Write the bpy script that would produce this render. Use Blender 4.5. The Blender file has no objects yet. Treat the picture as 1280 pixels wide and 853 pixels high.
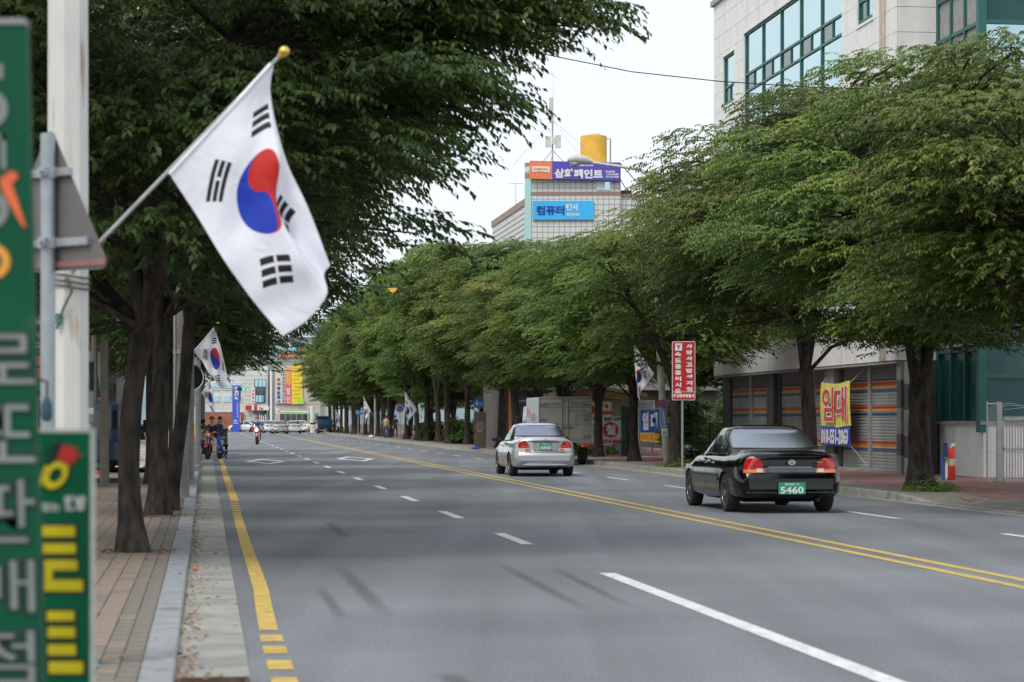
import bpy, bmesh, math, random
import numpy as np
from mathutils import Vector, Matrix
from mathutils.bvhtree import BVHTree
random.seed(7)
R = math.radians
SC = bpy.context.scene
COL = SC.collection

# ------------------------------------------------------------------ camera, sky, sun, exposure
F, HZ, CH = 2880.0, 525.0, 1.5          # focal length in photo pixels, horizon row, eye height
cam = bpy.data.cameras.new('camera')
cam.sensor_width = 36.0
cam.lens = 36.0 * F / 1280.0
cam.shift_y = (HZ - 426.5) / 1280.0
cam.clip_start, cam.clip_end = 0.2, 4000.0
cam.dof.use_dof = True
cam.dof.focus_distance = 62.0
cam.dof.aperture_fstop = 3.6
co = bpy.data.objects.new('camera', cam)
co.location = (0, 0, CH)
co.rotation_euler = (R(90), 0, 0)
COL.objects.link(co)
SC.camera = co

SUN_EL, SUN_AZ = 52.0, 215.0            # azimuth clockwise from +Y: behind and left of the camera
w = bpy.data.worlds.new('World')
SC.world = w
w.use_nodes = True
nt = w.node_tree
nt.nodes.clear()
wo = nt.nodes.new('ShaderNodeOutputWorld')
sk = nt.nodes.new('ShaderNodeTexSky')
sk.sky_type = 'NISHITA'
sk.sun_disc = False
sk.sun_elevation = R(SUN_EL)
sk.sun_rotation = R(SUN_AZ)
sk.dust_density = 4.0
b1 = nt.nodes.new('ShaderNodeBackground')
b1.inputs[1].default_value = 0.09
nt.links.new(sk.outputs[0], b1.inputs[0])
b2 = nt.nodes.new('ShaderNodeBackground')     # the closed layer of thin white cloud
gn = nt.nodes.new('ShaderNodeTexCoord')
nz = nt.nodes.new('ShaderNodeTexNoise')
nz.inputs['Scale'].default_value = 2.2
nz.inputs['Detail'].default_value = 4
nt.links.new(gn.outputs['Generated'], nz.inputs[0])
cr = nt.nodes.new('ShaderNodeValToRGB')
cr.color_ramp.elements[0].position, cr.color_ramp.elements[1].position = 0.35, 0.65
cr.color_ramp.elements[0].color = (0.77, 0.85, 0.90, 1)
cr.color_ramp.elements[1].color = (0.89, 0.93, 0.95, 1)
nt.links.new(nz.outputs[0], cr.inputs[0])
nt.links.new(cr.outputs[0], b2.inputs[0])
b2.inputs[1].default_value = 0.93
mx = nt.nodes.new('ShaderNodeMixShader')
mx.inputs[0].default_value = 0.88
nt.links.new(b1.outputs[0], mx.inputs[1])
nt.links.new(b2.outputs[0], mx.inputs[2])
nt.links.new(mx.outputs[0], wo.inputs[0])

sl = bpy.data.lights.new('sun', 'SUN')
sl.energy = 1.35
sl.angle = R(24)
sl.color = (1.0, 0.97, 0.91)
so = bpy.data.objects.new('sun', sl)
a, e = R(SUN_AZ), R(SUN_EL)
sd = Vector((math.sin(a) * math.cos(e), math.cos(a) * math.cos(e), math.sin(e)))
so.rotation_euler = sd.to_track_quat('Z', 'Y').to_euler()
so.location = (0, 0, 60)
COL.objects.link(so)
vs = SC.view_settings
vs.view_transform = 'Standard'
vs.look = 'None'
vs.exposure = 0.54
vs.gamma = 1.0
vs.use_curve_mapping = False

# ------------------------------------------------------------------ places
K = 0.133                                # the road runs off to the left: X = s - K*Y
TH = math.atan(K)
CT = math.cos(TH)
U = Vector((-math.sin(TH), CT, 0))
N = Vector((CT, math.sin(TH), 0))
def at(x, y, d):                         # a pixel of the photograph at depth d
    return Vector(((x - 640) * d / F, d, CH - (y - HZ) * d / F))
def RP(s, Y, z=0.0):                     # a point at cross-road position s, depth Y
    return Vector((s - K * Y, Y, z))
def dep(x, s):                           # depth of pixel column x on the plane s
    return s / ((x - 640) / F + K)
def hz_(y, d):
    return CH - (y - HZ) * d / F

# ------------------------------------------------------------------ materials
MT = {}
def mat(name, col, rough=0.7, metal=0.0, var=0.12, scale=6.0, bump=0.0, bscale=None, coat=0.0, col2=None, spec=0.5,
        stretch=None, emit=None, dirt=None):
    if name in MT: return MT[name]
    m = bpy.data.materials.new(name); m.use_nodes = True
    t = m.node_tree; L = t.links.new
    p = t.nodes['Principled BSDF']
    p.inputs['Roughness'].default_value = rough
    p.inputs['Metallic'].default_value = metal
    p.inputs['Specular IOR Level'].default_value = spec
    if coat:
        p.inputs['Coat Weight'].default_value = coat; p.inputs['Coat Roughness'].default_value = 0.06
    tc = t.nodes.new('ShaderNodeTexCoord'); mp = t.nodes.new('ShaderNodeMapping')
    L(tc.outputs['Object'], mp.inputs[0])
    if stretch: mp.inputs['Scale'].default_value = stretch
    nz = t.nodes.new('ShaderNodeTexNoise'); nz.inputs['Scale'].default_value = scale; nz.inputs['Detail'].default_value = 5
    L(mp.outputs[0], nz.inputs[0])
    r = t.nodes.new('ShaderNodeValToRGB')
    c2 = col2 or tuple(min(1, c * (1 + var)) for c in col)
    c1 = col if col2 else tuple(c * (1 - var) for c in col)
    r.color_ramp.elements[0].color = (*c1, 1); r.color_ramp.elements[1].color = (*c2, 1)
    r.color_ramp.elements[0].position = 0.36; r.color_ramp.elements[1].position = 0.64
    L(nz.outputs[0], r.inputs[0])
    out = r.outputs[0]
    if dirt:                              # (colour, scale, threshold, stretch)
        mp2 = t.nodes.new('ShaderNodeMapping'); L(tc.outputs['Object'], mp2.inputs[0])
        mp2.inputs['Scale'].default_value = dirt[3] if len(dirt) > 3 else (1, 1, 1)
        n2 = t.nodes.new('ShaderNodeTexNoise'); n2.inputs['Scale'].default_value = dirt[1]; n2.inputs['Detail'].default_value = 6
        L(mp2.outputs[0], n2.inputs[0])
        r2 = t.nodes.new('ShaderNodeValToRGB')
        r2.color_ramp.elements[0].position = dirt[2]; r2.color_ramp.elements[1].position = min(1, dirt[2] + 0.12)
        r2.color_ramp.elements[0].color = (0, 0, 0, 1); r2.color_ramp.elements[1].color = (1, 1, 1, 1)
        L(n2.outputs[0], r2.inputs[0])
        mixn = t.nodes.new('ShaderNodeMix'); mixn.data_type = 'RGBA'
        L(r2.outputs[0], mixn.inputs[0]); L(out, mixn.inputs[6]); mixn.inputs[7].default_value = (*dirt[0], 1)
        out = mixn.outputs[2]
    L(out, p.inputs['Base Color'])
    if bump:
        nb = t.nodes.new('ShaderNodeTexNoise'); nb.inputs['Scale'].default_value = bscale or scale * 8; nb.inputs['Detail'].default_value = 6
        L(mp.outputs[0], nb.inputs[0])
        bp = t.nodes.new('ShaderNodeBump'); bp.inputs['Strength'].default_value = bump; bp.inputs['Distance'].default_value = 0.02
        L(nb.outputs[0], bp.inputs['Height']); L(bp.outputs[0], p.inputs['Normal'])
    if emit:
        p.inputs['Emission Color'].default_value = (*emit[0], 1); p.inputs['Emission Strength'].default_value = emit[1]
    MT[name] = m
    return m

# ------------------------------------------------------------------ mesh builder
class MB:
    def __init__(s): s.v = []; s.f = []; s.m = []; s.cur = 0
    def add(s, vs, fs):
        o = len(s.v); s.v += [tuple(q) for q in vs]
        for f in fs: s.f.append(tuple(i + o for i in f)); s.m.append(s.cur)
        return s
    def box(s, x0, y0, z0, x1, y1, z1, M=None, bev=0.0):
        if bev > 0:
            b = bev
            vs = []
            for (xa, xb, ya, yb, z) in ((x0 + b, x1 - b, y0 + b, y1 - b, z0), (x0, x1, y0, y1, z0 + b), (x0, x1, y0, y1, z1 - b), (x0 + b, x1 - b, y0 + b, y1 - b, z1)):
                vs += [Vector((xa, ya, z)), Vector((xb, ya, z)), Vector((xb, yb, z)), Vector((xa, yb, z))]
            fs = [(3, 2, 1, 0), (12, 13, 14, 15)]
            for k in range(3):
                for i in range(4):
                    j = (i + 1) % 4; fs.append((4 * k + i, 4 * k + j, 4 * k + 4 + j, 4 * k + 4 + i))
        else:
            vs = [Vector(q) for q in ((x0, y0, z0), (x1, y0, z0), (x1, y1, z0), (x0, y1, z0), (x0, y0, z1), (x1, y0, z1), (x1, y1, z1), (x0, y1, z1))]
            fs = [(3, 2, 1, 0), (4, 5, 6, 7), (0, 1, 5, 4), (1, 2, 6, 5), (2, 3, 7, 6), (3, 0, 4, 7)]
        if M: vs = [M @ q for q in vs]
        return s.add(vs, fs)
    def tube(s, pts, rad, n=8, cap=True):
        pts = [Vector(p) for p in pts]
        if not hasattr(rad, '__len__'): rad = [rad] * len(pts)
        vs = []; fs = []
        prev = None
        for i, p in enumerate(pts):
            t = (pts[min(i + 1, len(pts) - 1)] - pts[max(i - 1, 0)]).normalized()
            if prev is None:
                a = Vector((0, 0, 1)) if abs(t.z) < 0.9 else Vector((1, 0, 0))
                x = t.cross(a).normalized()
            else:
                x = (prev - t * prev.dot(t)).normalized()
            prev = x; y = t.cross(x)
            for k in range(n):
                an = 2 * math.pi * k / n
                vs.append(p + (x * math.cos(an) + y * math.sin(an)) * rad[i])
        for i in range(len(pts) - 1):
            for k in range(n):
                k2 = (k + 1) % n
                fs.append((i * n + k, i * n + k2, (i + 1) * n + k2, (i + 1) * n + k))
        if cap:
            fs.append(tuple(range(n - 1, -1, -1))); fs.append(tuple((len(pts) - 1) * n + k for k in range(n)))
        return s.add(vs, fs)
    def lathe(s, prof, c=(0, 0, 0), axis='z', n=20, M=None):
        vs = []; fs = []
        for (r, h) in prof:
            for k in range(n):
                an = 2 * math.pi * k / n
                q = (r * math.cos(an), r * math.sin(an), h)
                if axis == 'x': q = (q[2], q[0], q[1])
                if axis == 'y': q = (q[1], q[2], q[0])
                vs.append(Vector(q) + Vector(c))
        for i in range(len(prof) - 1):
            for k in range(n):
                k2 = (k + 1) % n
                fs.append((i * n + k, i * n + k2, (i + 1) * n + k2, (i + 1) * n + k))
        fs.append(tuple(range(n - 1, -1, -1))); fs.append(tuple((len(prof) - 1) * n + k for k in range(n)))
        if M: vs = [M @ q for q in vs]
        return s.add(vs, fs)
    def prism(s, poly, h0, h1, plane='xz', M=None):
        n = len(poly)
        def q(p, h):
            if plane == 'xz': return Vector((p[0], h, p[1]))
            if plane == 'yz': return Vector((h, p[0], p[1]))
            return Vector((p[0], p[1], h))
        vs = [q(p, h0) for p in poly] + [q(p, h1) for p in poly]
        fs = [tuple(range(n - 1, -1, -1)), tuple(range(n, 2 * n))]
        for i in range(n):
            j = (i + 1) % n; fs.append((i, j, n + j, n + i))
        if M: vs = [M @ v for v in vs]
        return s.add(vs, fs)
    def mesh(s, name, mats, smooth=None):
        me = bpy.data.meshes.new(name)
        me.from_pydata(s.v, [], s.f)
        for m in (mats if isinstance(mats, (list, tuple)) else [mats]): me.materials.append(m)
        if s.m and max(s.m) > 0: me.polygons.foreach_set('material_index', s.m)
        bm = bmesh.new(); bm.from_mesh(me); bmesh.ops.recalc_face_normals(bm, faces=bm.faces); bm.to_mesh(me); bm.free()
        if smooth is not None:
            me.shade_smooth()
            me.set_sharp_from_angle(angle=R(smooth))
        me.update()
        return me
    def build(s, name, mats, parent=None, loc=None, rz=0.0, smooth=None, M=None):
        if M: s.v = [tuple(M @ Vector(q)) for q in s.v]
        return link(name, s.mesh(name, mats, smooth), parent, loc, rz)

def link(name, me, parent=None, loc=None, rz=0.0, M=None):
    o = bpy.data.objects.new(name, me); COL.objects.link(o)
    if parent: o.parent = parent
    if loc is not None: o.location = loc
    if rz: o.rotation_euler = (0, 0, rz)
    if M is not None: o.matrix_local = M
    return o
def tag(o, label=None, cat=None, group=None, kind=None):
    if label: o['label'] = label
    if cat: o['category'] = cat
    if group: o['group'] = group
    if kind: o['kind'] = kind
    return o
def thing(name, label, cat, loc=(0, 0, 0), rz=0.0, group=None):
    o = bpy.data.objects.new(name, None); o.empty_display_size = 0.2
    COL.objects.link(o); o.location = loc; o.rotation_euler = (0, 0, rz)
    return tag(o, label, cat, group)
def copy_tree(o, parent=None, first=True):
    c = o.copy(); COL.objects.link(c)
    if parent: c.parent = parent
    for ch in list(o.children):
        copy_tree(ch, c)
    return c
def dup(o, label, loc, rz=None, scale=None, group=None):
    c = copy_tree(o); c['label'] = label; c.location = loc
    if rz is not None: c.rotation_euler = (0, 0, rz)
    if scale is not None: c.scale = scale if hasattr(scale, '__len__') else (scale,) * 3
    if group: c['group'] = group
    return c
def remat(o, pairs):
    for ch in [o] + list(o.children_recursive):
        if ch.type == 'MESH':
            for sl_ in ch.material_slots:
                if sl_.material and sl_.material.name in pairs:
                    mm = pairs[sl_.material.name]
                    sl_.link = 'OBJECT'; sl_.material = mm

TXT = {}
def text_mesh(body, bold=0.02, depth=0.03):
    k = (body, bold)
    if k in TXT: return TXT[k]
    c = bpy.data.curves.new('lettering', 'FONT'); c.body = body; c.offset = bold; c.extrude = depth; c.resolution_u = 3
    c.align_x = 'CENTER'
    o = bpy.data.objects.new('lettering', c); COL.objects.link(o)
    bpy.context.view_layer.update()
    me = bpy.data.meshes.new_from_object(o.evaluated_get(bpy.context.evaluated_depsgraph_get()))
    bpy.data.objects.remove(o); bpy.data.curves.remove(c)
    n = len(me.vertices); a = np.empty(n * 3); me.vertices.foreach_get('co', a); a = a.reshape(-1, 3)
    TXT[k] = a, [tuple(p.vertices) for p in me.polygons]
    bpy.data.meshes.remove(me)
    return TXT[k]
def text(body, cx, cz, wd, ht, m, parent, M=None, y=0.0, th=0.004, bold=0.02, name='lettering', shear=0.0):
    """text fitted to a rectangle centred on (cx, cz) in the local xz plane, facing -y, proud by th; M places that plane"""
    a, fs = text_mesh(body, bold)
    lo, hi = a.min(0), a.max(0)
    q = (a - (lo + hi) / 2) / np.maximum(hi - lo, 1e-6)
    x = cx + q[:, 0] * wd; z = cz + q[:, 1] * ht; yy = y - th / 2 - q[:, 2] * th
    x = x + shear * (z - cz)
    vs = [Vector(t) for t in zip(x, yy, z)]
    if M: vs = [M @ v for v in vs]
    me = bpy.data.meshes.new(name); me.from_pydata([tuple(v) for v in vs], [], fs); me.materials.append(m)
    return link(name, me, parent)
def vtext(chars, cx, ztop, cw, step, m, parent, M=None, y=0.0, bold=0.03, ch_h=0.82):
    for i, c in enumerate(chars):
        if c != ' ': text(c, cx, ztop - step * (i + 0.5), cw, step * ch_h, m, parent, M, y, bold=bold, name='letter')
def rrect(x0, z0, x1, z1, r, n=5):
    p = []
    for (cx, cz, a0) in ((x1 - r, z1 - r, 0), (x0 + r, z1 - r, 90), (x0 + r, z0 + r, 180), (x1 - r, z0 + r, 270)):
        for k in range(n + 1):
            an = R(a0 + 90 * k / n); p.append((cx + r * math.cos(an), cz + r * math.sin(an)))
    return p
def disc(cx, cz, r, n=28):
    return [(cx + r * math.cos(2 * math.pi * k / n), cz + r * math.sin(2 * math.pi * k / n)) for k in range(n)]
def ring_mb(mb, cx, cz, ro, ri, y0, y1, n=28, a0=0, a1=360, sx=1.0, tilt=0.0):
    for k in range(n):
        p = []
        for (rr, kk) in ((ro, k), (ro, k + 1), (ri, k + 1), (ri, k)):
            an = R(a0 + (a1 - a0) * kk / n); u, v = rr * math.cos(an) * sx, rr * math.sin(an)
            p.append((cx + u + tilt * v, cz + v))
        mb.prism(p, y0, y1)

# plain materials
WHITE = mat('white_paint', (0.72, 0.73, 0.72), 0.5, var=0.05)
TILE = mat('stone_panel', (0.76, 0.75, 0.73), 0.6, var=0.05, scale=3, bump=0.05, bscale=60, dirt=((0.66, 0.64, 0.61), 1.4, 0.57, (1, 1, .12)))
JOINT = mat('panel_joint', (0.30, 0.29, 0.28), 0.9)
CONC = mat('concrete', (0.285, 0.28, 0.255), 0.9, var=0.18, scale=2.2, bump=0.25, bscale=40, dirt=((0.2, 0.19, 0.17), 1.1, 0.56))
KERB = mat('kerb_granite', (0.255, 0.27, 0.285), 0.8, var=0.12, scale=9, bump=0.25, bscale=70, dirt=((0.17, 0.165, 0.15), 2.5, 0.58))
KERBC = mat('kerb_concrete', (0.30, 0.29, 0.27), 0.9, var=0.15, scale=5, bump=0.25, bscale=50, dirt=((0.16, 0.15, 0.13), 1.5, 0.55))
STEEL = mat('galvanised_steel', (0.36, 0.39, 0.42), 0.45, 0.6, var=0.08, scale=12)
GREY = mat('grey_paint', (0.28, 0.29, 0.29), 0.55, 0.1, var=0.08)
DARK = mat('dark_plastic', (0.02, 0.02, 0.022), 0.55)
RUBBER = mat('tyre_rubber', (0.018, 0.018, 0.018), 0.85, var=0.2, scale=20)
BARK = mat('bark', (0.028, 0.024, 0.021), 0.95, scale=9, bump=1.0, bscale=18, spec=.08, col2=(0.070, 0.060, 0.051), stretch=(1, 1, 0.35), dirt=((0.06, 0.066, 0.045), 3, 0.62))
RED = mat('red_paint', (0.50, 0.03, 0.028), 0.45, var=0.06)
BLUE = mat('blue_paint', (0.02, 0.09, 0.42), 0.5, var=0.05)
YEL = mat('yellow_paint', (0.80, 0.60, 0.05), 0.55, var=0.06)
BLACK = mat('black_paint', (0.012, 0.012, 0.013), 0.5)
CHROME = mat('chrome', (0.75, 0.75, 0.76), 0.15, 1.0, var=0.02)
GOLD = mat('gold_paint', (0.75, 0.48, 0.12), 0.3, 0.8, var=0.05)
SGREEN = mat('sign_green', (0.002, 0.075, 0.036), 0.5, var=0.12, scale=2, spec=.18, dirt=((0.02, 0.09, 0.055), 5, 0.62))
GLASSB = mat('sky_glass', (0.42, 0.60, 0.65), 0.06, 1.0, var=0.03, scale=0.4)
GLASSD = mat('dark_glass', (0.035, 0.06, 0.065), 0.08, 0.0, var=0.3, scale=0.5, spec=0.9)
TEAL = mat('teal_frame', (0.015, 0.11, 0.10), 0.45, var=0.06)
SKIN = mat('skin', (0.42, 0.25, 0.17), 0.6)
HAIR = mat('black_hair', (0.012, 0.010, 0.010), 0.6)
# ------------------------------------------------------------------ ground, road, markings
def asphalt(name, col, col2, sc=0.25):
    m = mat(name, col, 0.85, col2=col2, scale=sc, bump=0.35, bscale=90, spec=0.3)
    t = m.node_tree; L = t.links.new; p = t.nodes['Principled BSDF']
    src = p.inputs['Base Color'].links[0].from_socket
    tc = [n for n in t.nodes if n.type == 'TEX_COORD'][0]
    n2 = t.nodes.new('ShaderNodeTexNoise'); n2.inputs['Scale'].default_value = 55; n2.inputs['Detail'].default_value = 3
    L(tc.outputs['Object'], n2.inputs[0])
    r2 = t.nodes.new('ShaderNodeMapRange'); r2.inputs[1].default_value = 0.3; r2.inputs[2].default_value = 0.7
    r2.inputs[3].default_value = 0.58; r2.inputs[4].default_value = 1.42
    L(n2.outputs[0], r2.inputs[0])
    mm = t.nodes.new('ShaderNodeMix'); mm.data_type = 'RGBA'; mm.blend_type = 'MULTIPLY'; mm.inputs[0].default_value = 1
    # long lighter wheel tracks along the road
    mp = t.nodes.new('ShaderNodeMapping'); L(tc.outputs['Object'], mp.inputs[0])
    mp.inputs['Rotation'].default_value = (0, 0, -TH); mp.inputs['Scale'].default_value = (1.1, 0.03, 1)
    n3 = t.nodes.new('ShaderNodeTexNoise'); n3.inputs['Scale'].default_value = 1.0; n3.inputs['Detail'].default_value = 8
    L(mp.outputs[0], n3.inputs[0])
    r3 = t.nodes.new('ShaderNodeMapRange'); r3.inputs[1].default_value = 0.3; r3.inputs[2].default_value = 0.7
    r3.inputs[3].default_value = 0.80; r3.inputs[4].default_value = 1.17
    L(n3.outputs[0], r3.inputs[0])
    ml = t.nodes.new('ShaderNodeMath'); ml.operation = 'MULTIPLY'; L(r2.outputs[0], ml.inputs[0]); L(r3.outputs[0], ml.inputs[1])
    L(src, mm.inputs[6]); L(ml.outputs[0], mm.inputs[7]); L(mm.outputs[2], p.inputs['Base Color'])
    return m
ASPH = asphalt('asphalt', (0.144, 0.153, 0.168), (0.192, 0.202, 0.219))
SOIL = mat('soil', (0.075, 0.06, 0.045), 0.95, var=0.3, scale=0.8, bump=0.4, bscale=20)
PAVR = mat('red_paving', (0.235, 0.115, 0.10), 0.9, var=0.22, scale=3, bump=0.3, bscale=30, dirt=((0.2, 0.17, 0.15), 0.7, 0.6))
PAVG = mat('grey_paving', (0.20, 0.185, 0.165), 0.9, var=0.2, scale=4, bump=0.3, bscale=30, dirt=((0.14, 0.13, 0.11), 0.9, 0.58))
PAVO = mat('orange_paver', (0.225, 0.172, 0.138), 0.9, var=0.12, scale=5, bump=0.3, bscale=60, dirt=((0.2, 0.16, 0.125), 1.3, 0.6))
PAVD = mat('grey_paver', (0.165, 0.145, 0.125), 0.9, var=0.16, scale=5, bump=0.3, bscale=60, dirt=((0.13, 0.12, 0.10), 1.3, 0.6))
LINEW = mat('road_paint_white', (0.60, 0.61, 0.60), 0.75, var=0.10, scale=5, dirt=((0.25, 0.26, 0.27), 14, 0.56))
LINEY = mat('road_paint_yellow', (0.52, 0.355, 0.085), 0.8, var=0.12, scale=5, dirt=((0.25, 0.205, 0.12), 14, 0.56))

def sheet(name, pts, z, m, kind='structure'):
    me = bpy.data.meshes.new(name); me.from_pydata([(p[0], p[1], z) for p in pts], [], [tuple(range(len(pts)))])
    me.materials.append(m); o = link(name, me); return tag(o, kind=kind)
def strip_mb(mb, s0, s1, Ys, zf0, zf1=None, thick=None):
    """a ribbon along the road between cross positions s0 and s1; thick = down to z"""
    zf1 = zf1 or zf0
    for a, b in zip(Ys[:-1], Ys[1:]):
        q = [RP(s0, a, zf0(a)), RP(s1, a, zf1(a)), RP(s1, b, zf1(b)), RP(s0, b, zf0(b))]
        if thick is None: mb.add(q, [(0, 1, 2, 3)])
        else:
            lo = [Vector((p.x, p.y, thick)) for p in q]
            mb.add(q + lo, [(0, 1, 2, 3), (0, 4, 5, 1), (1, 5, 6, 2), (2, 6, 7, 3), (3, 7, 4, 0)])
sheet('ground', [(-2500, -60), (2500, -60), (2500, 3500), (-2500, 3500)], -0.06, SOIL)
sheet('road', [RP(-0.18, -12), RP(13.1, -12), RP(13.1, 258), RP(60, 262), RP(60, 292), RP(-60, 292), RP(-60, 262), RP(-0.18, 258)], 0.0, ASPH)
road = bpy.data.objects['road']
mb = MB()
c0 = lambda z: (lambda Y: z)
def dash(name, m, s0, s1, Y0, Y1, z=0.004):
    b = MB(); b.add([RP(s0, Y0, z), RP(s1, Y0, z), RP(s1, Y1, z), RP(s0, Y1, z)], [(0, 1, 2, 3)]); return b.build(name, m, road)
dash('lane_line', LINEW, 3.84, 4.0, -8, 22.5)
for k in range(29): dash('lane_dash', LINEW, 3.80, 3.95, 27.7 + 7.35 * k, 30.45 + 7.35 * k)
for k in range(30): dash('lane_dash', LINEW, 10.43, 10.56, 27.4 + 7.45 * k, 30.3 + 7.45 * k)
dash('centre_line', LINEY, 7.24, 7.37, -8, 243); dash('centre_line', LINEY, 7.58, 7.71, -8, 243)
dash('edge_line', LINEY, 12.4, 12.5, 52, 250)
b = MB()                                                   # the left edge line wanders a little
pts = [(16.4, .45), (18.3, .465), (20.4, .49), (23, .49), (26, .485), (31, .49), (37.4, .50)]
for (Ya, sa), (Yb, sb) in zip(pts[:-1], pts[1:]):
    b.add([RP(sa - .068, Ya, .004), RP(sa + .068, Ya, .004), RP(sb + .068, Yb, .004), RP(sb - .068, Yb, .004)], [(0, 1, 2, 3)])
b.build('edge_line', LINEY, road)
dash('edge_line', LINEY, .46, .62, 42.3, 71); dash('edge_line', LINEY, .50, .65, 71, 240)
for Y0, Y1 in ((15.55, 16.05), (14.75, 15.25), (13.8, 14.35), (12.9, 13.4), (37.7, 38.4), (38.8, 39.5), (39.9, 40.6), (41.0, 41.7)):
    dash('edge_dash', LINEY, .375 if Y0 < 30 else .44, .53 if Y0 < 30 else .59, Y0, Y1)
for sc, Yc in ((2.14, 83.0), (5.75, 88.5)):
    b = MB(); o_ = [(0, -5.2), (.75, 0), (0, 5.2), (-.75, 0)]; i_ = [(q[0] * .66, q[1] * .74) for q in o_]
    P = [RP(sc + q[0], Yc + q[1], .004) for q in o_] + [RP(sc + q[0], Yc + q[1], .004) for q in i_]
    b.add(P, [(k, (k + 1) % 4, 4 + (k + 1) % 4, 4 + k) for k in range(4)]); b.build('diamond_mark', LINEW, road)
for k in range(9): dash('crossing_bar', LINEW, .9 + 1.35 * k, 1.4 + 1.35 * k, 246, 250)
# rubber marks left by braking wheels: flat stains that fade out
def stain_mat():
    m = bpy.data.materials.new('tyre_mark'); m.use_nodes = True; t = m.node_tree; L = t.links.new
    p = t.nodes['Principled BSDF']; p.inputs['Base Color'].default_value = (0.045, 0.047, 0.055, 1); p.inputs['Roughness'].default_value = 0.8
    uv = t.nodes.new('ShaderNodeUVMap'); sp = t.nodes.new('ShaderNodeSeparateXYZ'); L(uv.outputs[0], sp.inputs[0])
    def math_(op, a, b=None):
        n = t.nodes.new('ShaderNodeMath'); n.operation = op
        for i, v in enumerate((a, b)):
            if v is None: continue
            if isinstance(v, (int, float)): n.inputs[i].default_value = v
            else: L(v, n.inputs[i])
        return n.outputs[0]
    def bell(v): return math_('SUBTRACT', 1, math_('POWER', math_('ABSOLUTE', math_('SUBTRACT', math_('MULTIPLY', v, 2), 1)), 2))
    tc = t.nodes.new('ShaderNodeTexCoord'); nz = t.nodes.new('ShaderNodeTexNoise'); nz.inputs['Scale'].default_value = 30; L(tc.outputs['Object'], nz.inputs[0])
    al = math_('MULTIPLY', math_('MULTIPLY', math_('POWER', bell(sp.outputs[0]), 1.2), math_('POWER', bell(sp.outputs[1]), .8)), math_('MULTIPLY', nz.outputs[0], 1.5))
    al = math_('MINIMUM', math_('MULTIPLY', al, .36), 0.3); L(al, p.inputs['Alpha']); return m
TM = stain_mat()
def stain(pa, pb, wd):
    a = Vector(((pa[0] - 640) * 4320 / (pa[1] - 525) / F, 4320 / (pa[1] - 525), .006)); b_ = Vector(((pb[0] - 640) * 4320 / (pb[1] - 525) / F, 4320 / (pb[1] - 525), .006))
    d = (b_ - a).normalized(); n = Vector((d.y, -d.x, 0)) * wd / 2
    me = bpy.data.meshes.new('tyre_mark'); me.from_pydata([a - n, a + n, b_ + n, b_ - n], [], [(0, 1, 2, 3)])
    me.uv_layers.new(name='UVMap'); me.uv_layers[0].data.foreach_set('uv', [0, 0, 1, 0, 1, 1, 0, 1]); me.materials.append(TM); link('tyre_mark', me, road)
stain((424, 708), (485, 772), .19); stain((400, 735), (428, 775), .14); stain((622, 704), (735, 764), .17); stain((690, 710), (790, 760), .13); stain((408, 652), (434, 674), .2); stain((556, 842), (580, 860), .2)

# old cracks sealed with tar, thin and wandering
TAR = mat('tar_seal', (0.085, 0.089, 0.097), 0.7, var=.2); rc = random.Random(4)
for (s, Y, ds, dY, n) in ((8.6, 47, .10, 2.6, 8),):
    b = MB(); P = []
    for k in range(n): P.append(RP(s, Y, .003)); s += ds + rc.uniform(-.12, .12); Y += dY + rc.uniform(-.15, .15)
    for p, q in zip(P[:-1], P[1:]): d = (q - p).normalized(); nn = Vector((d.y, -d.x, 0)) * rc.uniform(.008, .016); b.add([p - nn, p + nn, q + nn, q - nn], [(0, 1, 2, 3)])
    b.build('tar_seam', TAR, road)
# gutter pans and kerbs
Ys = [-12 + 3 * i for i in range(91)]
gut = MB(); strip_mb(gut, -.18, .26, Ys, c0(.005)); o = gut.build('gutter', CONC); tag(o, kind='structure')
gj = MB()
for k in range(26): q = [RP(-.18, 13.0 + 3.1 * k, .007), RP(.26, 13.0 + 3.1 * k, .007), RP(.26, 13.025 + 3.1 * k, .007), RP(-.18, 13.025 + 3.1 * k, .007)]; gj.add(q, [(0, 1, 2, 3)])
gj.build('joint', JOINT, o)
gut = MB(); strip_mb(gut, 12.56, 12.9, [10 + 3 * i for i in range(83)], c0(.005)); o = gut.build('gutter', KERBC); tag(o, kind='structure')
def zl(Y): return .05 + .09 * min(1, max(0, (Y - 40.5) / 3))          # left kerb is dropped near the camera
kerb_l = tag(link('kerb', None), kind='structure')
def kerb_piece(Y0, Y1, s0, s1, z0, z1, m, par, g=.008, bev=.012):
    b = MB(); a_, b_ = Y0 + g / 2, Y1 - g / 2
    P = []
    for (i, z, ins) in ((0, -.03, 0), (1, None, 0), (2, None, bev)):
        for (s, Y) in ((s0 + ins, a_), (s1 - ins, a_), (s1 - ins, b_), (s0 + ins, b_)):
            zz = z if z is not None else (z0 if Y == a_ else z1) - (bev if i == 1 else 0)
            P.append(RP(s, Y, zz))
    fs = [(8, 9, 10, 11)]
    for k in range(2):
        for i in range(4): j = (i + 1) % 4; fs.append((4 * k + i, 4 * k + j, 4 * k + 4 + j, 4 * k + 4 + i))
    b.add(P, fs); return b.build('kerb_stone', m, par)
for k in range(14): kerb_piece(9 + k, 10 + k, -.38, -.18, zl(9), zl(9), KERB, kerb_l)
bb = MB(); Yk = [23 + i for i in range(17)] + [40 + .5 * i for i in range(8)] + [44 + 4 * i for i in range(52)]
strip_mb(bb, -.38, -.18, Yk, zl, thick=-.03); tag(bb.build('kerb_run', KERB, kerb_l), kind='stuff')
kerb_r = tag(link('kerb', None), kind='structure')
def zr(Y): return .03 + .11 * min(1, max(0, (Y - 41.3) / 2.2))
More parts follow.
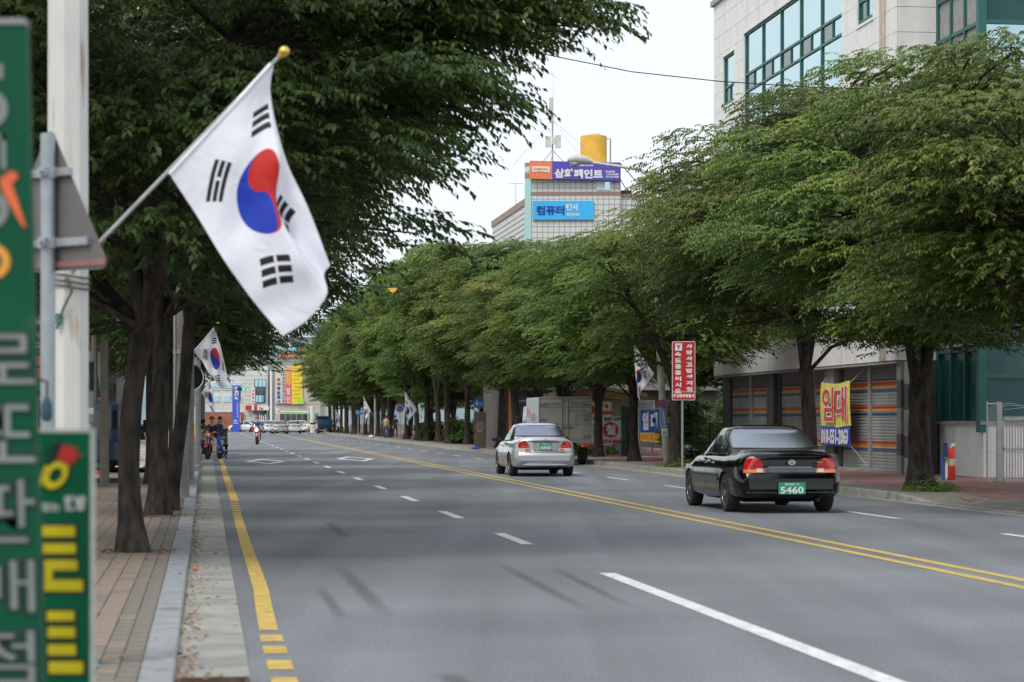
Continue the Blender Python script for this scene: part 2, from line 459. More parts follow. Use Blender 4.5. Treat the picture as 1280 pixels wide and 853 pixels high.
for k in range(22): kerb_piece(41.3 + k, 42.3 + k, 12.9, 13.08, zr(41.3 + k), zr(42.3 + k), KERBC, kerb_r)
bb = MB()
strip_mb(bb, 12.9, 13.08, [63.3 + 4 * i for i in range(49)], c0(.14), thick=-.03); tag(bb.build('kerb_run', KERBC, kerb_r), kind='stuff')
bb = MB(); strip_mb(bb, 12.9, 13.08, [24, 30, 36, 41.3], c0(.022), thick=-.03); tag(bb.build('kerb_run', CONC, kerb_r), kind='stuff')

# left pavement, its pavers one by one where they show
def zw(Y): return zl(Y) - .012
sw = MB(); strip_mb(sw, -7.0, -.38, [4 + 2 * i for i in range(18)] + [40.5, 41.5, 42.5, 43.5] + [46 + 4 * i for i in range(52)], zw, thick=-.05)
SW = tag(sw.build('left_pavement', PAVG), kind='structure')
rng = random.Random(3); shared = {}
def paver(s, Y, ws, ly, m):
    key = (ws, ly, m.name)
    if key not in shared:
        b = MB(); b.box(-ws / 2 + .004, -ly / 2 + .004, -.02, ws / 2 - .004, ly / 2 - .004, .010, bev=.004); shared[key] = b.mesh('paver', m)
    o = link('paver', shared[key], SW, RP(s, Y, zw(Y) + rng.uniform(-.002, .003))); o.rotation_euler = (rng.uniform(-.01, .01), rng.uniform(-.01, .01), TH + rng.uniform(-.01, .01))
n = 0
for k in range(46):
    Y = 12.9 + .3 * k
    for c in range(2):
        paver(-.445 - .125 * c, Y + .15 * c, .125, .3, PAVD if rng.random() < .88 else PAVO); n += 1
    for c in range(4):
        if Y > 23 and c > 2: continue
        paver(-.715 - .165 * c, Y + .15 * (c % 2), .165, .3, PAVO if rng.random() < .86 else PAVD); n += 1
rest = MB()
for k in range(46, 130):
    Y = 12.9 + .3 * k
    for c in range(2): rest.box(-.0585, -.146, -.02, .0585, .146, .010, M=Matrix.Translation(RP(-.445 - .125 * c, Y + .15 * c, zw(Y))) @ Matrix.Rotation(TH, 4, 'Z'))
tag(rest.build('paving', PAVD, SW), kind='stuff')
rest = MB()
for k in range(0, 130):
    Y = 12.9 + .3 * k
    for c in range(3 if k < 46 else 0, 12):
        if k < 46 and (c == 3 and Y <= 23): continue
        rest.box(-.078, -.146, -.02, .078, .146, .010, M=Matrix.Translation(RP(-.715 - .165 * c, Y + .15 * (c % 2), zw(Y))) @ Matrix.Rotation(TH, 4, 'Z'))
tag(rest.build('paving', PAVO, SW), kind='stuff')
bb = MB(); strip_mb(bb, -30, -7.0, [4, 100, 258], c0(.02), thick=-.05); tag(bb.build('forecourt', PAVR), kind='structure')

# right pavement with the dropped crossing near the gate
def zs(s, Y):
    lo = .02 + .10 * min(1, max(0, (s - 13.08) / 2.0)); k = min(1, max(0, (Y - 41.3) / 2.2)); return lo * (1 - k) + .128 * k
Yr = [24 + 2 * i for i in range(9)] + [41.3, 42, 42.8, 43.5] + [46 + 5 * i for i in range(43)]
mbs = MB(); ss = [13.08, 14.1, 15.1, 17.0, 22.0]
for j in range(len(ss) - 1):
    mbs.cur = 0 if j == 0 else 1
    for a_, b_ in zip(Yr[:-1], Yr[1:]):
        mbs.cur = (0 if j == 0 or (j == 1 and b_ <= 41.4) else 1)
        q = [RP(ss[j], a_, zs(ss[j], a_)), RP(ss[j + 1], a_, zs(ss[j + 1], a_)), RP(ss[j + 1], b_, zs(ss[j + 1], b_)), RP(ss[j], b_, zs(ss[j], b_))]
        mbs.add(q, [(0, 1, 2, 3)])
tag(mbs.build('right_pavement', [PAVG, PAVR]), kind='structure')
def gp(x, y, z):
    for _ in range(8): d = (CH - z) * F / (y - HZ); s_ = (x - 640) * d / F + K * d; z = zs(s_, d) if s_ > 13.08 else 0
    return Vector(((x - 640) * d / F, d, z + .008))
PA = bpy.data.objects['right_pavement']
mb_ = MB(); mb_.add([gp(*q) for q in ((1176, 614, .128), (1202, 613.5, .128), (1222, 624, .10), (1212, 628, .075), (1186, 622, .11))], [(0, 1, 2, 3, 4)])
mb_.build('orange_paving', PAVO, PA)
mb_ = MB(); mb_.add([gp(*q) for q in ((1213, 613, .128), (1218, 613, .128), (1238, 625, .10), (1232, 625.5, .10))], [(0, 1, 2, 3)]); mb_.build('edging_kerb', CONC, PA)
bb = MB(); strip_mb(bb, 22.0, 120, [24, 100, 258], c0(-.01)); tag(bb.build('park_ground', mat('rough_grass', (0.05, 0.06, 0.025), 0.95, var=.4, scale=.7, bump=.5, bscale=15)), kind='structure')

for (x_, y_, r_) in ((165, 689, .42), (203, 645, .5), (214, 636, .4)):   # trodden soil round the trunks
    d_ = 1.45 * F / (y_ - HZ); b = MB(); rr_ = random.Random(x_); V_ = [(0, 0, .03)] + [(math.cos(k * .393) * r_ * f_ * .62, math.sin(k * .393) * r_ * f_ * 1.1, z_) for f_, z_ in ((.55, .018), (1, -.008)) for k in range(16) for f_ in (f_ * (1 + .12 * math.sin(k * 2.3 + x_)),)]
    b.add(V_, [(0, 1 + k, 1 + (k + 1) % 16) for k in range(16)] + [(1 + k, 17 + k, 17 + (k + 1) % 16, 1 + (k + 1) % 16) for k in range(16)]); b.build('soil_pit', SOIL, SW, (( x_ - 640) * d_ / F, d_, zw(d_) + .012), smooth=60)
# drain grate at the near end of the gutter
dg = thing('drain_grate', 'rusty iron drain grate sunk in the concrete gutter at the bottom edge', 'drain grate', RP(.04, 13.0, .006), TH)
IRON = mat('rusty_iron', (0.10, 0.055, 0.035), 0.8, .3, var=.35, scale=14)
b = MB(); b.box(-.21, -.28, -.02, -.18, .28, .012); b.box(.18, -.28, -.02, .21, .28, .012); b.box(-.18, .25, -.02, .18, .28, .012); b.box(-.18, -.28, -.02, .18, -.25, .012); b.build('frame', IRON, dg)
b = MB(); b.box(-.18, -.25, -.003, .18, .25, -.001); b.build('pit', BLACK, dg)
shared_bar = MB().box(-.175, -.006, -.001, .175, .006, .010).mesh('bar', IRON)
for k in range(11): link('bar', shared_bar, dg, (0, -.225 + .045 * k, 0))

# fallen leaves along the kerb
LITTER = mat('dry_leaf', (0.20, 0.085, 0.03), 0.8, col2=(0.36, 0.21, 0.08), scale=2.0)
lf = MB(); rg = random.Random(11)
for i in range(620):
    Y = 13.2 + 40 * rg.random() ** 1.5; clump = math.sin(Y * 2.3) + math.sin(Y * 5.1) > -.2
    s = -.17 + abs(rg.gauss(0, .07 if clump else .16)) if rg.random() < .9 else rg.uniform(-1.2, .4)
    if s > .4: continue
    z = .012 if s > -.18 else zw(Y) + .02
    r_ = rg.uniform(.012, .03); an = rg.random() * 6.28; t_ = rg.uniform(-.5, .5)
    p = RP(s, Y, z); d = Vector((math.cos(an), math.sin(an), 0)) * r_; n_ = Vector((-math.sin(an), math.cos(an), t_)) * r_ * .5
    lf.add([p - d, p + n_ + Vector((0, 0, .006)), p + d, p - n_ + Vector((0, 0, .002))], [(0, 1, 2, 3)])
for (cx, cy) in ((165, 690), (205, 645)):
    for i in range(160):
        d = 1.45 * F / (cy - HZ) ; an = rg.random() * 6.28; rr = .28 + abs(rg.gauss(0, .16)); p = Vector(((cx - 640) * d / F + math.cos(an) * rr * 1.0, d + math.sin(an) * rr * 1.6, zw(d) + .022))
        r_ = rg.uniform(.012, .03); a2 = rg.random() * 6.28; dd = Vector((math.cos(a2), math.sin(a2), 0)) * r_; n_ = Vector((-math.sin(a2), math.cos(a2), .4)) * r_ * .5
        lf.add([p - dd, p + n_, p + dd, p - n_], [(0, 1, 2, 3)])
tag(lf.build('fallen_leaves', LITTER), 'dry brown leaves gathered along the left kerb and round the trunks', 'leaves', kind='stuff')
b = MB(); p = gp(244, 715, .0)
for k in range(5):
    an = k * 1.256; b.tube([p + Vector((0, 0, .01)), p + Vector((math.cos(an) * .035, math.sin(an) * .035, .03))], [.018, .006], 6)
tag(b.build('litter', mat('litter_red', (.62, .16, .10), .6)), 'crumpled red wrapper lying in the gutter near the camera', 'wrapper')

# ------------------------------------------------------------------ foreground left: pole, triangular sign, green boards
PD = 13.6
POLEM = mat('weathered_white_pole', (0.58, 0.58, 0.55), 0.55, var=0.06, scale=3, dirt=((0.33, 0.20, 0.13), 3.2, 0.60, (3, 3, .5)))
up = thing('utility_pole', 'weathered white octagonal steel pole with rust streaks behind the triangular sign', 'pole', at(85, 525, PD).xyz - Vector((0, 0, CH)))
b = MB(); b.tube([(0, 0, 0), (0, 0, 9.0)], [.124, .112], 8); b.build('shaft', POLEM, up)
b = MB(); b.tube([(0, 0, 0), (0, 0, .05)], [.2, .2], 8)
for k in range(4): an = k * 1.571 + .4; b.tube([(math.cos(an) * .165, math.sin(an) * .165, .05), (math.cos(an) * .165, math.sin(an) * .165, .09)], .014, 6)
b.build('base_plate', STEEL, up)
b = MB()
for h in (2.28, 2.31, 2.345):
    b.tube([(math.cos(k * .5236) * .130, math.sin(k * .5236) * .130, h + .012 * math.sin(k)) for k in range(13)], .006, 5)
b.tube([(.02, -.13, 2.33), (.05, -.14, 2.25), (.0, -.14, 2.15), (-.04, -.135, 2.03)], .008, 5)
b.build('wire_wrap', mat('old_wire', (.08, .07, .06), .7), up)
b = MB(); b.tube([(-.03, -.13, 2.12), (-.03, -.135, 2.06)], .018, 6); b.build('insulator', mat('faded_green', (.05, .16, .13), .6), up)

TD = 12.0
tp = at(60, 525, TD); tr = thing('road_sign', 'bare grey back of a triangular road sign clamped to a thin pipe', 'road sign', (tp.x, tp.y, .05))
b = MB(); b.tube([(0, 0, -.02), (0, 0, 2.94)], .038, 14); b.build('pipe', STEEL, tr, smooth=40)
yaw = Matrix.Translation((-.034, 0, 0)) @ Matrix.Rotation(R(-35), 4, 'Z')
zt, zb_, hw = hz_(155, TD) - .05, hz_(339, TD) - .05, .435
b = MB(); cor = [(0, zt), (hw, zb_), (-hw, zb_)]; poly = []
for i in range(3):
    c = Vector(cor[i]); p_, n_ = Vector(cor[i - 1]), Vector(cor[(i + 1) % 3]); a0 = (p_ - c).normalized(); a1 = (n_ - c).normalized()
    for k in range(5):
        t_ = k / 4; q0, q1 = c + a0 * .075, c + a1 * .075; q = (1 - t_) ** 2 * q0 + 2 * t_ * (1 - t_) * c + t_ * t_ * q1; poly.append((q.x, q.y))
b.prism(poly, .060, .064, M=yaw)
SIGNBACK = mat('sign_back_grey', (0.155, 0.15, 0.145), 0.5, .35, var=.06, scale=3)
b.build('plate', SIGNBACK, tr)
b = MB()
b.prism([(poly[i][0], poly[i][1]) for i in range(len(poly))], .0645, .0655, M=yaw); b.build('front_face', RED, tr)
b = MB(); b.box(-hw + .11, .052, zb_ + .02, hw - .03, .0585, zb_ + .05, M=yaw); b.build('border_light_band', mat('border_light_pink', (.25, .13, .12), .6), tr)  # pink strip paints the red border's light showing at the bottom edge
for z_, w_ in ((hz_(216, TD) - .05, .17), (hz_(304, TD) - .05, .30)):
    b = MB(); b.box(-w_, .030, z_ - .022, w_, .0595, z_ + .022, M=yaw, bev=.004); br = b.build('bracket', STEEL, tr)
    b = MB(); b.tube([(0, 0, z_ - .03), (0, 0, z_ + .03)], .05, 14); b.box(.03, -.05, z_ - .02, .075, -.02, z_ + .02, M=yaw)
    b.tube([yaw @ Vector((.055, -.07, z_)), yaw @ Vector((.055, -.04, z_))], .011, 6); b.build('clamp', STEEL, br)

# tall green board
D1 = 6.0
EDGE = mat('worn_white_edge', (0.50, 0.52, 0.47), 0.7, var=.12, scale=20)
def b1x(x): return (x - 640) * D1 / F
tg = thing('sign_board', 'tall dark green board with grey outlined letters at the left edge, leaning slightly', 'sign board', (b1x(4), D1, 0.0))
lean = Matrix(((1, 0, -.024, 0), (0, 1, 0, 0), (0, 0, 1, 0), (0, 0, 0, 1)))
def X1(x, y): return (x - 4) * D1 / F + .024 * hz_(y, D1)       # undo the lean: columns are read in the picture
ztop = hz_(31, D1)
b = MB(); b.box(-.28, 0, .06, .1195, .05, ztop, M=lean, bev=.004); b.build('panel', SGREEN, tg)
b = MB(); b.box(-.282, -.004, ztop + .001, .118, .054, ztop + .016, M=lean); b.build('top_cap', GREY, tg)
for x_ in (-.22, .06): b = MB(); b.tube([(x_, .03, 0), (x_, .03, .08)], .02, 8); b.build('foot', STEEL, tg)
LG = mat('grey_letter', (0.20, 0.225, 0.22), .5); LO = mat('letter_outline', (.012, .02, .018), .5); ORG = mat('orange_paint', (.75, .13, .04), .5)
def L1(c, y0, y1, x0, x1):
    cx = (X1((x0 + x1) / 2, (y0 + y1) / 2)); cz = hz_((y0 + y1) / 2, D1); w_ = (x1 - x0) * D1 / F; h_ = (y1 - y0) * D1 / F
    text(c, cx, cz, w_ + .012, h_ + .012, LO, tg, lean, y=-.001, th=.002, bold=.045, name='letter_outline')
    text(c, cx, cz, w_, h_, LG, tg, lean, y=-.0035, th=.002, bold=.0, name='letter')
for c, y0, y1 in (('로', 418, 480), ('또', 506, 578), ('판', 600, 678), ('매', 700, 765), ('점', 788, 855)): L1(c, y0, y1, -36, 44)
def arc1(x, y, ro, ri, m, sx=1.0, tilt=0, nm='letter_stroke'):
    b = MB(); ring_mb(b, X1(x, y), hz_(y, D1), ro * D1 / F, ri * D1 / F, -.004, -.001, sx=sx, tilt=tilt); b.build(nm, m, tg, M=lean)
arc1(-14, 136, 24, 13, LG); arc1(-14, 262, 25, 14, LG)
arc1(-9, 327, 22, 12, mat('amber_paint', (.75, .33, .04), .5))
for (x0, y0, x1, y1) in ((-6, 80, 4, 99), (-30, 168, 7, 176), (1, 168, 7, 212)):
    b = MB(); b.box(X1(x0, y0), -.004, hz_(y1, D1), X1(x1, y0), -.001, hz_(y0, D1)); b.build('letter_stroke', LG, tg, M=lean)
b = MB(); b.prism([(X1(a_, c_), hz_(c_, D1)) for a_, c_ in ((0, 224), (14, 214), (22, 217), (22, 224), (15, 230), (33, 285), (28, 282), (2, 236))], -.0045, -.001); b.build('tick_mark', ORG, tg, M=lean)

# lower green board
D2 = 6.6
def X2(x): return (x - 82) * D2 / F
tg2 = thing('sign_board', 'short green board with a red star and thick yellow black-edged letters, white worn rim', 'sign board', (b1x(82) / D1 * D2, D2, 0))
zt2 = hz_(541, D2)
b = MB(); b.box(X2(46), 0, .03, X2(112.5), .05, zt2, bev=.003); b.build('panel', mat('sign_green_low', (0.003, 0.105, 0.048), .5, var=.12, spec=.18), tg2)
b = MB(); b.box(X2(112.5) + .001, -.004, .03, X2(116), .04, zt2); b.box(X2(46), -.004, zt2 + .001, X2(116), .05, hz_(536, D2)); b.build('rim', EDGE, tg2)
for x_ in (60, 105): b = MB(); b.box(X2(x_) - .02, .03, 0, X2(x_) + .02, .12, .03); b.build('foot', STEEL, tg2)
LY = mat('letter_yellow', (.60, .50, .02), .6, spec=.2)
def poly2(name, pts, m, y0=-.004, y1=-.0005): b = MB(); b.prism([(X2(a_), hz_(c_, D2)) for a_, c_ in pts], y0, y1); return b.build(name, m, tg2)
def bars(rects, x_off=0):
    for (x0, y0, x1, y1) in rects: poly2('letter_outline', [(x0 - 3, y0 - 3), (x1 + 3, y0 - 3), (x1 + 3, y1 + 3), (x0 - 3, y1 + 3)], BLACK, -.002, -.0005)
    for (x0, y0, x1, y1) in rects: poly2('letter_stroke', [(x0, y0), (x1, y0), (x1, y1), (x0, y1)], LY, -.0045, -.0025)
bars([(53, 657.5, 94, 671), (54, 679.5, 95, 692), (56, 700, 97, 713), (56, 713.2, 66, 724.8), (56, 725, 104, 739)])
bars([(59, 764, 93, 776), (60, 784, 94, 797), (60, 805.5, 95, 819), (61, 827, 104, 842)])
st = []
for k in range(18):
    an = 2 * math.pi * k / 18; rr = (19, 9, 15, 8.5)[k % 4] * (1 + .12 * math.sin(k * 3)); st.append((85 + rr * math.cos(an), 569 + rr * math.sin(an)))
poly2('star', st, RED, -.0075, -.0055)
for q in (((50, 585), (72, 562), (75, 566)), ((52, 570), (74, 556), (76, 560)), ((56, 560), (78, 551), (79, 554))): poly2('speed_line', q, BLACK, -.003, -.0005)
b = MB(); ring_mb(b, X2(70), hz_(594, D2), .047, .012, -.003, -.001, sx=.85, tilt=.3); b.build('numeral_outline', BLACK, tg2)
b = MB(); ring_mb(b, X2(70), hz_(594, D2), .040, .021, -.0055, -.0035, sx=.85, tilt=.3); b.build('numeral', LY, tg2)
b = MB(); b.box(X2(52), -.0055, hz_(609, D2), X2(56), -.0035, hz_(582, D2), M=Matrix(((1, 0, .3, -.3 * hz_(596, D2)), (0, 1, 0, 0), (0, 0, 1, 0), (0, 0, 0, 1)))); b.build('numeral', LY, tg2)
LWS = mat('letter_white', (.6, .64, .6), .5)
text('있는', X2(64), hz_(634, D2), 23 * D2 / F, 11 * D2 / F, LWS, tg2, bold=.02); text('한방', X2(94), hz_(629, D2), 27 * D2 / F, 19 * D2 / F, LWS, tg2, bold=.05)
bl = at(52, 515, 9.2)
b = MB(); b.lathe([(.001, -.04), (.018, -.035), (.024, -.01), (.022, .03), (.01, .06), (.001, .062)], n=14)
tb = thing('bag_hook', 'small blue knotted bag hanging on the pipe above the lower green board', 'bag', (bl.x + .02, bl.y, bl.z)); b.build('knot', mat('blue_bag', (.015, .06, .09), .6), tb, smooth=50)
b = MB(); b.tube([(0, 0, .06), (.0, .01, .12), (-.03, .0, .13)], .006, 5); b.build('strap', DARK, tb)
# ------------------------------------------------------------------ flags: the print is drawn from the cloth's own UV
class X:
    t = None
    def __init__(s, o): s.o = o
    @staticmethod
    def op(op, *a):
        n = X.t.nodes.new('ShaderNodeMath'); n.operation = op
        for i, v in enumerate(a):
            if isinstance(v, X): X.t.links.new(v.o, n.inputs[i])
            else: n.inputs[i].default_value = v
        return X(n.outputs[0])
    def __add__(s, b): return X.op('ADD', s, b)
    def __sub__(s, b): return X.op('SUBTRACT', s, b)
    def __mul__(s, b): return X.op('MULTIPLY', s, b)
    def lt(s, b): return X.op('LESS_THAN', s, b)
    def gt(s, b): return X.op('GREATER_THAN', s, b)
    def abs(s): return X.op('ABSOLUTE', s)
def circ(x, y, cx, cy, r):
    dx, dy = x - cx, y - cy; return (dx * dx + dy * dy).lt(r * r)
def flag_material():
    m = bpy.data.materials.new('flag_cloth'); m.use_nodes = True; t = m.node_tree; X.t = t; L = t.links.new
    uv = t.nodes.new('ShaderNodeUVMap'); sp = t.nodes.new('ShaderNodeSeparateXYZ'); L(uv.outputs[0], sp.inputs[0])
    x = X(sp.outputs[0]) * 36.0 - 18.0; y = X(sp.outputs[1]) * 24.0 - 12.0      # x along the fly, y up the hoist
    al = -math.atan2(2, 3); ca, sa = math.cos(al), math.sin(al)
    xr = x * ca + y * sa; yr = x * (-sa) + y * ca          # xr along the falling diagonal
    big = circ(x, y, 0, 0, 6.0)
    up_ = yr.gt(0.0)
    r_ = X.op('MAXIMUM', up_ * (X.op('SUBTRACT', 1.0, circ(xr, yr, 3.0, 0, 3.0))), circ(xr, yr, -3.0, 0, 3.0))
    black = None
    for (sx, sy, broken) in ((-1, 1, (0, 0, 0)), (-1, -1, (0, 1, 0)), (1, 1, (1, 0, 1)), (1, -1, (1, 1, 1))):
        cx, cy = sx * 9.15, sy * 6.1
        an = math.atan2(cy, cx); c_, s_ = math.cos(an), math.sin(an)
        dx, dy = x - cx, y - cy
        p = dx * c_ + dy * s_; q = dx * (-s_) + dy * c_      # p outward, q along the bars
        for k, off in enumerate((-1.5, 0, 1.5)):
            bar = (p - off).abs().lt(.5) * q.abs().lt(3.0)
            if broken[k]: bar = bar * q.abs().gt(.25)
            black = bar if black is None else X.op('MAXIMUM', black, bar)
    def mixc(f, a, b):
        n = t.nodes.new('ShaderNodeMix'); n.data_type = 'RGBA'; L(f.o, n.inputs[0])
        for i, v in ((6, a), (7, b)):
            if isinstance(v, tuple): n.inputs[i].default_value = (*v, 1)
            else: L(v, n.inputs[i])
        return n.outputs[2]
    tg_ = mixc(r_, (0.012, 0.05, 0.50), (0.62, 0.025, 0.02))
    c = mixc(big, (0.88, 0.89, 0.97), tg_); c = mixc(black, c, (0.012, 0.012, 0.014))
    p = t.nodes['Principled BSDF']; L(c, p.inputs['Base Color']); p.inputs['Roughness'].default_value = .65
    p.inputs['Sheen Weight'].default_value = .2
    tr = t.nodes.new('ShaderNodeBsdfTranslucent'); L(c, tr.inputs[0]); ms = t.nodes.new('ShaderNodeMixShader'); ms.inputs[0].default_value = .35
    tc = t.nodes.new('ShaderNodeTexNoise'); tc.inputs['Scale'].default_value = 6; tc.inputs['Distortion'].default_value = .8; L(uv.outputs[0], tc.inputs[0])
    bp = t.nodes.new('ShaderNodeBump'); bp.inputs['Strength'].default_value = .8; bp.inputs['Distance'].default_value = .02; L(tc.outputs[0], bp.inputs['Height']); L(bp.outputs[0], p.inputs['Normal'])
    L(p.outputs[0], ms.inputs[1]); L(tr.outputs[0], ms.inputs[2]); L(ms.outputs[0], t.nodes['Material Output'].inputs[0])
    return m
FLAGM = flag_material()
# rows: u = 0 (bottom of the hoist) .. 1 (top); columns: v = 0 (hoist) .. 1 (fly), in photograph pixels plus depth (m)
CTRL = [
    [(212, 218, 0), (247, 272, .03), (281, 326, -.03), (316, 376, .03), (353, 420, 0)],
    [(245, 182, 0), (274, 224, .00), (303, 276, .03), (347, 336, -.05), (384, 400, .02)],
    [(279, 146, 0), (303, 192, -.03), (326, 240, -.02), (368, 306, -.08), (409, 369, -.02)],
    [(312, 110, 0), (328, 148, .03), (350, 205, -.05), (347, 268, .12), (404, 343, .05)],
    [(343, 76, 0), (337, 118, .06), (356, 197, .04), (386, 262, .0), (413, 332, -.03)]]
def catmull(a, b, c, d, t): return .5 * ((2 * b) + (c - a) * t + (2 * a - 5 * b + 4 * c - d) * t * t + (3 * b - a - 3 * c + d) * t ** 3)
def spline(P, t):
    n = len(P) - 1; k = min(int(t * n), n - 1); u = t * n - k
    g = lambda i: P[i] if 0 <= i <= n else (P[0] * 2 - P[1] if i < 0 else P[n] * 2 - P[n - 1])
    return catmull(g(k - 1), g(k), g(k + 1), g(k + 2), u)
def flag_mesh(ctrl, nu, nv, mirror=False, wave=0.012, seed=0):
    """ctrl in metres relative to the bottom of the hoist (x right, y depth, z up)"""
    rg_ = random.Random(seed); ph = rg_.random() * 6
    rows = []
    for j in range(nv + 1):
        col = [spline(np.array(r), j / nv) for r in ctrl]
        rows.append([spline(col, i / nu) for i in range(nu + 1)])
    vs = []; uvs = []
    for i in range(nu + 1):
        for j in range(nv + 1):
            p = rows[j][i]; u, v = i / nu, j / nv
            wv = wave * math.sin(14 * v + 5 * u + ph) * v + wave * .6 * math.sin(31 * v - 6 * u + ph) * v
            vs.append((p[0], p[1] + wv, p[2])); uvs.append((v, u))
    fs = [(i * (nv + 1) + j, i * (nv + 1) + j + 1, (i + 1) * (nv + 1) + j + 1, (i + 1) * (nv + 1) + j) for i in range(nu) for j in range(nv)]
    me = bpy.data.meshes.new('cloth'); me.from_pydata(vs, [], fs)
    me.uv_layers.new(name='UVMap'); l = np.array([uvs[k] for f in fs for k in f]).ravel(); me.uv_layers[0].data.foreach_set('uv', l)
    me.materials.append(FLAGM); me.shade_smooth(); return me
def ctrl_m(ctrl, d, fx=1, sx=1.0, sz=1.0, dz=1.0):
    x0, y0, _ = ctrl[0][0]
    return [[((p[0] - x0) * d / F * fx * sx, p[2] * dz, -(p[1] - y0) * d / F * sz) for p in r] for r in ctrl]
POLEW = mat('flag_pole_paint', (.36, .37, .36), .5)
def make_flag(label, pos, ctrl, foot, tip, ball, nu, nv, seed=0, prad=.011):
    t = thing('flag', label, 'flag', pos, 0, 'national flags hung along the road')
    link('cloth', flag_mesh(ctrl, nu, nv, seed=seed), t)
    b = MB(); b.tube([foot, tip], prad, 8); b.build('pole', POLEW, t, smooth=40)
    hv_ = Vector(ctrl[-1][0]); b = MB(); b.tube([hv_ * .0, hv_ * .5 + Vector((0, 0, -.002)), hv_ * .97], [prad * 1.2, prad * 1.15, prad * 1.2], 8); b.build('sleeve', mat('flag_sleeve', (.80, .81, .86), .7), t, smooth=50)
    b = MB(); d = (Vector(tip) - Vector(foot)).normalized(); q = Matrix.Translation(Vector(tip)) @ d.to_track_quat('Z', 'Y').to_matrix().to_4x4()
    b.lathe([(.3 * ball, -.3 * ball), (.62 * ball, .0), (.45 * ball, .15 * ball)] + [(ball * math.sin(an), ball * (1.1 - math.cos(an))) for an in (.5, .9, 1.3, 1.7, 2.1, 2.5, 2.9)], n=16, M=q); b.build('finial', GOLD, t, smooth=60)
    b = MB(); f_ = Vector(foot); b.tube([f_ - d * .1, f_ + d * .06], prad * 1.9, 8); b.build('socket', STEEL, t)
    return t
FD = 13.4
h0 = at(212, 218, FD)
def rel(x, y, d=FD, o=None): o = o or h0; return tuple(at(x, y, d) - o)
make_flag('large white national flag hanging from a gold-tipped pole on the white utility pole', h0, ctrl_m(CTRL, FD), rel(103, 325), rel(350, 70), .032, 56, 84, seed=1)
bpy.data.objects['flag']
F2D = 59.0
sc2 = 44 / 194.0
C2 = [[(0, 0, 0), (10, 12, .1), (19, 26, -.06), (28, 38, .06), (34, 50, 0)], [(7, -8, 0), (15, 3, 0), (24, 18, .08), (30, 33, -.08), (38, 46, .04)],
      [(15, -17, 0), (20, -6, -.06), (28, 7, 0), (34, 25, .08), (41, 40, 0)], [(22, -25, 0), (26, -14, .06), (31, 0, -.06), (37, 18, .0), (42, 35, .05)], [(28, -32, 0), (29, -20, .1), (34, -5, .05), (38, 12, 0), (42, 30, 0)]]
p2 = at(242, 440, F2D)
make_flag('smaller white flag on the left with gold tip, beyond the concrete pole and trunks', p2, ctrl_m(C2, F2D), rel(232, 451, F2D, p2), rel(271, 405.5, F2D, p2), .04, 24, 36, 2, .014)
C3 = [[(q[0] * .5 + .8 * math.sin(q[1]), q[1] * .52, q[2] * 1.5) for q in r] for r in C2]
p3 = at(252, 492, 88.0)
make_flag('crumpled white flag far left, hanging behind the smaller gold-tipped flag', p3, ctrl_m(C3, 88.0, sx=.8), rel(248, 498, 88, p3), rel(263, 474, 88, p3), .03, 16, 24, 3, .014)
# right-hand side: these hang from poles on the right and fall to the left
CR = [[(0, 0, 0), (-6, 10, .1), (-12, 16, -.05), (-17, 25, .05), (-17, 33, 0)], [(-7, -9, 0), (-11, 0, 0), (-16, 8, .08), (-19, 18, -.08), (-20, 28, .04)],
      [(-13, -17, 0), (-16, -7, -.06), (-20, 2, 0), (-20, 14, .08), (-20, 26, 0)], [(-19, -25, 0), (-20, -13, .06), (-21, -2, -.06), (-21, 10, 0), (-20, 22, .05)], [(-25, -37, 0), (-24, -22, .1), (-23, -6, .05), (-22, 6, 0), (-20, 18, 0)]]
p4 = at(817, 468, 72.5)
make_flag('white flag leaning left from the concrete pole beside the red warning sign', p4, ctrl_m(CR, 72.5), rel(826, 485, 72.5, p4), rel(793, 447, 72.5, p4), .03, 24, 36, 4, .016)
for (x, y, d, k, lab, sd, xs) in ((521, 512, 152, .62, 'white flag showing its disc, hung among the far right trunks near the no-parking sign', 5, 1.), (463, 514, 200, .50, 'pale flag hanging by the second blue round sign on the right', 6, .7), (427, 525, 245, .42, 'most distant pale flag, near the parked dark blue truck', 7, .8)):
    C = [[(q[0] * k * xs, q[1] * k, q[2]) for q in r] for r in CR]; pp = at(x, y, d)
    make_flag(lab, pp, ctrl_m(C, d), rel(x + 5, y + 9, d, pp), rel(x - 25 * k * xs, y - 37 * k, d, pp), .03, 14, 20, sd, .018)
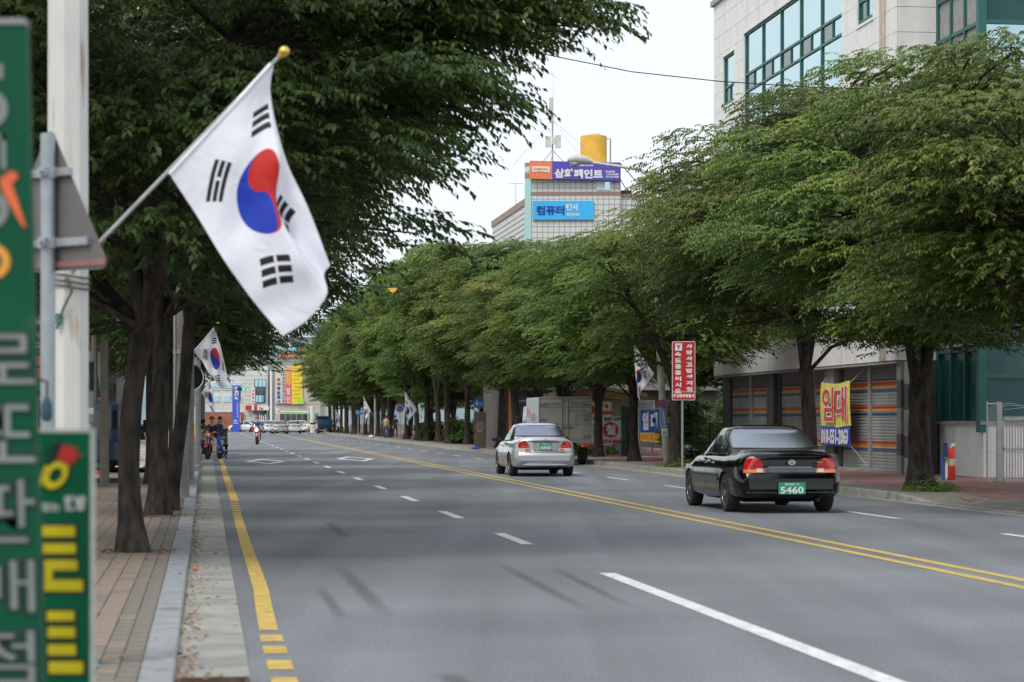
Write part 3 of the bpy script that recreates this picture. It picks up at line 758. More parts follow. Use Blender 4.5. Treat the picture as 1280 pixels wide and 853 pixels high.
# ------------------------------------------------------------------ trees
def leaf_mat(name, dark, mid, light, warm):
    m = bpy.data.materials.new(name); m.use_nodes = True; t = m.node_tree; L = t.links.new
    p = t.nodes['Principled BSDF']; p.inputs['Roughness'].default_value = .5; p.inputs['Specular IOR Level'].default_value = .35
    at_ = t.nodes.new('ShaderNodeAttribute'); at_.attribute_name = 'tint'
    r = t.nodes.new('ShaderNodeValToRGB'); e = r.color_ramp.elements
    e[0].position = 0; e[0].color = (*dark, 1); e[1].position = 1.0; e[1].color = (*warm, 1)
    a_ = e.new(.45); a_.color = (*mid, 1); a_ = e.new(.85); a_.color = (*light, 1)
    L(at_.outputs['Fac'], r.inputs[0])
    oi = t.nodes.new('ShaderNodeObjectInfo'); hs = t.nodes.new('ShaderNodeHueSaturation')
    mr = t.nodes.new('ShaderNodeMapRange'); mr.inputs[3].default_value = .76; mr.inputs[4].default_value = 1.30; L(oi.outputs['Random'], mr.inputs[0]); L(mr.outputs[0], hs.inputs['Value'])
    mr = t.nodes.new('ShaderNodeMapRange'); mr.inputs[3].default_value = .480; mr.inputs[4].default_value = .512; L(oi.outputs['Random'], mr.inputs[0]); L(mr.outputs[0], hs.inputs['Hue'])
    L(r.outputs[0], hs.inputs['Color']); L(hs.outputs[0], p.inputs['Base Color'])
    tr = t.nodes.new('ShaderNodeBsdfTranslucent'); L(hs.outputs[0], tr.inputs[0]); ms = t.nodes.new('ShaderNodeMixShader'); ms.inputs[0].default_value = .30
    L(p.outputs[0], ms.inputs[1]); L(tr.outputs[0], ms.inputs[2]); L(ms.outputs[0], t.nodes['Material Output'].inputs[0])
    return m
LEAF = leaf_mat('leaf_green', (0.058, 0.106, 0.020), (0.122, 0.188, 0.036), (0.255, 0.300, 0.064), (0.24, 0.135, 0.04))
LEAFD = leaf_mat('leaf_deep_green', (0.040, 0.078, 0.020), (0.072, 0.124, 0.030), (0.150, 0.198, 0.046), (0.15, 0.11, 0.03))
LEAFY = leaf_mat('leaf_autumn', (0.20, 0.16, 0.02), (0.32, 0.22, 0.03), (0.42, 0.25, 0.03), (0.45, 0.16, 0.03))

def leaves_mesh(name, pads, spp, K, lsp, ll, m, rs, droop=.42, wr=.5):
    """pads: array of (x, y, z, radius, thickness, outx, outy, tint). spp sprays a pad, K leaves a spray."""
    P = np.repeat(pads, spp, axis=0); n = len(P)
    an = rs.uniform(0, 2 * np.pi, n); rr = np.sqrt(rs.uniform(0, 1, n)) * P[:, 3]
    base = P[:, :3].copy(); base[:, 0] += np.cos(an) * rr; base[:, 1] += np.sin(an) * rr
    base[:, 2] += -P[:, 4] * (rr / P[:, 3]) ** 2 + rs.normal(0, .075, n) + P[:, 4] * .4
    d = np.stack([np.cos(an), np.sin(an), np.zeros(n)], 1) + np.stack([P[:, 5], P[:, 6], np.zeros(n)], 1) * .8 + rs.normal(0, .35, (n, 3)) * [1, 1, .22]
    d[:, 2] += .34; d /= np.linalg.norm(d, axis=1, keepdims=True)
    Ls = lsp * rs.uniform(.6, 1.25, n); dr = droop * rs.uniform(.5, 1.5, n)
    tt = (np.arange(K) + .6) / K
    pos = base[:, None] + d[:, None] * (Ls[:, None] * tt[None])[..., None]
    pos[..., 2] -= (dr * Ls)[:, None] * tt[None] ** 2
    ax = np.repeat(d[:, None], K, 1).copy(); ax[..., 2] -= 2 * dr[:, None] * tt[None]; ax /= np.linalg.norm(ax, axis=2, keepdims=True)
    upv = np.array([0, 0, 1.0]) + rs.normal(0, .22, (n, 3)); side = np.cross(d, upv); side /= np.linalg.norm(side, axis=1, keepdims=True)
    sg = np.where(np.arange(K) % 2 == 0, 1., -1.)
    ld = ax * .72 + side[:, None] * sg[None, :, None] * .72 + rs.normal(0, .16, (n, K, 3)); ld[..., 2] -= .42
    ld /= np.linalg.norm(ld, axis=2, keepdims=True)
    nr = np.array([0, 0, 1.0]) + rs.normal(0, .38, (n, K, 3)); wv = np.cross(ld, nr); wv /= np.linalg.norm(wv, axis=2, keepdims=True)
    le = (ll * rs.uniform(.75, 1.25, (n, K)))[..., None]
    a = pos; b = pos + ld * le * .45 + wv * le * wr * .5; c = pos + ld * le; e = pos + ld * le * .45 - wv * le * wr * .5
    c[..., 2] -= .12 * le[..., 0]
    V = np.stack([a, b, c, e], 2).reshape(-1, 3).astype(np.float32)
    N4 = n * K; tint = np.repeat(P[:, 7], K).reshape(n, K) + rs.normal(0, .07, (n, 1)) + rs.normal(0, .09, (n, K))
    tint = np.clip(tint, 0, 1).ravel().astype(np.float32)
    me = bpy.data.meshes.new(name)
    me.vertices.add(N4 * 4); me.vertices.foreach_set('co', V.ravel())
    me.loops.add(N4 * 4); me.loops.foreach_set('vertex_index', np.arange(N4 * 4, dtype=np.int32))
    me.polygons.add(N4); me.polygons.foreach_set('loop_start', np.arange(0, N4 * 4, 4, dtype=np.int32))
    me.update(calc_edges=True)
    t = me.attributes.new('tint', 'FLOAT', 'FACE'); t.data.foreach_set('value', tint)
    me.materials.append(m); return me

def interp(tab, z): return float(np.interp(z, [q[0] for q in tab], [q[1] for q in tab]))
def make_tree(name, label, seed, env, npads, spp, K, lsp, ll, m, fork=2.0, tr_=.2, nlimb=4, lean=(0, 0), padr=(.75, 1.25), bend=0.0, group=None, twigs=True, extra=()):
    rs = np.random.RandomState(seed); rg_ = random.Random(seed)
    z0, z1 = env[0][0], env[-1][0]; H = z1
    mb = MB()
    pts = []; rad = []
    for i in range(9):
        t_ = i / 8; z = fork * t_
        pts.append((lean[0] * t_ + bend * math.sin(t_ * 3.0), lean[1] * t_, z - .05 if i == 0 else z)); rad.append(tr_ * (1 + .75 * math.exp(-t_ * fork * 5) - .14 * t_ + .03 * math.sin(i * 2.1 + seed)))
    mb.tube(pts, rad, 12)
    top = Vector(pts[-1]); limbs = []
    for k in range(nlimb):
        an = 2 * math.pi * (k + rg_.uniform(-.2, .2)) / nlimb + seed; hgt = z0 + (z1 - z0) * rg_.uniform(.55, .85)
        reach = interp(env, hgt) * rg_.uniform(.45, .72); L_ = []; r0 = tr_ * rg_.uniform(.52, .72)
        for i in range(8):
            t_ = i / 7; q = top + Vector((math.cos(an) * reach * t_ ** 1.15 + .12 * math.sin(5 * t_ + k) * t_, math.sin(an) * reach * t_ ** 1.15 + .12 * math.cos(4 * t_ + k) * t_, (hgt - fork) * t_ ** .9 - (.15 if i == 0 else 0)))
            L_.append((q, r0 * (1 - .78 * t_)))
        limbs += L_; mb.tube([q for q, _ in L_], [r for _, r in L_], 8)
    pads = []; lobes = []
    nl = max(6, npads // 11)
    for k in range(nl):                                        # the crown is a set of separate lobes with gaps between them
        for _ in range(30):
            z = z0 + (z1 - z0) * (.10 + .82 * rs.uniform()); an = rs.uniform(0, 2 * np.pi); Rz = interp(env, z); rr = Rz * (.50 + .28 * rs.uniform()) if z < z1 - 1.2 else Rz * .45 * rs.uniform()
            c_ = (math.cos(an) * rr, math.sin(an) * rr, z)
            if all((c_[0] - l[0]) ** 2 + (c_[1] - l[1]) ** 2 + 2.2 * (z - l[2]) ** 2 > (1.75 if Rz < 4.4 else 2.0) ** 2 for l in lobes): break
        lobes.append((*c_, rs.uniform(1.1, 1.65), rs.normal(0, .10)))
    for ti in range(npads * 12):
        if len(pads) >= npads: break
        L0 = lobes[rs.randint(nl)]; v = rs.normal(0, 1, 3); v /= np.linalg.norm(v); q = rs.uniform() ** .45 * L0[3]
        x, y, z = L0[0] + v[0] * q, L0[1] + v[1] * q, L0[2] + v[2] * q * 1.0
        if z < z0 - .1 or z > z1 + .5: continue
        rr = math.hypot(x, y); an = math.atan2(y, x); Rz = interp(env, z) * 1.06; pr = rs.uniform(*padr)
        if rr > Rz - pr * .3: rr = max(0, Rz - pr * .3)
        if z - z0 < 1.0 and rr < interp(env, z) * .35: continue
        if any((p[0] - math.cos(an) * rr) ** 2 + (p[1] - math.sin(an) * rr) ** 2 + 6 * (p[2] - z) ** 2 < .36 for p in pads) and rs.uniform() < .8: continue
        rel_ = (z - z0) / (z1 - z0); warm = rs.uniform()
        tint = .20 + .26 * rel_ * (rr / max(Rz, .1)) + .14 * v[2] + L0[4] + rs.normal(0, .11) + (.40 if warm > .98 else (.22 if warm > .86 else 0))  # higher and outer pads paler: the sunlit tops are put into the tint
        pads.append([math.cos(an) * rr, math.sin(an) * rr, z, pr, rs.uniform(.14, .34), math.cos(an), math.sin(an), tint])
        c = Vector((math.cos(an) * rr, math.sin(an) * rr, z - .1)); lo = [l for l in limbs if l[0].z < z - .25 * rr * .4] or limbs[:2]
        l = min(lo, key=lambda l_: (l_[0] - c).length + .4 * abs(l_[0].z - (z - rr * .3))); a_ = l[0]
        mid = a_.lerp(c, .5) + Vector((rg_.uniform(-.1, .1), rg_.uniform(-.1, .1), .12 + .05 * (c - a_).length))
        if twigs: mb.tube([a_, mid, c, c + Vector((math.cos(an), math.sin(an), -.1)) * pr * .6], [min(.05, l[1] * .8), .028, .016, .006], 5, cap=False)
    for (x, y, z, pr) in extra:
        an = math.atan2(y, x); pads.append([x, y, z, pr, .2, math.cos(an), math.sin(an), .45 + rs.normal(0, .1)]); c = Vector((x, y, z - .1)); l = min(limbs, key=lambda l_: (l_[0] - c).length); mb.tube([l[0], l[0].lerp(c, .5) + Vector((0, 0, .15)), c, c + Vector((.5, 0, -.05))], [.04, .03, .016, .006], 5, cap=False)
    pads = np.array(pads)
    t = thing(name, label, 'tree', (0, 0, 0), 0, group)
    tm = mb.mesh('trunk', BARK, smooth=60); link('trunk', tm, t)
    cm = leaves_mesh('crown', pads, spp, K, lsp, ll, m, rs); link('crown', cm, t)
    return t
GR, GL = 'street trees along the right kerb', 'street trees along the left kerb'
envA = [(2.9, 1.5), (3.5, 2.6), (4.5, 3.6), (5.6, 4.0), (6.6, 3.6), (7.4, 2.7), (8.0, 1.5)]
envB = [(3.0, 1.3), (3.6, 2.3), (4.4, 3.3), (5.6, 3.7), (6.8, 3.4), (7.8, 2.5), (8.5, 1.2)]
envF = [(3.4, 1.6), (4.2, 2.7), (5.6, 3.6), (7.2, 3.9), (8.8, 3.4), (9.9, 2.4), (10.8, 1.1)]
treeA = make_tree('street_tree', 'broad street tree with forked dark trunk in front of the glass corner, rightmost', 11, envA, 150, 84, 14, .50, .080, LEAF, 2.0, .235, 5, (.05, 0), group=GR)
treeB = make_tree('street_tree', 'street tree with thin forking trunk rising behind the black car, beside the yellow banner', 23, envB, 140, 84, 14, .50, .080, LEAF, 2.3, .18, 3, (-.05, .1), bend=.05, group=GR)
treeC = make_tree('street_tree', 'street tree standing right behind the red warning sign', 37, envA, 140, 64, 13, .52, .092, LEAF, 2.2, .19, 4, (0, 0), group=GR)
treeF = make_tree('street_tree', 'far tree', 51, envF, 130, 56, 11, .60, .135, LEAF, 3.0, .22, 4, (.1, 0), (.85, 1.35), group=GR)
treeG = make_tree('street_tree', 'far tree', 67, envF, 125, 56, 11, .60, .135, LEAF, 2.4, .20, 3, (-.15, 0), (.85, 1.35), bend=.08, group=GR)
def place(t, s, Y, z, rz=None, sc=None):
    p = RP(s, Y, z); t.location = p
    if rz is not None: t.rotation_euler = (0, 0, rz)
    if sc is not None: t.scale = sc if hasattr(sc, '__len__') else (sc,) * 3
place(treeA, 13.84, 44.6, .12, 2.2, (1, 1, 1.02))
place(treeB, 13.85, 52.8, .12, .6, (1, 1, 1.12))
dup(treeC, 'street tree whose crown enters at the right edge, its trunk outside the picture', RP(13.85, 36.6, .12), 1.7, (.95, .95, .93))
place(treeC, 13.8, 67.7, .12, 4.0, (.88, .88, 1.03))
def sY(x, s=14.2): return dep(x, s)
nearR = [(793, 14.2, treeB, 'leaning forked street tree between the leaning flag and the blue rental sign', (.95, .95, .93), 2.5), (748, 14.6, treeC, 'straight trunked street tree in front of the white sign with a red disc', (.88, .88, .91), 1.0),
         (705, 14.3, treeA, 'street tree rising behind the grey box truck', (1, 1, .97), 5.0), (672, 14.3, treeB, 'street tree behind the front corner of the box truck', (1, 1, .97), 3.3)]
for (x, s, src, lab, sc, rz) in nearR:
    dup(src, lab, RP(s, dep(x, s), .12), rz, sc)
farx = [(647, 'tree whose dark trunk stands just left of the box truck cab'), (621, 'forked tree beside the blue round sign on the right pavement'), (578, 'slim leaning trunk left of the blue round sign'),
        (563, 'second trunk to the left of the blue round sign'), (545, 'thick trunk right of the red and blue disc flag'), (532.5, 'trunk directly right of the no-parking sign, third along'), (519, 'stout trunk under the red and blue disc flag'),
        (509, 'trunk just right of the round no-parking sign'), (488, 'trunk just left of the round no-parking sign'), (476.6, 'trunk beside the person in the tan shirt'), (469, 'trunk left of the person in the tan shirt'), (460, 'trunk just right of the far small blue round sign'),
        (453, 'trunk hiding the foot of the pale far flag'), (444, 'trunk to the left of the far small blue round sign'), (438, 'sixth tree from the far end of the right-hand row'), (433, 'fifth tree from the far end of the right-hand row'), (428, 'fourth tree from the far end of the right-hand row'),
        (423, 'third tree from the far end of the right-hand row'), (418.6, 'second tree from the far end of the right-hand row'), (413, 'farthest tree of the right-hand row, by the dark blue truck')]
rq = random.Random(5)
for i, (x, lab) in enumerate(farx):
    Y = dep(x, 14.3); hh = float(np.interp(Y, [100, 115, 145, 190, 240, 270], [.86, .90, 1.08, 1.20, 1.04, .93])) * rq.uniform(.93, 1.06)
    src = treeF if i % 2 else treeG
    if i == 0: t = treeG; t['label'] = lab; t.location = RP(14.3, Y, .12); t.scale = (1, 1, hh)
    elif i == 1: t = treeF; t['label'] = lab; t.location = RP(14.5, Y, .12); t.scale = (1, 1, hh)
    else: dup(src, lab, RP(14.3 + rq.uniform(-.15, .3), Y, .12), rq.random() * 6.28, (.90, .90, hh * 1.02))

# left-hand trees: their crowns hang over the near lane
envL = [(3.0, 1.6), (3.5, 2.8), (4.2, 3.5), (5.2, 3.8), (6.0, 4.6), (6.8, 4.9), (7.6, 4.4), (8.8, 3.0), (9.4, 1.4)]
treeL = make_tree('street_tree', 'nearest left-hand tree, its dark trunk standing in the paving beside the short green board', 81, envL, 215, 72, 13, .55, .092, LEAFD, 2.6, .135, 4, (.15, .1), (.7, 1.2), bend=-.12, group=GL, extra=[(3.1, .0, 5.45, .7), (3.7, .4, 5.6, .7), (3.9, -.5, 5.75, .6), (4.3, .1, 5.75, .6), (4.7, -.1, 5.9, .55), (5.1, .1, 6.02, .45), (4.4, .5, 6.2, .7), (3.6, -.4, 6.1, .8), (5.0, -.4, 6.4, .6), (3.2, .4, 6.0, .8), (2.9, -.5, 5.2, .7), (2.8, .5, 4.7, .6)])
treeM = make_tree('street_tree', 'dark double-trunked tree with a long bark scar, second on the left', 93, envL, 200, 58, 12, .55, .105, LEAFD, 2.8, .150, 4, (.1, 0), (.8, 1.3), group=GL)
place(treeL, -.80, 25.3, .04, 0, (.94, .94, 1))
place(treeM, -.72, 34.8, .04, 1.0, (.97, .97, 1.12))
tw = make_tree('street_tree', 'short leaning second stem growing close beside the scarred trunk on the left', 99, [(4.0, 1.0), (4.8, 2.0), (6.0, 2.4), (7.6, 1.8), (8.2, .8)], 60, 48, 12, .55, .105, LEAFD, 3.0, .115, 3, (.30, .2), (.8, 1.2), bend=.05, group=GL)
place(tw, -.60, 37.0, .04, 0)
for (s, Y, src, lab, sc, rz) in ((-1.1, 49, treeM, 'left-hand tree just beyond the concrete pole', (1.12, 1.12, 1.17), 2.0), (-.9, 62, treeL, 'left-hand tree beyond the smaller gold-tipped flag', (1.0, 1.0, 1.12), 3.0), (-.9, 76, treeM, 'left-hand tree above the parked motorcycle', (.95, .95, 1.0), 4.1),
                                 (-.9, 92, treeF, 'left-hand tree beyond the crouching person, with yellower leaves', (1.05, 1.05, .88), .4), (-1.0, 108, treeG, 'last left-hand tree before the far junction', (1.0, 1.0, .84), 1.9),
                                 (-8.0, 44, treeM, 'tree standing back from the left kerb, behind the nearest trunk', (.9, .9, .95), 5.0), (-8.5, 66, treeF, 'tree in the left forecourt behind the parked blue truck', (1, 1, .8), 2.2), (-9, 90, treeG, 'distant tree at the back of the left forecourt', (1, 1, .9), 3.3)):
    dup(src, lab, RP(s, Y, .02), rz, sc, group=GL)
# a stray trunk scar on the second left tree, ringed by healed bark
sc_p = at(199, 502, 34.55)
b = MB()
for k in range(24):
    a0, a1 = 2 * math.pi * k / 24, 2 * math.pi * (k + 1) / 24
    f = lambda a_: (.105 * math.cos(a_) * (1 - .15 * math.sin(a_)), -.03 + .0 * a_, .47 * math.sin(a_))
    b.tube([f(a0), f(a1)], .017, 5, cap=False)
scar = b.build('bark_scar', BARK, None); scar.parent = treeM; scar.matrix_parent_inverse = Matrix.Identity(4)
mw = Matrix.Translation(treeM.location) @ Matrix.Rotation(1.0, 4, 'Z') @ Matrix.Diagonal((.97, .97, 1.12, 1))
scar.matrix_local = mw.inverted() @ Matrix.Translation(sc_p + Vector((.01, .03, 0)))

# trees and shrubs behind the right pavement
GB = 'trees behind the right pavement'
for i, (x, Y, s_, sc, lab) in enumerate(((900, 92, 0, (.7, .7, .62), 'small bushy tree behind the mesh fence, left of the shuttered building'), (872, 100, 0, (.8, .8, .8), 'pale tree seen between the red warning sign and the shuttered building'),
        (840, 120, 0, (1, 1, .9), 'tree behind the concrete pole with the leaning flag'), (640, 125, 0, (1, 1, .8), 'tree in the yard behind the box truck cab'), (600, 140, 0, (1, 1, .75), 'tree in the park behind the blue round sign'),
        (570, 150, 0, (1.1, 1.1, .75), 'park tree behind the slim leaning trunk'), (540, 160, 0, (1.1, 1.1, .8), 'park tree behind the thick trunk'), (515, 175, 0, (1.1, 1.1, .75), 'park tree behind the disc flag'), (490, 190, 0, (1.1, 1.1, .8), 'park tree behind the no-parking sign'),
        (468, 205, 0, (1.1, 1.1, .8), 'park tree behind the person in the tan shirt'), (448, 225, 0, (1.1, 1.1, .8), 'park tree behind the far flags'), (430, 245, 0, (1.1, 1.1, .8), 'park tree behind the end of the right-hand row'))):
    p = at(x, HZ, Y); dup(treeF if i % 2 else treeG, lab, (p.x + 1.5, Y, -.3 if i > 3 else 0), i * 1.3, sc, group=GB)
def shrub(label, pts, ll=.07, n=60, seed=0, m=LEAF, h=1.2, group=None):
    rs = np.random.RandomState(seed); pads = []
    for (x, y, r) in pts:
        for k in range(max(3, int(n / len(pts)))):
            an = rs.uniform(0, 6.28); rr = r * math.sqrt(rs.uniform()); z = h * rs.uniform(.1, 1) * (1 - .3 * (rr / r) ** 2)
            pads.append([x + math.cos(an) * rr, y + math.sin(an) * rr, z, .3, .12, math.cos(an), math.sin(an), .3 + rs.normal(0, .13)])
    c = np.array(pads); o = c[:, :2].mean(0); c[:, 0] -= o[0]; c[:, 1] -= o[1]
    t = thing('shrub', label, 'shrub', (o[0], o[1], 0), 0, group); link('foliage', leaves_mesh('foliage', c, 26, 8, .3, ll, m, rs, .3), t)
    mb_ = MB()
    for k in range(9): a_ = k * .7; q = c[(k * 7) % len(c)]; mb_.tube([(q[0] * .3, q[1] * .3, 0), (q[0] * .8, q[1] * .8, h * .4), (q[0], q[1], q[2])], [.02, .014, .006], 5, cap=False)
    link('stems', mb_.mesh('stems', BARK), t); return t
def sp(x, d): p = at(x, HZ, d); return (p.x, p.y)
shrub('green hedge behind the mesh fence panel left of the shuttered building', [(*sp(885, 84), .8), (*sp(898, 83), .8), (*sp(872, 86), .8)], .11, 90, 1, h=2.0)
shrub('leafy bush between the red warning sign and its tree', [(*sp(862, 80), .6), (*sp(856, 81), .5)], .12, 60, 2, h=2.6)
shrub('dark clipped hedge in the park behind the leaning slim trunk', [(*sp(592, 132), 1.2), (*sp(608, 130), 1.2), (*sp(580, 136), 1.0)], .13, 120, 3, h=1.6, m=LEAFD)
shrub('low hedge in the park left of the blue round sign', [(*sp(556, 150), 1.3), (*sp(546, 153), 1.2)], .14, 90, 4, h=1.5, m=LEAFD)
shrub('weeds growing at the foot of the red warning sign tree', [(*sp(848, 67.2), .35), (*sp(855, 67.5), .3)], .06, 24, 5, h=.25)
shrub('weeds at the base of the rightmost street tree', [(*sp(1166, 44.2), .15)], .05, 14, 6, h=.3)
shrub('tuft of weeds beside the box truck at the sign foot', [(*sp(742, 90), .5), (*sp(750, 91), .4)], .10, 30, 7, h=.5)

# the far-off wood behind the park
rs = np.random.RandomState(77); pw = []
for k in range(420):
    Y = 118 + 190 * rs.uniform(); ss_ = 32 + 8 * rs.uniform() + .05 * Y; p = RP(ss_, Y); z = rs.uniform(.2, 8.5)
    pw.append([p.x, p.y, z, 2.0, .8, -1, 0, .15 + .03 * z + rs.normal(0, .1)])
tag(link('wood', leaves_mesh('wood', np.array(pw), 55, 8, 1.2, .42, LEAFD, rs)), 'dense dark wood closing the view behind the park trees', 'wood', kind='stuff')
# ------------------------------------------------------------------ the stone-clad building on the right
S0, Y0 = 17.4, 54.8
RB = thing('commercial_building', 'pale stone-panelled building on the right with a tall teal-framed window and striped roller shutters', 'building', RP(S0, Y0), TH)
def ly(Y): return (Y - Y0) / CT
def lyx(x, s=S0): return ly(dep(x, s))
yA, yB = 3.33, 24.3                      # the front runs from yA to yB; the corner bay steps back to x = 1.05
ZT = 15.75
b = MB(); b.box(.16, yA + .02, 2.98, 12, yB, ZT - .12); b.box(1.11, .05, 3.3, 12, yA + .02, ZT - .12); b.box(1.2, yA, -.1, 12, yB - .02, 2.98); b.build('core_wall', JOINT, RB)
b = MB(); b.box(-.10, yA - .12, ZT - .12, .5, yB + .1, ZT + .06); b.box(.95, -.1, ZT - .12, 1.4, yA - .13, ZT + .06); b.build('parapet_cap', GREY, RB)
b = MB(); b.box(.5, yA, ZT - .119, 12, yB, ZT - .05); b.build('roof', CONC, RB)
wins = [(lyx(1053), lyx(930.5), 9.55, 13.95), (lyx(918.5), lyx(904.5), 12.0, 13.66), (lyx(1091.5), lyx(1072), 12.0, 13.66)]
def covered(y0, y1, z0, z1):
    """panel rectangles left after the windows are taken out"""
    out = [(y0, y1, z0, z1)]
    for (a, b_, c, d) in wins:
        nx = []
        for (p, q, r_, s_) in out:
            if q <= a or p >= b_ or s_ <= c or r_ >= d: nx.append((p, q, r_, s_)); continue
            if p < a: nx.append((p, a, r_, s_))
            if q > b_: nx.append((b_, q, r_, s_))
            m0, m1 = max(p, a), min(q, b_)
            if r_ < c: nx.append((m0, m1, r_, c))
            if s_ > d: nx.append((m0, m1, d, s_))
        out = nx
    return [o for o in out if o[1] - o[0] > .03 and o[3] - o[2] > .03]
rows = [(3.0 + .637 * i, 3.0 + .637 * (i + 1)) for i in range(20)]
joined = MB(); npan = 0; rp_ = random.Random(2)
for (z0, z1) in rows:
    for c in range(24):
        y0 = yA + (yB - yA) * c / 24; y1 = yA + (yB - yA) * (c + 1) / 24
        for (a, b_, c_, d) in covered(y0, y1, z0, z1):
            e_ = rp_.uniform(0, .004)
            if (z0 > 9.0 or z0 < 4.0) and npan < 285:
                q = MB().box(-.0 - e_, a + .006, c_ + .006, .055, b_ - .006, d - .006); q.build('stone_panel', TILE, RB); npan += 1
            else: joined.box(-.0 - e_, a + .006, c_ + .006, .055, b_ - .006, d - .006)
for (z0, z1) in rows:                    # the return wall that faces the camera, one wide panel a row
    joined.box(.062, yA - .05, z0 + .006, 1.04, yA + .0, z1 - .006)
tag(joined.build('stone_cladding', TILE, RB), kind='stuff')
for (a, b_, c_, d) in wins:              # windows
    wd = link('window', MB().box(.10, a, c_, .14, b_, d).mesh('window', GLASSD), RB)
    fr = MB(); fr.box(-.03, a - .05, d, .12, b_ + .05, d + .07); fr.box(-.03, a - .05, c_ - .08, .12, b_ + .05, c_); fr.box(-.02, a - .05, c_, .12, a, d); fr.box(-.02, b_, c_, .12, b_ + .05, d); fr.build('surround', TILE, wd)
    n = 5 if b_ - a > 3 else 1
    zt_, zb2 = (12.62, 12.08) if n == 5 else (12.62, 12.08)
    f = MB(); st_ = (b_ - a) / n
    for z in (c_ + .03, zb2, zt_, d - .03): f.box(.03, a, z - .035, .098, b_, z + .035)
    for i in range(n + 1): yy = min(max(a + st_ * i, a + .035), b_ - .035); f.box(.025, yy - .04, c_, .097, yy + .04, d)
    for i in range(n): f.box(.035, a + st_ * (i + .5) - .025, zb2 + .036, .096, a + st_ * (i + .5) + .025, zt_ - .036)
    if n == 5: f.box(.03, a, 10.13, .098, b_, 10.20)
    f.build('frame', TEAL, wd)
    for i in range(n):
        p0, p1 = a + st_ * i + .042, a + st_ * (i + 1) - .042; pm = a + st_ * (i + .5)
        for (q0, q1, r0, r1, mm) in ((p0, p1, zt_ + .037, d - .067, GLASSB), (p0, p1, (10.2 if n == 5 else c_ + .066), zb2 - .037, GLASSB), (p0, pm - .027, zb2 + .037, zt_ - .037, GLASSB), (pm + .027, p1, zb2 + .037, zt_ - .037, GLASSD)):
            q = MB(); q.box(.075, q0, r0, .085, q1, r1); q.build('pane', mm, wd)
        if n == 5:
            q = MB(); q.box(.075, p0, c_ + .066, .085, p1, 10.13); q.build('sign_pane', mat('violet_sign', (.17, .17, .55), .4), wd)
Mf = Matrix(((0, 1, 0, 0), (-1, 0, 0, 0), (0, 0, 1, 0), (0, 0, 0, 1)))        # local plane facing the road: x -> -y
text('ㅠ타 E학원', -(wins[0][0] + 5.0), 9.87, 6.2, .42, WHITE, RB, Mf, y=.07, th=.006, bold=.04)
b = MB()
for x in (1103.5, 1107.5): yy = lyx(x); b.tube([(-.07, yy, 3.0), (-.07, yy, ZT)], .035, 8)
for z in (5, 8, 10.5, 12.6, 14.4): b.box(-.09, lyx(1109), z, .0, lyx(1102), z + .05)
b.build('drainpipe', mat('beige_pipe', (.50, .44, .36), .6), RB)
GLT = mat('teal_glass', (.012, .060, .062), .14, 0, var=.25, scale=.5, spec=.35)
# the teal glass corner bay
gl = link('glass_bay', MB().box(1.14, .08, 1.475, 1.16, yA - .1, ZT - .3).box(1.14, .02, 5.0, 9.0, .05, ZT - .3).mesh('glass_bay', GLT), RB)
GLC = mat('clear_teal_glass', (.02, .11, .11), .08, 0, var=.15, spec=.5); GLC.node_tree.nodes['Principled BSDF'].inputs['Alpha'].default_value = .55
for k_ in range(4): MB().box(1.21 + 1.7 * k_, .022, 1.475, 2.85 + 1.7 * k_, .045, 3.98).build('pane', GLC, gl)
f = MB()
for z in (3.2, 4.1, 5.2, 7.1, 8.0, 9.2, 11.0, 12.0, 12.65, 14.6, 15.4): f.box(1.05, .1, z - .045, 1.139, yA - .06, z + .045)
for yy in (.10, 1.15, 2.2, 3.22): f.box(1.045, yy - .045, 1.5, 1.138, yy + .045, ZT - .3)
f.box(1.0, -.06, 1.2, 1.20, .12, ZT - .12)
for z in (1.55, 2.55, 4.05, 5.0, 7.1, 8.0, 9.2, 11.0, 12.0, 13.1, 13.95, 15.4): f.box(1.20, -.05, z - .05, 9.0, .018, z + .05)
for xx in (2.9, 4.6, 6.3, 8.0): f.box(xx - .05, -.055, 1.55, xx + .05, .017, ZT - .3)
f.build('bay_frame', TEAL, gl)
for (y0, y1, z0, z1, mm) in ((.15, 1.1, 12.7, 14.55, GLASSB), (1.2, 2.15, 12.7, 14.55, GLASSB), (2.25, 3.17, 12.7, 14.55, GLASSB), (.15, 1.1, 9.25, 11.9, GLASSB), (1.2, 2.15, 9.25, 11.9, GLASSB), (2.25, 3.17, 9.25, 11.9, GLASSB), (.15, 1.1, 12.05, 12.6, GLASSB), (2.25, 3.17, 12.05, 12.6, GLASSB), (.15, 3.17, 5.25, 7.05, GLASSB)):
    MB().box(1.12, y0, z0, 1.13, y1, z1).build('pane', mm, gl)
for (x0, x1, z0, z1) in ((1.22, 2.85, 14.0, 15.3), (1.22, 2.85, 12.05, 13.05), (2.95, 4.55, 12.05, 13.05), (1.22, 2.85, 9.25, 10.95), (2.95, 4.55, 14.0, 15.3), (1.22, 2.85, 5.05, 7.05)):
    MB().box(x0, .006, z0, x1, .014, z1).build('pane', GLASSB, gl)
# blinds seen through the lower corner panes
bd = MB()
for k in range(22): bd.box(1.75, .10, 2.62 + .065 * k, 2.84, .13, 2.655 + .065 * k)
for k in range(22): bd.box(3.0, .10, 2.62 + .065 * k, 4.5, .13, 2.655 + .065 * k)
bd.build('blinds', mat('blind', (.42, .50, .50), .6), gl)
b = MB(); b.box(1.2, 1.6, 1.4, 9, 1.65, 4.0); b.box(1.17, .06, 3.98, 9, 1.6, 4.05); b.box(1.17, .06, 1.3, 9, 1.6, 1.4); bd = b.build('room_back', mat('dim_room', (.05, .12, .11), .8), gl)
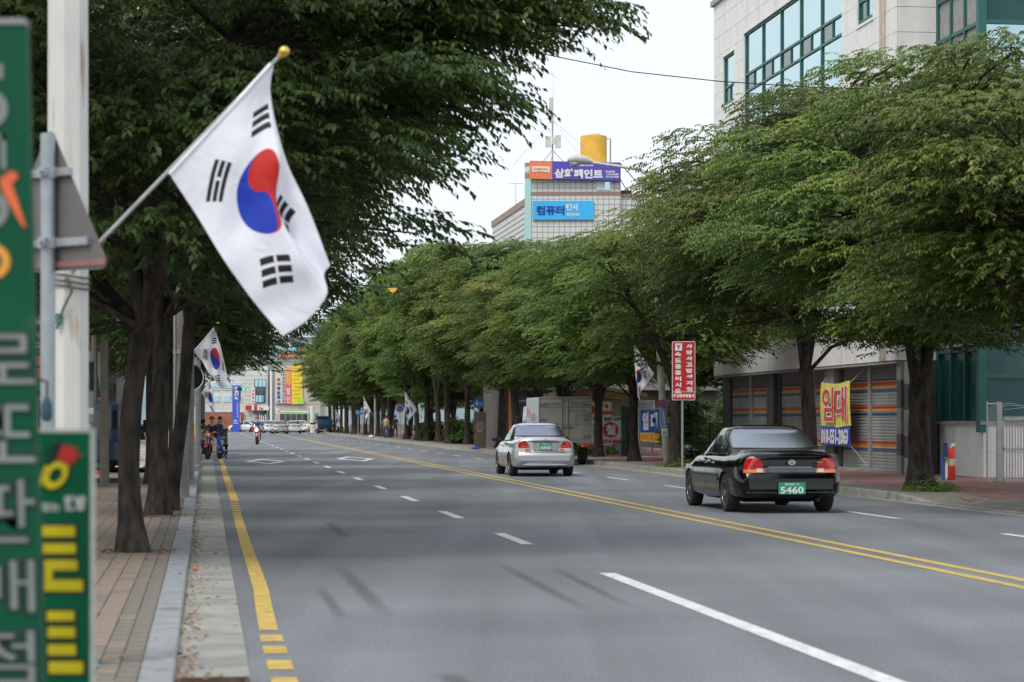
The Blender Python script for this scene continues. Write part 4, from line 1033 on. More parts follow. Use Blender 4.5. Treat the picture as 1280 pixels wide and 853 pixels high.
# stone plinth below the glass and pillar pieces
for k in range(3): MB().box(1.12 + .0, .02 + 1.07 * k + .004, -.1, 1.2, 1.09 + 1.07 * k, 1.38).build('plinth_panel', TILE, RB)
for k in range(2): MB().box(1.125 + .7 * k, -.045, -.1 + 0, 1.82 + .7 * k, .015, .72).build('plinth_panel', TILE, RB); MB().box(1.125 + .7 * k, -.045, .728, 1.82 + .7 * k, .015, 1.38).build('plinth_panel', TILE, RB)
MB().box(2.53, -.045, -.1, 9, .015, 1.38).build('plinth_panel', TILE, RB)
MB().box(1.04, -.09, 1.38, 9.05, yA - .05, 1.47).build('sill', CONC, RB)
# shutters
xs = .42
def ls(x): return lyx(x, S0 + xs * 1.01)
SH = bpy.data.materials.new('shutter_steel'); SH.use_nodes = True
_t = SH.node_tree; _p = _t.nodes['Principled BSDF']; _p.inputs['Roughness'].default_value = .5; _p.inputs['Metallic'].default_value = .25
_tc = _t.nodes.new('ShaderNodeTexCoord'); _s = _t.nodes.new('ShaderNodeSeparateXYZ'); _t.links.new(_tc.outputs['Object'], _s.inputs[0])
_mr = _t.nodes.new('ShaderNodeMapRange'); _mr.inputs[1].default_value = 0; _mr.inputs[2].default_value = 3.2; _t.links.new(_s.outputs[2], _mr.inputs[0])
_cr = _t.nodes.new('ShaderNodeValToRGB'); _cr.color_ramp.interpolation = 'CONSTANT'
_cols = [(0, (.33, .33, .32))]
for z_ in (.66, 1.60, 2.22):
    _cols += [(z_ / 3.2, (.03, .12, .28)), ((z_ + .09) / 3.2, (.62, .36, .06)), ((z_ + .18) / 3.2, (.50, .06, .045)), ((z_ + .27) / 3.2, (.33, .33, .32) if z_ < 2 else (.28, .275, .27))]
_e = _cr.color_ramp.elements
while len(_e) < len(_cols): _e.new(.5)
for el, (p_, c_) in zip(_e, _cols): el.position = p_
for el, (p_, c_) in zip(_e, _cols): el.color = (*c_, 1)
_t.links.new(_mr.outputs[0], _cr.inputs[0]); _n = _t.nodes.new('ShaderNodeTexNoise'); _n.inputs['Scale'].default_value = 1.4; _n.inputs['Detail'].default_value = 6; _t.links.new(_tc.outputs['Object'], _n.inputs[0])
_m2 = _t.nodes.new('ShaderNodeMapRange'); _m2.inputs[1].default_value = .3; _m2.inputs[2].default_value = .7; _m2.inputs[3].default_value = .82; _m2.inputs[4].default_value = 1.12; _t.links.new(_n.outputs[0], _m2.inputs[0])
_mm = _t.nodes.new('ShaderNodeMix'); _mm.data_type = 'RGBA'; _mm.blend_type = 'MULTIPLY'; _mm.inputs[0].default_value = 1; _t.links.new(_cr.outputs[0], _mm.inputs[6]); _t.links.new(_m2.outputs[0], _mm.inputs[7]); _t.links.new(_mm.outputs[2], _p.inputs['Base Color'])
edges = [(1139, 1091.5), (1088.5, 1055), (1041, 1021), (1018, 978), (967, 942.5), (939.5, 916)]
for (xa, xb) in edges:
    y0, y1 = ls(xa), ls(xb); b = MB(); zs_ = []; z = .22
    while z < 2.50: zs_ += [(z, 0), (z + .03, -.012), (z + .06, -.012), (z + .075, 0)]; z += .083
    P = [(xs + o_, z_) for z_, o_ in zs_] + [(xs + .02, zs_[-1][1] * 0 + z), (xs + .03, .2)]
    for (p_, q_) in zip(zs_[:-1], zs_[1:]): b.add([(xs + p_[1], y0, p_[0]), (xs + p_[1], y1, p_[0]), (xs + q_[1], y1, q_[0]), (xs + q_[1], y0, q_[0])], [(0, 1, 2, 3)])
    sh = b.build('roller_shutter', SH, RB)
    g = MB()                                                # the open grille near the top
    for k in range(6): g.box(xs - .006, y0, 2.59 + .075 * k, xs + .006, y1, 2.602 + .075 * k)
    nb = int((y1 - y0) / .11)
    for k in range(nb): yy = y0 + (k + .5) * (y1 - y0) / nb; g.box(xs - .007, yy - .006, 2.57, xs + .007, yy + .006, 2.98)
    g.build('grille', GREY, sh)
    b = MB(); b.box(xs + .03, y0, 2.56, xs + .05, y1, 2.99); b.build('header_board', mat('dim_header', (.13, .12, .12), .8), sh)
    b = MB(); b.box(xs - .02, y0 + .02, .19, xs + .02, y1 - .02, .235); b.build('bottom_rail', GREY, sh)
DPIL = mat('dark_pillar', (.075, .075, .075), .6)
for (xa, xb, m_, nm) in ((1091.4, 1088.6, GREY, 'post'), (1054.9, 1052.3, DPIL, 'post'), (1021, 1018, GREY, 'post'), (978, 976, DPIL, 'post'), (942.4, 939.6, GREY, 'post'), (916, 906.5, DPIL, 'pillar')):
    b = MB(); b.box(xs - .07, ls(xa), .1, xs + .2, ls(xb), 2.975); b.build(nm, m_, RB)
for (xa, xb, blocks) in ((1139.5, 1132, 1), (1052, 1041.2, 0), (976, 967.2, 2)):
    y0, y1 = ls(xa) - (.55 if blocks == 1 else 0), ls(xb) - (.0 if blocks != 1 else .35)
    zb3 = [(.1, .55), (.55, 1.1), (1.1, 1.75), (1.75, 2.4), (2.4, 2.975)]
    for k, (a, b_) in enumerate(zb3):
        mm = (DPIL if k % 2 else CONC) if blocks == 1 else ((CONC if k != 1 or blocks == 2 else DPIL) if (blocks == 0 or k < 2) else DPIL)
        MB().box(xs - .22, y0, a + .002, xs + .1, y1, b_ - .002).build('pillar_block', mm, RB)
for k, (a, b_) in enumerate([(.1, .6), (.6, 1.15), (1.15, 1.8), (1.8, 2.5), (2.5, 2.975)]):    # checked pillar at the step
    MB().box(.12, yA - .045, a + .002, .50, yA + .3, b_ - .002).build('pillar_block', DPIL if k in (1, 3) else CONC, RB)
b = MB(); b.box(.1, yA + .3, -.05, 1.3, yB, .19); b.build('step', CONC, RB)
b = MB(); b.box(.0, yA + .02, 2.93, 1.2, yB, 2.979); b.build('soffit', mat('soffit', (.30, .29, .28), .8), RB)
b = MB(); b.box(.55, yA - .04, -.05, 1.1, yA + 1.6, 2.975); b.build('recess_wall', DPIL, RB)

# rental banner on the shutters
bnp = RP(S0 + .05, dep(1046, S0 + .05), 0)
bn = thing('banner', 'yellow and blue rental banner with big red letters tied across the shutters', 'banner', bnp, TH)
yb0, yb1 = lyx(1064, S0 + .05) - ly(bnp.y), lyx(1027.5, S0 + .05) - ly(bnp.y); ztb, zmb, zbb = 2.53, 1.31, .78
MbF = Mf
def cloth_quad(name, u0, u1, z0, z1, m, off, n=14, k=6, sag=None):
    vs = []; fs = []
    for j in range(k + 1):
        for i in range(n + 1):
            u = i / n; v = j / k; yy = u0 + (u1 - u0) * u; zz = z0 + (z1 - z0) * v + (sag(u) if sag else 0)
            vs.append((off - .03 * math.sin(u * 7 + v * 1.5) - .02 * math.sin(v * 3), yy, zz))
    for j in range(k):
        for i in range(n): o_ = j * (n + 1) + i; fs.append((o_, o_ + 1, o_ + n + 2, o_ + n + 1))
    b_ = MB(); b_.add(vs, fs); return b_
sg_ = lambda u: -.03 * math.sin(u * math.pi) - .10 * math.sin(u * math.pi) * 0
cloth_quad('c', yb0, yb1, zmb, ztb, None, 0, sag=lambda u: .03 * math.cos(u * 6)).build('upper_cloth', mat('banner_yellow', (.72, .63, .13), .6), bn, smooth=60)
cloth_quad('c', yb0, yb1, zbb, zmb + .002, None, 0, sag=lambda u: -.06 * math.sin(u * math.pi) * 0 + .0).build('lower_cloth', mat('banner_blue', (.04, .08, .45), .6), bn, smooth=60)
mid = (yb0 + yb1) / 2
for (c, w0, zc_, ht_) in (('임', .33, 1.93, 1.0), ('대', -.22 - .08, 1.93, 1.02)):
    text(c, -mid - (.64 if c == '임' else -.68), zc_, 1.20, ht_, WHITE, bn, MbF, y=-.055, th=.006, bold=.06, name='letter_edge')
    text(c, -mid - (.64 if c == '임' else -.68), zc_ + .005, 1.14, ht_ - .06, mat('banner_red', (.62, .07, .06), .6), bn, MbF, y=-.063, th=.006, bold=.02, name='letter')
text('010-551-2063', -mid, 1.04, 2.70, .42, WHITE, bn, MbF, y=-.055, th=.006, bold=.035)
b = MB()
for q in ((yb0, ztb), (yb1, ztb)): b = MB(); b.tube([(0, q[0], q[1]), (.35, q[0] + (.2 if q[0] == yb1 else -.2), q[1] + .4)], .006, 4); b.build('cord', WHITE, bn)
b = MB(); b.tube([(0, yb0, zbb), (.38, yb0 - .3, .25)], .006, 4); b.build('cord', WHITE, bn)
# gate, mesh panel, red extinguisher-like tube by the plinth
GATE = mat('rusty_white_gate', (.33, .34, .35), .6, .2, var=.08, scale=6, dirt=((.22, .12, .08), 5, .60))
gd = 51.5; gp_ = at(1249, 525, gd); gz = lambda y: hz_(y, gd)
gt = thing('metal_gate', 'worn white metal bar gate on a rusty post at the right edge', 'gate', (gp_.x, gp_.y, 0), R(4))
b = MB(); b.box(-.055, -.05, 0, .055, .05, gz(503), bev=.005); b.build('post', GATE, gt)
b = MB(); b.box(.06, -.03, gz(526), 3.3, .03, gz(521)); b.box(.06, -.03, gz(563.5), 3.3, .03, gz(560)); b.box(.06, -.03, gz(604), 3.3, .03, gz(599)); b.box(.06, -.03, gz(604), .11, .03, gz(521)); b.build('rail', GATE, gt)
bar = MB().tube([(0, 0, gz(599)), (0, 0, gz(526))], .014, 6).mesh('bar', GATE)
for k in range(48): link('bar', bar, gt, (.17 + .065 * k, 0, 0))
b = MB()
for k in range(3): b.tube([(.03, 0, gz(512) + .05 * k)] + [(.4 * i + .2, .02 * math.sin(i), gz(512) + .05 * k + .05 * math.sin(i * 1.7 + k)) for i in range(8)], .006, 4)
b.build('barbed_wire', STEEL, gt)
mp_ = at(1235, 525, gd); mf = thing('wire_fence', 'narrow grey wire mesh panel between the stone plinth and the gate post', 'fence panel', (mp_.x, mp_.y, 0), R(4))
b = MB(); w_ = .24
for x_ in (0, w_): b.tube([(x_ - .02, 0, .02), (x_ - .02, 0, gz(502))], .022, 8)
for z_ in (.12, gz(505)): b.tube([(-.02, 0, z_), (w_, 0, z_)], .018, 6)
b.build('frame', STEEL, mf); b = MB()
for k in range(30): z_ = .14 + k * .055; b.tube([(-.02, -.01, z_), (w_ - .02, -.01, z_ + .12)], .0035, 4, cap=False); b.tube([(-.02, .0, z_ + .12), (w_ - .02, .0, z_)], .0035, 4, cap=False)
b.build('mesh', STEEL, mf)
def upx(x): return at(x, 525, 52.6)
q = upx(1189.5); rt = thing('red_canister', 'tall red tube with a white label leaning by the stone plinth, behind the rightmost tree', 'canister', (q.x, q.y, .10))
b = MB(); b.lathe([(.001, 0), (.085, .0), (.09, .01), (.09, .75), (.075, .77), (.001, .772)], n=20); b.build('tube', mat('canister_red', (.55, .025, .02), .35, var=.05, coat=.4), rt, smooth=40)
b = MB(); b.lathe([(.0905, .36), (.092, .37), (.092, .50), (.0905, .51)], n=20); b.build('label', mat('pale_label', (.55, .50, .38), .6), rt)
b = MB(); b.tube([(0, 0, .77), (.0, 0, .80)], .05, 10); b.box(-.02, -.09, .80, .06, .02, .86); b.build('cap', WHITE, rt)
q = upx(1180.5); rt = thing('rolled_banner', 'rolled blue, white and green banner standing against the red tube', 'banner roll', (q.x, q.y - .05, .10))
b = MB(); b.tube([(-.03, 0, 0), (-.05, 0, .60)], .034, 10); b.build('blue_roll', mat('roll_blue', (.03, .10, .35), .6), rt)
b = MB(); b.tube([(.035, 0, 0), (.045, .01, .50)], .035, 10); b.build('white_roll', WHITE, rt)
b = MB(); b.tube([(.0, .0, .48), (.02, .01, .87)], [.05, .045], 10); b.build('navy_roll', mat('roll_navy', (.02, .03, .13), .6), rt)
b = MB(); b.lathe([(.001, -.03), (.045, -.02), (.05, 0), (.045, .02), (.001, .03)], c=(.02, -.05, .52), n=12); b.build('green_tie', mat('roll_green', (.04, .30, .08), .6), rt)

# ------------------------------------------------------------------ the tiled tower with rooftop sign
def tile_grid(name, base, line, cell):
    m = bpy.data.materials.new(name); m.use_nodes = True; t = m.node_tree; L = t.links.new
    p = t.nodes['Principled BSDF']; p.inputs['Roughness'].default_value = .45
    tc = t.nodes.new('ShaderNodeTexCoord'); s = t.nodes.new('ShaderNodeSeparateXYZ'); L(tc.outputs['Object'], s.inputs[0])
    def M_(op, a_, b_=None):
        n = t.nodes.new('ShaderNodeMath'); n.operation = op
        for i, v in enumerate((a_, b_)):
            if v is None: continue
            if isinstance(v, (int, float)): n.inputs[i].default_value = v
            else: L(v, n.inputs[i])
        return n.outputs[0]
    h = M_('LESS_THAN', M_('FRACT', M_('DIVIDE', M_('ADD', s.outputs[0], s.outputs[1]), cell)), .12)
    v = M_('LESS_THAN', M_('FRACT', M_('DIVIDE', s.outputs[2], cell)), .14)
    f = M_('MAXIMUM', h, v); mx_ = t.nodes.new('ShaderNodeMix'); mx_.data_type = 'RGBA'; L(f, mx_.inputs[0]); mx_.inputs[6].default_value = (*base, 1); mx_.inputs[7].default_value = (*line, 1)
    L(mx_.outputs[2], p.inputs['Base Color']); return m
WTILE = tile_grid('white_tile_grid', (.62, .62, .60), (.26, .26, .27), .36)
BTILE = mat('brown_tile', (.30, .20, .17), .6, var=.1); AQUA = mat('aqua_panel', (.34, .58, .56), .3, var=.05)
TY, Ts = 150.0, 20.85
tb_o = at(664, 525, TY); tz = lambda y: hz_(y, TY); tx = lambda x: (x - 664) * TY / F
TW = thing('tiled_tower_building', 'white tiled building with brown bands rising above the trees behind the paint shop sign', 'building', (tb_o.x, TY, 0), 0)
b = MB(); b.box(0, 0, 0, tx(776), 9, tz(203)); b.build('tower_wall', WTILE, TW)
b = MB(); b.box(tx(776) + .01, .3, 0, tx(812), 9, tz(246)); b.build('side_wing', WTILE, TW)
b = MB(); b.box(tx(664) - .03, -.03, tz(244.5), tx(776) - .001, 9.02, tz(240)); b.box(tx(776) + .012, .27, tz(247), tx(812) + .03, 9.02, tz(242)); b.build('brown_band', BTILE, TW)
# left flank runs back along the road; its chamfer is aqua glass
b = MB(); fl = [(-.0, -.02), (-.42, .42), (-.42, 1.2), (-.0, 1.2)]; b.prism(fl, 0, tz(223), plane='xy'); b.build('corner_glass', AQUA, TW)
for (ya, yb, m_) in ((223, 216, BTILE), (216, 207, WTILE), (207, 203, BTILE)):
    b = MB(); b.prism(fl, tz(ya) + .002, tz(yb) - .002, plane='xy'); b.build('corner_band', m_, TW)
LF = mat('flank_panel', (.60, .60, .59), .5, var=.04)
b = MB(); Mfl = Matrix.Translation((-.40, 1.25, 0)) @ Matrix.Rotation(TH, 4, 'Z')
zf = hz_(249, 151.5)
b.box(.02, 0, 0, 5.0, 17.5, zf - .45, M=Mfl); b.build('flank_wall', LF, TW)
b = MB(); b.box(-.06, -.02, zf - .45 + .002, 5.02, 17.6, zf, M=Mfl); b.box(-.05, 0, zf - 3.3, .018, 17.55, zf - 2.9, M=Mfl); b.build('flank_band', BTILE, TW)
for k in range(7): b = MB(); b.box(-.012, .01, zf - .9 - .36 * k, .018, 17.5, zf - .87 - .36 * k, M=Mfl); b.build('joint_line', GREY, TW)
for k in range(6):
    y_ = 1.5 + 2.6 * k; b = MB(); b.box(-.03, y_, zf - 4.9, .017, y_ + 1.3, zf - 3.4, M=Mfl); wn = b.build('window', GREY, TW)
    b = MB(); b.box(-.045, y_ + .1, zf - 4.8, -.031, y_ + .62, zf - 3.5, M=Mfl); b.box(-.045, y_ + .68, zf - 4.8, -.031, y_ + 1.2, zf - 3.5, M=Mfl); b.build('pane', GLASSD, wn)
b = MB(); b.box(tx(745.5), -.05, tz(238.5), tx(764.5), .0 - .002, tz(226.5)); wn = b.build('window', WHITE, TW)
b = MB(); b.box(tx(747), -.07, tz(238), tx(754), -.052, tz(228)); b.build('pane', mat('white_blind', (.66, .69, .7), .4), wn); b = MB(); b.box(tx(756), -.07, tz(238), tx(762), -.052, tz(228)); b.build('pane', GLASSB, wn)
rb_ = thing('roof_box', 'small dark box on the roof to the right of the paint shop sign', 'box', (tb_o.x + tx(783), TY + 2, tz(246)), 0)
b = MB(); b.box(-.38 * 1, -.4, 0, .40, .4, tz(236) - tz(246)); b.box(-.42, -.44, tz(236) - tz(246) + .001, .44, .44, tz(236) - tz(246) + .04); b.build('casing', mat('roof_box_dark', (.05, .04, .04), .7), rb_)
# signs
rs_ = thing('rooftop_sign', 'long violet-blue paint shop sign with an orange left end on the tiled tower', 'shop sign', (tb_o.x, TY - .45, 0), 0)
BLUV = mat('sign_violet', (.085, .06, .42), .4, var=.03); ORS = mat('sign_orange', (.78, .20, .08), .4, var=.03)
sk_ = Matrix(((1, 0, 0, 0), (0, 1, 0, 0), (-.022, 0, 1, 0), (0, 0, 0, 1)))
b = MB(); b.box(tx(690) + .002, 0, tz(224.5), tx(775.5), .38, tz(202), M=sk_); b.build('panel', BLUV, rs_)
b = MB(); b.box(tx(662), -.0, tz(224.5), tx(690), .38, tz(202), M=sk_); b.build('end_panel', ORS, rs_)
b = MB(); b.prism([(tx(664.5), tz(209)), (tx(687.5), tz(209)), (tx(686.5), tz(216.5)), (tx(675), tz(215)), (tx(665.5), tz(216.5))], -.03, -.002, M=sk_); b.build('badge', WHITE, rs_)
text('SAMHWA', tx(676), tz(212.3), .98, .17, ORS, rs_, sk_, y=-.032, th=.01, bold=.04)
text('삼화페인트', tx(723), tz(217), 3.15, .60, WHITE, rs_, sk_, y=-.003, th=.02, bold=.045)
text('www.spi.co.kr', tx(727), tz(206.5), 1.55, .17, WHITE, rs_, sk_, y=-.003, th=.02, bold=.03)
text('화성종합', tx(762.5), tz(213.6), .62, .15, WHITE, rs_, sk_, y=-.003, th=.02, bold=.03); text('T.374-6688', tx(765), tz(216.8), .82, .13, WHITE, rs_, sk_, y=-.003, th=.02, bold=.03); text('010-763-4688', tx(765), tz(220), .84, .13, WHITE, rs_, sk_, y=-.003, th=.02, bold=.03)
cs = thing('wall_sign', 'sky blue computer shop sign with dark blue letters, lower on the tiled tower', 'shop sign', (tb_o.x, TY - .16, 0), 0)
b = MB(); b.box(tx(666), 0, tz(275), tx(742), .12, tz(251.5)); b.build('panel', mat('sky_blue', (.04, .44, .84), .4, var=.03), cs)
text('컴퓨터', tx(688), tz(263.5), 1.82, .62, mat('deep_blue', (.01, .045, .33), .4), cs, y=-.003, th=.02, bold=.045)
text('팬시', tx(714.5), tz(259.5), .78, .42, WHITE, cs, y=-.003, th=.02, bold=.04); text('프린터', tx(716), tz(269), .85, .22, WHITE, cs, y=-.003, th=.02, bold=.03)
# yellow tank, mast
tk = thing('water_tank', 'yellow cylindrical water tank on the roof behind the paint shop sign', 'water tank', (tb_o.x + tx(744), TY + 3, tz(203)), 0)
hT = hz_(171, 153) - tz(203); b = MB(); b.lathe([(.001, 0), (.885, 0), (.89, .02), (.885, hT), (.86, hT + .03), (.4, hT + .12), (.001, hT + .14)], n=36); b.build('shell', mat('tank_yellow', (.72, .40, .045), .5, var=.06, scale=1.5), tk, smooth=35)
b = MB(); b.lathe([(.001, hT + .1), (.42, hT + .1), (.4, hT + .17), (.001, hT + .2)], c=(.1, 0, 0), n=16); b.build('hatch', mat('hatch_blue', (.3, .5, .6), .5), tk)
b = MB(); b.tube([(.9, 0, hT - .15), (1.12, 0, hT - .15), (1.12, 0, 0)], .05, 8); b.build('pipe', GREY, tk)
ms_ = thing('antenna_mast', 'thin telecom mast with white panel antennas on the left of the tiled roof', 'antenna mast', (tb_o.x + tx(691), TY + 1.2, tz(203)), 0)
zz = lambda y: hz_(y, 151.2) - tz(203)
b = MB(); b.tube([(0, 0, 0), (0, 0, zz(122))], .055, 8); b.tube([(.04, 0, zz(160)), (.04, 0, zz(84))], [.03, .008], 6)
for k in range(3): an = k * 2.09 + .4; b.tube([(math.cos(an) * 1.0, math.sin(an) * .6, .0), (0, 0, zz(188))], .03, 6)
b.build('pole', STEEL, ms_)
AW = mat('antenna_white', (.55, .56, .53), .5)
b = MB(); b.box(-.22, -.12, zz(154), .03, .05, zz(122), bev=.03); b.build('panel_antenna', AW, ms_)
b = MB(); b.box(-.48, -.2, zz(184.5), -.10, .05, zz(170.5), bev=.03); b.box(.18, -.2, zz(185.5), .56, .05, zz(169), bev=.03); b.box(-.06, -.25, zz(181), .2, -.06, zz(172), bev=.02); b.build('radio_box', AW, ms_)
b = MB()
for (x_, y_) in ((-2.6, 1), (2.4, 1.5), (3.4, .4)): b.tube([(0, 0, zz(150)), (x_, y_, 0)], .012, 4)
b.build('stay_wire', STEEL, ms_)
tv = thing('tv_aerial', 'thin television aerial on the lower roof left of the aqua corner', 'aerial', (tb_o.x + tx(645), TY + 5, zf - .2), 0)
b = MB(); b.tube([(0, 0, 0), (0, 0, 1.6)], .02, 5); b.tube([(-.45, 0, 1.55), (.5, 0, 1.55)], .015, 5)
for k in range(5): b.tube([(-.4 + .2 * k, -.2, 1.55), (-.4 + .2 * k, .2, 1.55)], .01, 4)
b.build('rods', GREY, tv)
tv.location.z = hz_(262, 155) - 0; tv.location.z = hz_(253, 155) - .3

# street lamp reaching over the right trees
ld = 72.0; lp = at(834.5, 525, ld); lm = thing('street_lamp', 'pale concrete pole wrapped with small signs, its street lamp arm reaching over the trees', 'street lamp', (lp.x, ld, .12), 0)
LAMPM = mat('lamp_post_cream', (.55, .54, .50), .5); lz = lambda y: hz_(y, ld) - .12; lx = lambda x: (x - 834.5) * ld / F
b = MB(); b.tube([(0, 0, 0), (lx(825.5), 0, lz(465)), (lx(819), 0, lz(300)), (lx(816.5), 0, lz(243))], [.125, .105, .085, .075], 14); b.build('shaft', mat('pole_concrete', (.34, .32, .28), .9, var=.15, scale=3, bump=.2), lm, smooth=60)
b = MB(); b.tube([(lx(816.5), 0, lz(243)), (lx(816.5), 0, lz(212))], .06, 10); b.tube([(lx(816.5), 0, lz(226)), (lx(811), 0, lz(219)), (lx(800), 0, lz(212)), (lx(780), 0, lz(209)), (lx(740), 0, lz(203.5))], [.06, .075, .06, .05, .045], 8); b.build('arm', LAMPM, lm)
b = MB(); hd = [(lx(741), lz(202.5), .05), (lx(733), lz(200.5), .12), (lx(722), lz(198.5), .15), (lx(713), lz(199.5), .11), (lx(709), lz(201), .03)]
b.tube([(q[0], 0, q[1]) for q in hd], [q[2] for q in hd], 12); hdo = b.build('head', LAMPM, lm, smooth=60)
b = MB(); b.tube([(lx(724), 0, lz(203.5)), (lx(718), 0, lz(205)), (lx(712), 0, lz(203.5))], [.07, .10, .05], 10); b.build('lens', mat('lamp_glass', (.35, .36, .34), .25), hdo, smooth=60)

# overhead wires
def wire(name, label, pts, r=.011, cat='cable', grp=None):
    o = thing(name, label, cat, tuple(pts[0]), 0, grp); p0 = Vector(pts[0])
    P = []
    for a_, b_ in zip(pts[:-1], pts[1:]):
        a_, b_ = Vector(a_), Vector(b_)
        for k in range(12): P.append(a_.lerp(b_, k / 12) - p0)
    P.append(Vector(pts[-1]) - p0); MB().tube(P, r, 5).build('strand', DARK, o); return o
wire('overhead_cable', 'thin dark cable crossing the sky and the stone building front', [at(560, 40, 40), at(690, 70, 40.5), at(790, 90, 41), at(900, 102, 41.5), at(1010, 109, 42), at(1110, 112, 42.5), at(1290, 110, 43), at(1500, 98, 44)], .010)
wire('overhead_cable', 'far dark cable above the road carrying two yellow warning lamps', [at(380, 352, 128), at(470, 358, 129), at(580, 367, 130), at(700, 372, 131)], .045)
for x, y, lab in ((491, 363, 'left yellow warning lamp hanging from the far cable'), (554, 368.5, 'right yellow warning lamp hanging from the far cable')):
    o = thing('warning_lamp', lab, 'warning lamp', at(x, y, 129), 0, 'yellow lamps on the far cable'); b = MB(); b.prism([(-.27, .13), (.27, .13), (.12, -.08), (0, -.16), (-.12, -.08)], -.06, .06); b.build('shade', mat('lamp_amber', (.80, .42, .06), .5), o)
    b = MB(); b.tube([(0, 0, .13), (0, 0, .25)], .02, 5); b.build('hanger', DARK, o)
for i, (x, y) in enumerate(((385, 442), (393, 455), (402, 462))):
    wire('overhead_cable', ['upper thin cable before the far buildings', 'middle thin cable before the far buildings', 'lower thin cable before the far buildings'][i], [at(300, y - 5 + 3 * i, 240), at(x, y + 2, 240), at(500, y - 14, 240)], .035, grp='far cables over the junction')
for i, (xa, ya, xb, yb) in enumerate(((776, 205, 812, 243), (774, 222, 790, 245), (470, 392, 350, 402))):
    wire('overhead_cable', ['thin cable slanting from the paint shop sign down to the lamp post', 'short loop of cable hanging off the end of the paint shop sign', 'thin cable over the road beneath the left canopy'][i], [at(xa, ya, 149), at((xa + xb) / 2, (ya + yb) / 2 + 2, 149), at(xb, yb, 149)], .03)
# ------------------------------------------------------------------ far junction: buildings, hill, signs (about 300 m away)
BD = 300.0
def bx(x): return x * BD / F
def far_thing(name, label, cat, x, d=BD, grp=None): p = at(x, 525, d); return thing(name, label, cat, (p.x, d, 0), 0, grp)
FW = mat('far_white_wall', (.60, .60, .57), .7, var=.05, scale=.3); FB = mat('far_beige_wall', (.50, .46, .39), .8, var=.07, scale=.4); BRK = mat('far_brick', (.34, .11, .07), .85, var=.15, scale=1.2)
def fz(y, d=BD): return hz_(y, d)
# sunlit office block left of centre
A = far_thing('office_block', 'pale office block behind the blue vertical university sign', 'building', 300)
ax = lambda x: (x - 300) * BD / F
b = MB(); b.box(ax(306), 0, 0, ax(334.5), 10, fz(455)); b.build('wall', FW, A)
b = MB(); b.box(ax(215), .8, 0, ax(306) - .01, 10, fz(470)); b.build('wing', FW, A)
for (x0, y0, x1, y1) in ((318, 474, 332, 504),): 
    wn = link('window', MB().box(ax(x0), -.12, fz(y1), ax(x1), -.002, fz(y0)).mesh('window', TEAL), A)
    for k in range(3):
        for j in range(3): MB().box(ax(x0) + .1 + .48 * k, -.16, fz(y1) + .1 + 1.02 * j, ax(x0) + .5 + .48 * k, -.121, fz(y1) + 1.02 * (j + 1)).build('pane', GLASSB if j != 1 else GLASSD, wn)
for i in range(6):
    for j, (y0, y1) in enumerate(((478, 488), (494, 503), (514, 518))):
        if j == 2 and i < 3: continue
        x0 = 222 + 14 * i; wn = link('window', MB().box(ax(x0), .72, fz(y1), ax(x0 + 10), .798, fz(y0)).mesh('window', WHITE), A)
        MB().box(ax(x0) + .06, .69, fz(y1) + .08, ax(x0 + 5) - .03, .719, fz(y0) - .08).build('pane', GLASSB, wn); MB().box(ax(x0 + 5) + .03, .69, fz(y1) + .08, ax(x0 + 10) - .06, .719, fz(y0) - .08).build('pane', GLASSB, wn)
b = MB()
for k in range(12): b.box(ax(306), -.02, fz(470 + 5 * k) - .02, ax(334.5), -.001, fz(470 + 5 * k) + .02)
b.build('joint_line', JOINT, A)
b = MB(); b.box(ax(322), -.14, fz(489), ax(330.5), -.02, fz(485)); b.build('nameplate', mat('plate_blue_grey', (.16, .2, .32), .5), A)
b = MB(); b.box(ax(301), -.3, 0, ax(305.5), -.01, fz(516)); b.build('door', mat('door_brick', (.28, .09, .06), .7), A)
b = MB(); b.box(ax(317), -.15, fz(534), ax(333), -.02, fz(513)); sf = b.build('shopfront', GLASSD, A)
for k in range(7): MB().box(ax(317) + .25 * k, -.2, fz(533), ax(317) + .25 * k + .12, -.151, fz(518) - .1 * (k % 3)).build('mullion', WHITE, sf)
# signs on it
s1 = far_thing('shop_sign', 'red and white shop sign above the far shopfront', 'shop sign', 320, BD - .6); sx_ = lambda x: (x - 320) * (BD - .6) / F
b = MB(); b.box(sx_(307), 0, fz(513), sx_(314.5), .25, fz(507)); b.build('red_panel', RED, s1); b = MB(); b.box(sx_(314.6), 0, fz(513), sx_(317.5), .25, fz(507)); b.build('white_panel', WHITE, s1)
b = MB(); b.box(sx_(317.6), 0, fz(513), sx_(321.5), .25, fz(507)); b.build('red_panel', RED, s1); b = MB(); b.box(sx_(321.6), 0, fz(513), sx_(336), .25, fz(507.5)); b.build('white_panel', WHITE, s1)
text('Car', sx_(326.5), fz(510.5), .55, .36, RED, s1, y=-.01, th=.02, bold=.04)
s1 = far_thing('hanging_sign', 'narrow white upright sign with red letters on the office block', 'shop sign', 316.5, BD - .6); b = MB(); b.box(-.24, 0, fz(504.5), .24, .2, fz(485)); b.build('panel', WHITE, s1); vtext('식당메뉴', 0, fz(486.5), .26, .46, RED, s1, y=-.01)
s1 = far_thing('university_sign', 'tall blue upright sign with white letters at the far corner', 'sign pylon', 295.2, 282); ux = lambda x: (x - 295.2) * 282 / F; uz = lambda y: hz_(y, 282)
b = MB(); b.box(ux(290.3), 0, 0, ux(299.3), .5, uz(482)); b.build('pylon', mat('pylon_blue', (.045, .10, .50), .4, var=.04), s1)
b = MB(); b.box(ux(299.4), .05, uz(501.5), ux(300.6), .45, uz(482)); b.build('purple_edge', mat('pylon_purple', (.13, .05, .30), .5), s1)
for i, c in enumerate('한신대학'): text(c, ux(295.6), uz(485.5 + 4.2 * i), .50, .36, WHITE, s1, y=-.01, th=.03, bold=.06, name='letter')
